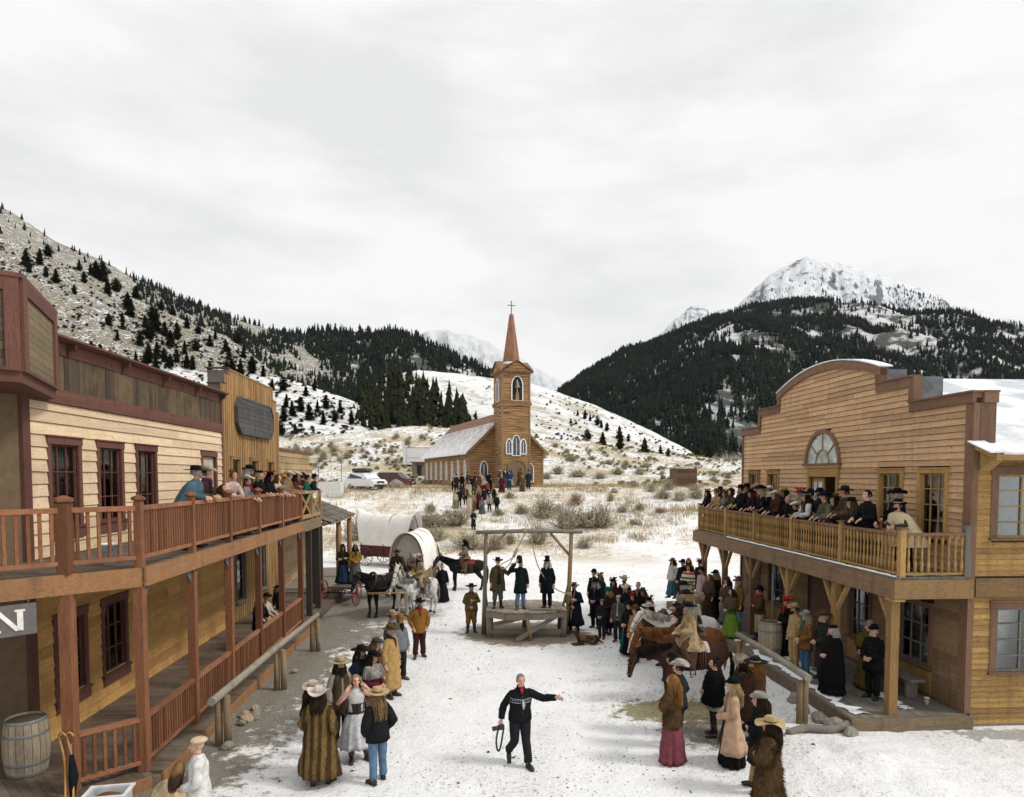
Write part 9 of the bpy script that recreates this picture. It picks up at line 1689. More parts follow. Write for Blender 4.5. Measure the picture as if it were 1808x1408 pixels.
# ------------------------------------------------------------------ crowd coming down from the church
def church_p(label, px, py_feet, hpx, yaw, **k):
 hr = k.pop('hr', 1.72); a = ground_hit(px, py_feet)
 if a.y > 70.5: a = aty(px, py_feet, 70.5); a.z = max(Tz(a.x, 70.5), CZ + 0.12 if a.x > -2.2 else 0)
 return person(label, a, yaw, max(1.3, min(1.95, hpx * a.y / 1170)), **k)
CQ = [
(801,867,32,'man in white shirt, dark waistcoat and bowler in hand', dict(under=(0.6,0.62,0.66), vestsl=1.2, top=(0.3,0.32,0.36), sl=0, hem=0.9, legs=BLACK)),
(816,866,30,'man in black coat at the left edge of the church crowd', dict(top=BLACK, hem=0.4, legs=BLACK, hat='bowler', hc=BLACK)),
(827,864,30,'man in grey brown coat near the nave wall', dict(top=(0.07,0.06,0.045), hem=0.5, legs=BLACK, hat='cap', hc=DKBR)),
(839,863,29,'woman in dark red shawl by the church window', dict(top=(0.08,0.025,0.03), hem=0.6, skirt=BLACK, hat='plume', hc=DKBR, plume=(0.2,0.05,0.05))),
(849,864,30,'man in pale buff coat in the church crowd', dict(top=(0.52,0.40,0.24), hem=0.6, legs=BRN, hair='short')),
(863,862,30,'man in black suit and wide hat by the tower', dict(top=BLACK, hem=0.5, legs=BLACK, hat='wide', hc=BLACK)),
(828,880,31,'woman in cream coat with brown fur stole', dict(top=(0.56,0.50,0.40), hem=0.6, skirt=(0.5,0.44,0.34), hat='slouch', hc=(0.36,0.26,0.14), scarf=BRN)),
(841,876,31,'man in shaggy brown fur in the middle of the church crowd', dict(top=(0.11,0.075,0.045), furry=True, hem=0.4, w=1.2, sl=1.2, legs=BRN, hair='long', hairc=BRUN)),
(856,874,30,'woman in white blouse with brown braids', dict(top=(0.60,0.57,0.52), hem=0.8, skirt=(0.2,0.08,0.03), hair='long', hairc=(0.3,0.2,0.1))),
(867,872,30,'man in long black cloak below the tower corner', dict(top=BLACK, hem=0.25, w=1.15, legs=BLACK, hat='slouch', hc=BLACK)),
(869,872,24,'woman in orange dress bending in the church crowd', dict(top=(0.42,0.16,0.02), hem=0.8, skirt=(0.42,0.16,0.02), hr=1.5)),
(854,884,32,'woman in maroon coat with folded hands', dict(top=(0.12,0.012,0.02), hem=0.75, skirt=(0.02,0.03,0.03), hair='bun', hairc=BLOND, pose='C')),
(811,896,34,'man in black suit and bowler stepping down the slope', dict(top=(0.016,0.018,0.024), hem=0.6, legs=BLACK, hat='bowler', hc=BLACK)),
(804,898,30,'woman in cream jacket with a basket', dict(top=(0.56,0.50,0.40), hem=0.8, skirt=(0.25,0.19,0.13), hair='long', hairc=BRUN)),
(822,892,33,'man in brown coat over cream shirt', dict(top=(0.10,0.065,0.045), op=26, under=(0.56,0.48,0.36), hem=0.5, legs=BLACK, hair='short')),
(836,900,32,'woman in russet skirt and straw hat', dict(top=(0.40,0.30,0.18), hem=0.85, skirt=(0.19,0.085,0.025), hat='slouch', hc=(0.48,0.30,0.10), hair='long', hairc=BRUN)),
(845,900,31,'woman in dark red coat and black hat', dict(top=(0.10,0.014,0.02), hem=0.5, skirt=(0.06,0.012,0.016), hat='wide', hc=BLACK, hair='long', hairc=BRUN)),
(851,908,30,'girl in red scarf and long grey skirt', dict(top=GREY, hem=0.9, skirt=(0.10,0.10,0.10), scarf=(0.45,0.02,0.05), hair='long', hairc=BRUN, hr=1.55)),
(864,904,33,'man in cream coat with blue neckerchief', dict(top=(0.60,0.52,0.40), op=18, under=(0.45,0.48,0.5), hem=0.75, legs=BLACK, hat='slouch', hc=DKBR, scarf=(0.02,0.05,0.09))),
(877,906,33,'boy in navy suit and dark cap striding down', dict(top=(0.014,0.022,0.036), hem=0.8, legs=(0.014,0.022,0.036), hat='cap', hc=BLACK)),
(836,936,36,'woman in dark grey coat and hat leading the church crowd', dict(top=(0.030,0.036,0.036), hem=0.28, legs=BLACK, hat='wide', hc=(0.06,0.03,0.03), gloves=(0.5,0.42,0.3), pose='C', hr=1.68)),
(885,852,29,'woman in pale flowered shawl on the church steps', dict(top=(0.34,0.29,0.21), hem=0.6, skirt=GREY, hair='long', hairc=REDH)),
(892,855,31,'woman in brown coat with white collar on the church steps', dict(top=(0.05,0.036,0.03), hem=0.4, skirt=(0.09,0.08,0.07), scarf=WHITE, hair='long', hairc=BRUN)),
(901,854,31,'woman in blue bodice before the church door', dict(top=(0.03,0.09,0.24), hem=0.85, skirt=(0.33,0.34,0.36), hair='long', hairc=BRUN)),
(918,855,31,'woman in rust brown coat before the church door', dict(top=(0.17,0.06,0.025), hem=0.5, skirt=(0.10,0.03,0.03), hair='curly', hairc=BRUN)),
(933,864,37,'tall man in long grey coat right of the church door', dict(top=(0.045,0.045,0.047), hem=0.2, legs=BLACK, hat='slouch', hc=DKBR, hr=1.9)),
(884,860,30,'woman in white bonnet and dark striped shawl', dict(top=(0.06,0.07,0.065), hem=0.5, skirt=(0.16,0.16,0.15), hat='bonnet', hc=(0.66,0.6,0.54))),
(886,870,31,'woman in maroon dress and cream hat', dict(top=(0.11,0.014,0.025), hem=0.8, skirt=(0.09,0.012,0.022), hat='slouch', hc=(0.6,0.5,0.36), hair='short')),
(899,866,32,'person in blue coat holding a yellow parcel', dict(pose='C', top=(0.012,0.05,0.16), hem=0.42, legs=(0.12,0.08,0.03), gloves=(0.6,0.42,0.03), hair='long', hairc=BRUN)),
(806,868,31,'man in dark brown coat by the left corner of the nave', dict(top=DKBR, hem=0.4, legs=BLACK, hat='slouch', hc=BLACK)),
(833,871,30,'woman in black shawl behind the fur stole', dict(top=BLACK, hem=0.6, skirt=CHAR, hat='bonnet', hc=BLACK)),
(846,868,30,'woman in red brown cloak in the thick of the church crowd', dict(top=(0.15,0.05,0.03), hem=0.5, skirt=BRN, hair='long', hairc=BRUN)),
(860,878,30,'man in rust vest and dark hat below the white blouse', dict(top=(0.20,0.08,0.03), hem=0.8, legs=BLACK, hat='slouch', hc=BLACK)),
(816,884,31,'man in charcoal suit between the bowlers', dict(top=CHAR, hem=0.6, legs=BLACK, hat='bowler', hc=BLACK)),
(845,888,31,'woman in tan shawl above the red scarf girl', dict(top=(0.35,0.25,0.15), hem=0.7, skirt=DKBR, hair='bun', hairc=BRUN)),
(872,890,31,'man in grey shirt and black waistcoat above the navy boy', dict(top=BLACK, sl=0, under=(0.3,0.3,0.3), vestsl=1.2, hem=0.9, legs=BLACK, hat='cap', hc=DKBR)),
(829,906,31,'girl in cream dress with a dark bonnet near the russet skirt', dict(top=CREAM, hem=0.85, skirt=CREAM, hat='bonnet', hc=DKBR)),
(922,868,29,'woman in brown skirt and blue grey bonnet at the foot of the steps', dict(top=(0.10,0.085,0.06), hem=0.85, skirt=(0.125,0.058,0.018), hat='bonnet', hc=(0.36,0.38,0.45))),
]
for (px, pf, hp, lab, d) in CQ: church_p(lab, px, pf, hp, rng.uniform(-20, 25), **d)
# ================================================================== horses
LEATH = plain('saddle_leather', (0.10, 0.045, 0.022), 0.5); LEATB = plain('black_leather', (0.016, 0.014, 0.013), 0.5)
def mane_mesh(kind, L=0.22):
 _, neck, head = HORSE[kind]; m = MB(); rs = random.Random(2); P = [Vector(p) for p in neck]
 dirs = []
 for k in range(110):
  f = k/109*(len(P)-1.001); i = int(f); t = f - i; p = P[i].lerp(P[i+1], t); d = (P[i+1]-P[i]).normalized(); up = Vector((0, -d.z, d.y)); up = up if up.z > 0 or (kind == 'low') else -up
  if up.z < 0: up = -up
  ry = [0.27, 0.20, 0.155, 0.115][i]*(1-t) + [0.20, 0.155, 0.115, 0.10][i]*t; b = p + up*(ry*0.93); s = 1
  x = 0.06 + rs.uniform(0.0, 0.05); l = L*rs.uniform(0.7, 1.25); m.tube([b, b + Vector((s*x, 0, 0.0)) + up*0.015, b + Vector((s*(x+0.045), rs.uniform(-.03,.03), -l*0.6)), b + Vector((s*(x+0.055), rs.uniform(-.05,.05), -l))], [(0.022, 0.012), (0.022, 0.010), (0.016, 0.008), (0.003, 0.003)], 5, False)
 h = Vector(head[0])
 for k in range(12): m.tube([h + Vector((rs.uniform(-.03,.03), 0.0, 0.06)), h + Vector((rs.uniform(-.05,.05), -0.10, 0.05)), h + Vector((rs.uniform(-.05,.05), -0.17, -0.06))], [0.016, 0.016, 0.003], 5, False)
 return m.mesh('mane')
def tail_mesh():
 m = MB(); rs = random.Random(6)
 for k in range(34):
  a = rs.uniform(0, 6.28); r = rs.uniform(0, 0.06); o = Vector((r*math.cos(a), r*math.sin(a)*0.6, 0)); m.tube([Vector((0, 0.90, 1.30)), Vector((0, 1.02, 1.22)) + o*0.5, Vector((0, 1.08, 0.95)) + o, Vector((0, 1.07, 0.62)) + o*1.3, Vector((0, 1.05, 0.38 + rs.uniform(-.1,.1))) + o*0.6], [0.02, 0.026, 0.026, 0.02, 0.004], 5, False)
 return m.mesh('tail')
def ringtube(c, d, rx, ry, r, seg=22, up=(0,0,1)):
 d = Vector(d).normalized(); u = Vector(up); u = (u - d*u.dot(d)).normalized(); q = d.cross(u); pts = [Vector(c) + q*(rx*math.cos(a)) + u*(ry*math.sin(a)) for a in [2*PI*k/seg for k in range(seg+1)]]; return MB().tube(pts, r, 6)
def horse(label, p, yaw, kind, mat, hairc, sc=1.0, tack='saddle', blanket=None, blaze=False, bridlec=None, group=None, headstall=True):
 t = thing('horse', label, 'horse', p, R(yaw), group, sc); me, neck, head = HORSE[kind]; obj('body', me, mat, t); hm = fur(hairc)
 obj('mane', cached(('mane', kind), lambda: mane_mesh(kind)), hm, t); obj('tail', cached('tail', tail_mesh), hm, t)
 for s in (-1, 1):
  for y in (-0.58 + 0.03*s, 0.72 - 0.03*s): obj('hoof', cached('hoof', lambda: MB().lathe([(0.075, 0.0), (0.066, 0.07), (0.05, 0.09)], 12, (0,0,0), True, True).mesh('hoof')), plain('hoof', (0.035, 0.03, 0.026), 0.6), t).location = (s*0.14, y, -0.005)
 H = [Vector(q) for q in head]; bl = bridlec or LEATH; br = MB()
 d1 = (H[3] - H[2]).normalized()
 for (i, rx, ry) in ((2, 0.078, 0.096), (3, 0.064, 0.071)): br.v, br.f, br.sm = (lambda m: (br.v + m.v, br.f + [tuple(x + len(br.v) for x in f) for f in m.f], br.sm + m.sm))(ringtube(H[i], d1, rx, ry, 0.011, 20, (1, 0, 0) if False else (0, 0, 1)))
 for s in (-1, 1): br.tube([H[0] + Vector((s*0.07, 0, 0.04)), H[1] + Vector((s*0.104, 0, 0)), H[2] + Vector((s*0.078, 0, 0)), H[3] + Vector((s*0.064, 0, 0))], 0.010, 5)
 br.tube([H[0] + Vector((-0.07, 0.0, 0.05)), H[0] + Vector((0, -0.02, 0.10)), H[0] + Vector((0.07, 0.0, 0.05))], 0.010, 5); obj('bridle', br, bl, t)
 for s in (-1, 1): obj('eye', MB().ell(H[1] + Vector((s*0.098, -0.025, 0.035)), (0.012, 0.018, 0.016), 7, 5), plain('eye', (0.008, 0.006, 0.005), 0.15), t)
 if blaze:
  nrm = Vector((0, -abs(d1.z), abs(d1.y)*0.6)).normalized(); b = MB(); pts = [(H[1], 0.120, 0.030), (H[1].lerp(H[2], 0.5), 0.108, 0.034), (H[2], 0.092, 0.032), (H[3], 0.068, 0.040), (H[4], 0.056, 0.046)]
  b.tube([q + nrm*(r*0.90) for q, r, w in pts], [(w, r*0.14) for q, r, w in pts], 10, True, up=nrm); obj('blaze', b, plain('white_hair', (0.68, 0.64, 0.58), 0.8), t)
 if tack == 'saddle':
  if blanket is not None:
   m = MB(); n = 20; V = []
   for j, y in enumerate((-0.30, 0.42)):
    for k in range(n + 1): a = R(-62) + R(124)*k/n; V.append((0.305*math.sin(a), y, 1.135 + 0.375*math.cos(a)))
   m.add(V, [(k, k+1, n+2+k, n+1+k) for k in range(n)], True); obj('saddle_blanket', m, blanket, t)
  sd_ = obj('saddle', MB().tube([(0,-0.26,1.56),(0,-0.12,1.515),(0,0.05,1.50),(0,0.18,1.545),(0,0.24,1.60)], [(0.10,0.04),(0.16,0.045),(0.18,0.045),(0.18,0.05),(0.13,0.03)], 14).tube([(0,-0.27,1.54),(0,-0.30,1.66)], [0.03, 0.035], 8), LEATH, t)
  for s in (-1, 1):
   obj('fender', MB().prism([(-0.14, 1.44), (0.10, 1.44), (0.02, 0.92), (-0.10, 0.92)], s*0.30, s*0.325, 'x'), LEATH, t); obj('stirrup', MB().tube([(s*0.33,-0.10,0.92),(s*0.33,-0.10,0.78),(s*0.33,0.02,0.78),(s*0.33,0.02,0.92)], 0.018, 6), LEATH, t)
   for q in (0.16, 0.22, 0.28): obj('saddle_string', MB().tube([(s*0.28, q, 1.36), (s*0.31, q, 1.1), (s*0.31, q + 0.02, 0.82)], [0.012, 0.012, 0.008], 5), LEATH, t)
  obj('cinch', ringtube((0,-0.22,1.14), (0,1,0), 0.285, 0.355, 0.022), LEATH, t); obj('breast_strap', MB().tube([(-0.26,-0.3,1.25),(-0.17,-0.70,1.16),(0,-0.83,1.12),(0.17,-0.70,1.16),(0.26,-0.3,1.25)], 0.016, 6), LEATH, t)
 if tack == 'harness':
  c = Vector(neck[0]).lerp(Vector(neck[1]), 0.35); d = Vector(neck[1]) - Vector(neck[0]); obj('collar', ringtube(c, d, 0.21, 0.33, 0.055), LEATB, t)
  hr = MB()
  for s in (-1, 1): hr.tube([(s*0.22,-0.62,1.05),(s*0.30,0.0,1.02),(s*0.30,0.7,1.0),(s*0.28,1.0,0.95)], 0.018, 6); hr.tube([(s*0.10,-0.4,1.50),(s*0.12,0.2,1.47),(s*0.12,0.7,1.5),(s*0.08,0.9,1.4)], 0.012, 5); hr.box(s*0.13 - 0.012, s*0.13 + 0.012, H[1].y - 0.08, H[1].y + 0.04, H[1].z - 0.04, H[1].z + 0.08)
  obj('harness', hr, LEATB, t); obj('girth', ringtube((0,-0.15,1.14), (0,1,0), 0.285, 0.355, 0.02), LEATB, t); obj('back_band', ringtube((0,0.35,1.14), (0,1,0), 0.295, 0.34, 0.016), LEATB, t)
 return t
C_black = hide((0.007, 0.0065, 0.0065), (0.015, 0.013, 0.012)); C_white = hide((0.62, 0.60, 0.55), (0.50, 0.47, 0.42)); C_grey = hide((0.58, 0.57, 0.55), (0.22, 0.21, 0.20), 2.6, 0.50, 0.62); C_chest = hide((0.12, 0.042, 0.014), (0.18, 0.066, 0.022)); C_dark = hide((0.032, 0.014, 0.009), (0.055, 0.024, 0.014)); C_white2 = hide((0.66, 0.64, 0.60), (0.60, 0.58, 0.54))
def stripebl():
 b = NB('striped_saddle_blanket'); v = b.coord((1,1,1)); s_ = b.new('ShaderNodeSeparateXYZ'); b.L(v, s_.inputs[0]); f = b.math('FRACT', b.math('MULTIPLY', s_.outputs[1], 3.1)); b.color(b.ramp(f, [(0.0, (0.58,0.55,0.49)), (0.25, (0.05,0.05,0.06)), (0.32, (0.45,0.30,0.03)), (0.55, (0.05,0.05,0.06)), (0.62, (0.55,0.52,0.47)), (0.8, (0.22,0.21,0.20))])); b.n['Color Ramp'].color_ramp.interpolation = 'CONSTANT'; b.rough(0.95); return b.m
def rider(label, h, horse_, pose='S', dz=-0.78, **k):
 t = person(label, (0,0,0), 0, h, pose=pose, **k); t.rotation_euler = horse_.rotation_euler; sc = horse_.scale.x; q = Matrix.Rotation(horse_.rotation_euler.z, 3, 'Z') @ Vector((0, 0.0, 0)); t.location = horse_.location + q + Vector((0, 0, 1.53*sc - 0.80*t.scale.x)); return t
# team of the near wagon
hb = horse('black draught horse in harness on the near wagon team', Vector((-5.25, 26.6, 0)), -30, 'mid', C_black, (0.012, 0.011, 0.011), 1.08, 'harness', bridlec=LEATB)
hw = horse('white draught horse in harness on the near wagon team', Vector((-4.30, 26.75, 0)), -8, 'up', C_white, (0.62, 0.58, 0.50), 1.08, 'harness', bridlec=LEATB)
yk = obj('neck_yoke', MB().tube([(-0.75, 0, 0), (0.75, 0.1, 0.02)], 0.04, 8).tube([(0.0, 0.05, 0), (-0.1, 3.2, -0.05)], 0.045, 8), wood('yoke_ash', (0.50, 0.33, 0.14), 'x', 0.1)); yk.location = (-4.95, 25.55, 1.02); tag(yk, 'pale wooden neck yoke and pole between the two draught horses', 'yoke')
hg = horse('dappled grey saddle horse beside the white draught horse', Vector((-3.72, 26.4, 0)), -38, 'mid', C_grey, (0.30, 0.29, 0.28), 0.98, 'saddle', cloth((0.16, 0.13, 0.10)))
rider('rider in tan coat and pale hat with dark neckerchief on the grey horse', 1.80, hg, top=(0.33, 0.25, 0.13), hem=0.85, w=1.08, sl=1.1, legs=(0.36, 0.28, 0.16), boots=(0.016, 0.014, 0.014), tall=0.8, end=0.5, hat='cowboy', hc=(0.50, 0.42, 0.33), scarf=(0.014, 0.014, 0.016), gloves=(0.50, 0.36, 0.10), beard=0.05)
hk = horse('black saddle horse standing sideways left of the scaffold', Vector((-2.28, 32.2, 0)), -82, 'mid', C_black, (0.012, 0.011, 0.011), 1.0, 'saddle', cloth((0.25, 0.04, 0.04)))
rider('rider in patterned brown fur and dark scarf on the black horse', 1.74, hk, top=(0.30, 0.23, 0.16), furry=True, stripes=False, hem=0.82, w=1.12, sl=1.2, legs=(0.10, 0.05, 0.03), boots=(0.12, 0.05, 0.02), hat='slouch', hc=DKBR, scarf=BLACK, hair='long', hairc=BLACK)
hq = horse('white horse in harness standing behind the near wagon', Vector((-4.05, 35.2, 0)), 4, 'up', C_white, (0.45, 0.43, 0.40), 1.02, 'harness', bridlec=LEATB)
# right-hand horses
h1 = horse('dark bay saddle horse with lowered head beside the near right group', Vector((4.38, 16.15, 0)), -86, 'low', C_dark, (0.022, 0.012, 0.009), 1.0, 'saddle', stripebl())
h2 = horse('chestnut saddle horse with white blaze between the bay and the white', Vector((4.75, 17.75, 0)), -84, 'level', C_chest, (0.27, 0.11, 0.045), 1.0, 'saddle', cloth((0.16, 0.15, 0.14)), True)
h3 = horse('white saddle horse at the back of the three', Vector((5.05, 19.2, 0)), -83, 'mid', C_white2, (0.62, 0.57, 0.48), 1.0, 'saddle', cloth((0.065, 0.04, 0.05)))
rr1 = rider('rider in pale hide coat and broad black hat on the dark bay', 1.76, h1, top=(0.5, 0.4, 0.25), hem=0.62, w=1.20, sl=1.3, legs=BRN, boots=DKBR, hat='wide', hc=(0.016, 0.016, 0.018), hair='vlong', hairc=(0.55, 0.48, 0.36), beard=0.10, bc=(0.6, 0.52, 0.38))
for c in rr1.children:
 if c.name.startswith('coat'): c.material_slots[0].material = hide((0.46, 0.35, 0.20), (0.20, 0.125, 0.06), 4.0, 0.46, 0.62)
rider('rider with long blond hair and brown hat on the chestnut', 1.82, h2, top=(0.055, 0.032, 0.02), furry=True, hem=0.70, w=1.1, legs=BRN, boots=DKBR, hat='cowboy', hc=(0.04, 0.022, 0.016), hair='vlong', hairc=(0.46, 0.33, 0.16), beard=0.1, bc=(0.4, 0.28, 0.13))
rider('rider in black hat and brown fur with white collar on the white horse', 1.82, h3, top=(0.060, 0.036, 0.022), furry=True, hem=0.70, w=1.14, sl=1.2, legs=BRN, boots=DKBR, hat='wide', hc=(0.016, 0.017, 0.02), cape=(0.68, 0.62, 0.50), chem=1.18, cfl=-0.04, capefur=True, hair='long', hairc=WHT)
ppl('person in cream fur hat beyond the white horse', 1228, 1046, 1.80, -75, pose='A', top=CREAM, hem=0.7, legs=BRN, hat='fur', hc=(0.66, 0.60, 0.46), hair='long', hairc=BLOND)
# ------------------------------------------------------------------ wagons
W_wh = wood('wheel_wood', (0.115, 0.085, 0.07), 'x', 0.1); W_whr = plain('red_wheel', (0.20, 0.045, 0.030), 0.6, var=0.4, scale=14)
def wheel(par, c, r, mat, n=12, w=0.05, name='wheel', axis='x'):
 """wheel in the local y-z plane, axle along x"""
 c = Vector(c); wh = obj(name, (lambda m: m)(MB().tube([c + Vector((0, r*math.cos(2*PI*k/32), r*math.sin(2*PI*k/32))) for k in range(33)], [(w*0.5, 0.030)]*33, 6, False, up=(1,0,0))), mat, par)
 obj('hub', MB().tube([c + Vector((-0.10, 0, 0)), c + Vector((-0.04, 0, 0)), c + Vector((0.04, 0, 0)), c + Vector((0.10, 0, 0))], [0.045, 0.075, 0.075, 0.045], 12), mat, wh)
 for k in range(n): a = 2*PI*k/n; d = Vector((0, math.cos(a), math.sin(a))); obj('spoke', MB().tube([c + d*0.06, c + d*(r - 0.02)], [0.020, 0.014], 6), mat, wh)
 return wh
M_canvas = (lambda: (lambda b: (b.color(b.ramp(b.noise(b.coord((1,1,1)), 2.5, 5), [(0.3, (0.76,0.73,0.66)), (0.7, (0.86,0.85,0.81))])), b.rough(0.9), b.bump(b.noise(b.coord((3,1,1)), 3, 5), 0.6, 0.05), b.m)[3])(NB('canvas')))()
def hooped(x, y0, y1, z0, w, hgt, n=20, sag=0.05, flare=0.25, ny=16):
 """canvas tilt: arch across x, axis y"""
 m = MB(); b = 0
 for j in range(ny + 1):
  f = j/ny; y = y0 + (y1 - y0)*f; s = 1 - sag*abs(math.sin(f*PI*4)) ; e = 1 + flare*0.25*(abs(2*f - 1)**3); yo = -flare*(1 - f)**6 + flare*f**6
  for k in range(n + 1):
   a = PI*k/n; hz = max(0, math.sin(a))**0.72; m.v.append((x - w/2*math.cos(a)*(1 if 0 < k < n else 1.0)*s*1.0, y + yo*hz, z0 + hgt*hz*s*e))
 for j in range(ny):
  for k in range(n): m.f.append((j*(n+1)+k, j*(n+1)+k+1, (j+1)*(n+1)+k+1, (j+1)*(n+1)+k)); m.sm.append(True)
 return m
def wagon(label, p, yaw, L, W, box, tilt_h, rf, rr, mat_box, mat_wheel, zb=0.72, boxh=0.75, seat=True, grp=None, flare=0.35):
 t = thing('covered_wagon', label, 'wagon', p, R(yaw), grp)      # faces -y
 obj('bed', MB().box(-W/2, W/2, -L/2, L/2, zb - 0.08, zb), mat_box, t)
 for s in (-1, 1):
  for k in range(3): obj('side_board', MB().box(min(s*W/2, s*(W/2 + 0.03)), max(s*W/2, s*(W/2 + 0.03)), -L/2, L/2, zb + k*boxh/3, zb + (k+1)*boxh/3 - 0.008), mat_box, t)
  for y in (-L/2 + 0.1, 0, L/2 - 0.1): obj('stake', MB().box(min(s*(W/2+0.03), s*(W/2+0.07)), max(s*(W/2+0.03), s*(W/2+0.07)), y - 0.03, y + 0.03, zb - 0.1, zb + boxh), mat_box, t)
 obj('tail_board', MB().box(-W/2, W/2, L/2 - 0.03, L/2, zb, zb + boxh), mat_box, t); obj('foot_board', MB().box(-W/2, W/2, -L/2, -L/2 + 0.03, zb, zb + boxh*0.6), mat_box, t)
 obj('canvas', hooped(0, -L/2 + 0.15, L/2, zb + boxh*0.85, W + 0.14, tilt_h, flare=flare), M_canvas, t)
 for y in (-L/2 + 0.2, -0.3, L/2 - 0.2): obj('hoop', MB().tube([(-(W/2)*math.cos(PI*k/16), y, zb + boxh*0.85 + (tilt_h - 0.04)*max(0, math.sin(PI*k/16))**0.72) for k in range(17)], 0.022, 6), W_log, t)
 for (y, r) in ((-L/2 + 0.45, rf), (L/2 - 0.55, rr)):
  for s in (-1, 1): wheel(t, (s*(W/2 + 0.22), y, r), r, mat_wheel)
  obj('axle', MB().bar((-W/2 - 0.25, y, r), (W/2 + 0.25, y, r), 0.10, 0.10).bar((0, y, r), (0, y, zb), 0.3, 0.1), mat_wheel, t)
 obj('reach', MB().bar((0, -L/2 + 0.4, 0.5), (0, L/2 - 0.5, 0.55), 0.09, 0.09), mat_wheel, t); obj('tongue', MB().tube([(0, -L/2 + 0.3, 0.55), (0, -L/2 - 1.4, 0.6)], 0.05, 7), W_log, t)
 if seat: obj('seat', MB().box(-W/2 - 0.05, W/2 + 0.05, -L/2 - 0.15, -L/2 + 0.28, zb + boxh*0.72, zb + boxh*0.72 + 0.05), W_log, t); obj('seat_back', MB().box(-W/2, W/2, -L/2 + 0.28, -L/2 + 0.31, zb + boxh*0.72, zb + boxh*0.72 + 0.3), W_log, t)
 return t
M_redbox = wood('wagon_red', (0.125, 0.022, 0.020), 'y', 0.15, 0.6)
a = aty(690, 1000, 41.2); w1 = wagon('large covered wagon with white canvas and maroon box behind the others', Vector((a.x, 41.2, 0)), 62, 3.7, 1.35, 0, 1.95, 0.5, 0.58, M_redbox, W_wh, 0.66, 0.72, flare=0.42)
person('man in black hat and coat sitting inside the large covered wagon', w1.matrix_basis @ Vector((0.1, -1.45, 0.62)), 30, 1.74, pose='D', top=BLACK, hem=0.8, legs=BLACK, hat='slouch', hc=BLACK, hair='short')
M_tan = wood('wagon_tan', (0.36, 0.25, 0.13), 'y', 0.15, 0.6)
w2 = wagon('smaller covered wagon with round white canvas facing the street', Vector((-4.72, 31.4, 0)), -6, 2.8, 1.5, 0, 1.72, 0.48, 0.56, M_tan, W_wh, 0.62, 0.72, flare=0.12)
obj('inner_curtain', (lambda m: m.prism([(-0.74*math.cos(PI*k/14), 1.24 + 1.62*max(0, math.sin(PI*k/14))**0.72) for k in range(15)], -0.62, -0.60, 'y'))(MB()), M_canvas, w2)
person('wagon driver in shaggy brown fur coat and brown hat with orange gloves', w2.matrix_basis @ Vector((-0.36, -1.42, 0.36)), -4, 1.92, pose='D', top=(0.085, 0.048, 0.026), furry=True, hem=0.62, w=1.3, sl=1.45, tuft=2600, tl=0.05, legs=(0.045, 0.028, 0.02), lw=1.1, boots=DKBR, hat='slouch', hc=(0.05, 0.03, 0.02), gloves=(0.50, 0.22, 0.03), beard=0.05)
person('fair haired boy in brown coat and light blue shirt on the wagon seat', w2.matrix_basis @ Vector((0.18, -1.30, 0.56)), 55, 1.55, pose='D', top=(0.13, 0.09, 0.06), op=14, under=(0.30, 0.42, 0.58), hem=0.85, legs=BRN, boots=DKBR, hair='short', hairc=(0.40, 0.26, 0.11))
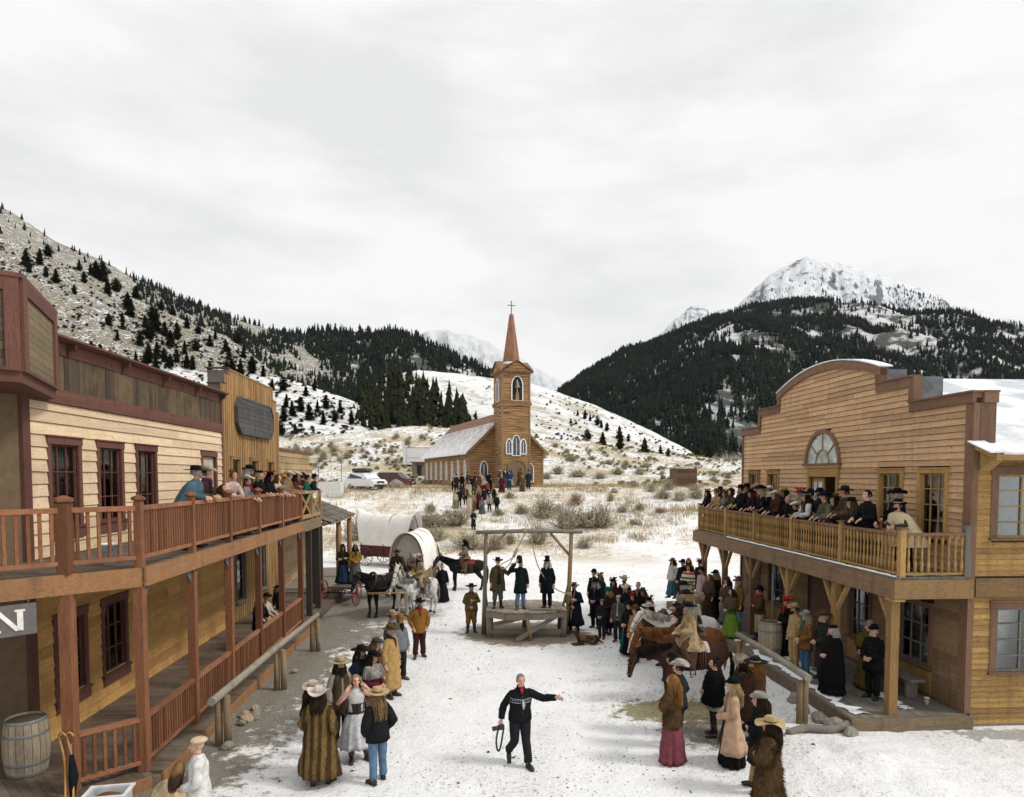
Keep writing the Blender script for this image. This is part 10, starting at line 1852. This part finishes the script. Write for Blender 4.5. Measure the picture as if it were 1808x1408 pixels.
# red-wheeled buckboard with two women standing on it
bb = thing('buckboard', 'low buckboard wagon with red spoked wheels by the log shop', 'wagon', Vector((-7.35, 29.3, 0)), R(-8))
obj('bed', MB().box(-0.55, 0.55, -0.75, 1.5, 0.66, 0.74), W_grey, bb)
for k in range(6): obj('plank', MB().box(-0.55 + k*0.184, -0.55 + k*0.184 + 0.178, -0.76, 1.5, 0.742, 0.765), W_deck, bb)
for (y, r) in ((-0.85, 0.53), (1.25, 0.45)):
 for s in (-1, 1): wheel(bb, (s*0.76, y, r), r, W_whr, 14, 0.04)
 obj('axle', MB().bar((-0.78, y, r), (0.78, y, r), 0.06, 0.06), LEATB, bb); obj('spring', MB().tube(curve([(-0.5, y, r + 0.05), (0, y, 0.66), (0.5, y, r + 0.05)]), 0.02, 6), LEATB, bb)
for (dx, dy, yaw, lab, d) in ((-0.26, 0.15, 15, 'woman in olive jacket, top hat and long blue skirt standing on the buckboard', dict(pose='F', top=(0.045, 0.042, 0.022), hem=0.88, skirt=(0.022, 0.045, 0.10), sfl=0.16, hat='slouch', hc=DKBR, hair='long', hairc=BLOND)), (0.28, 0.25, 25, 'woman in mustard jacket and grey striped skirt standing on the buckboard', dict(pose='C', top=(0.30, 0.185, 0.030), hem=0.84, skirt=(0.125, 0.135, 0.14), sfl=0.16, hat='wide', hc=(0.25, 0.20, 0.14), hair='long', hairc=BRUN, scarf=(0.025, 0.03, 0.035)))):
 person(lab, bb.matrix_basis @ Vector((dx, dy, 0.765)), yaw, 1.80, **d)
# ------------------------------------------------------------------ dog
dg_ = thing('dog', 'brown and black shepherd dog lying in the snow by the onlookers', 'dog', atz(1035, 1138, 0.0), R(-72), None, 1.05)
obj('body', DOG, hide((0.17, 0.085, 0.032), (0.022, 0.016, 0.013), 4.0, 0.46, 0.58), dg_); obj('nose', MB().ell((0, -0.575, 0.415), (0.02, 0.014, 0.016), 7, 5), plain('dog_nose', (0.01, 0.01, 0.01), 0.3), dg_)
# ================================================================== air between the mountains
hz = obj('haze', MB().box(-9000, 9000, -300, 9500, -12.0, 1750), None); tag(hz, 'thin pale winter haze between the mountains', kind='stuff')
hm_ = bpy.data.materials.new('haze'); hm_.use_nodes = True; hn = hm_.node_tree; hn.nodes.clear()
ho_ = hn.nodes.new('ShaderNodeOutputMaterial'); pv = hn.nodes.new('ShaderNodeVolumePrincipled'); pv.inputs['Color'].default_value = (0.90, 0.93, 0.97, 1); pv.inputs['Density'].default_value = 0.000012; pv.inputs['Anisotropy'].default_value = 0.2
hn.links.new(pv.outputs[0], ho_.inputs['Volume']); hz.data.materials.append(hm_)
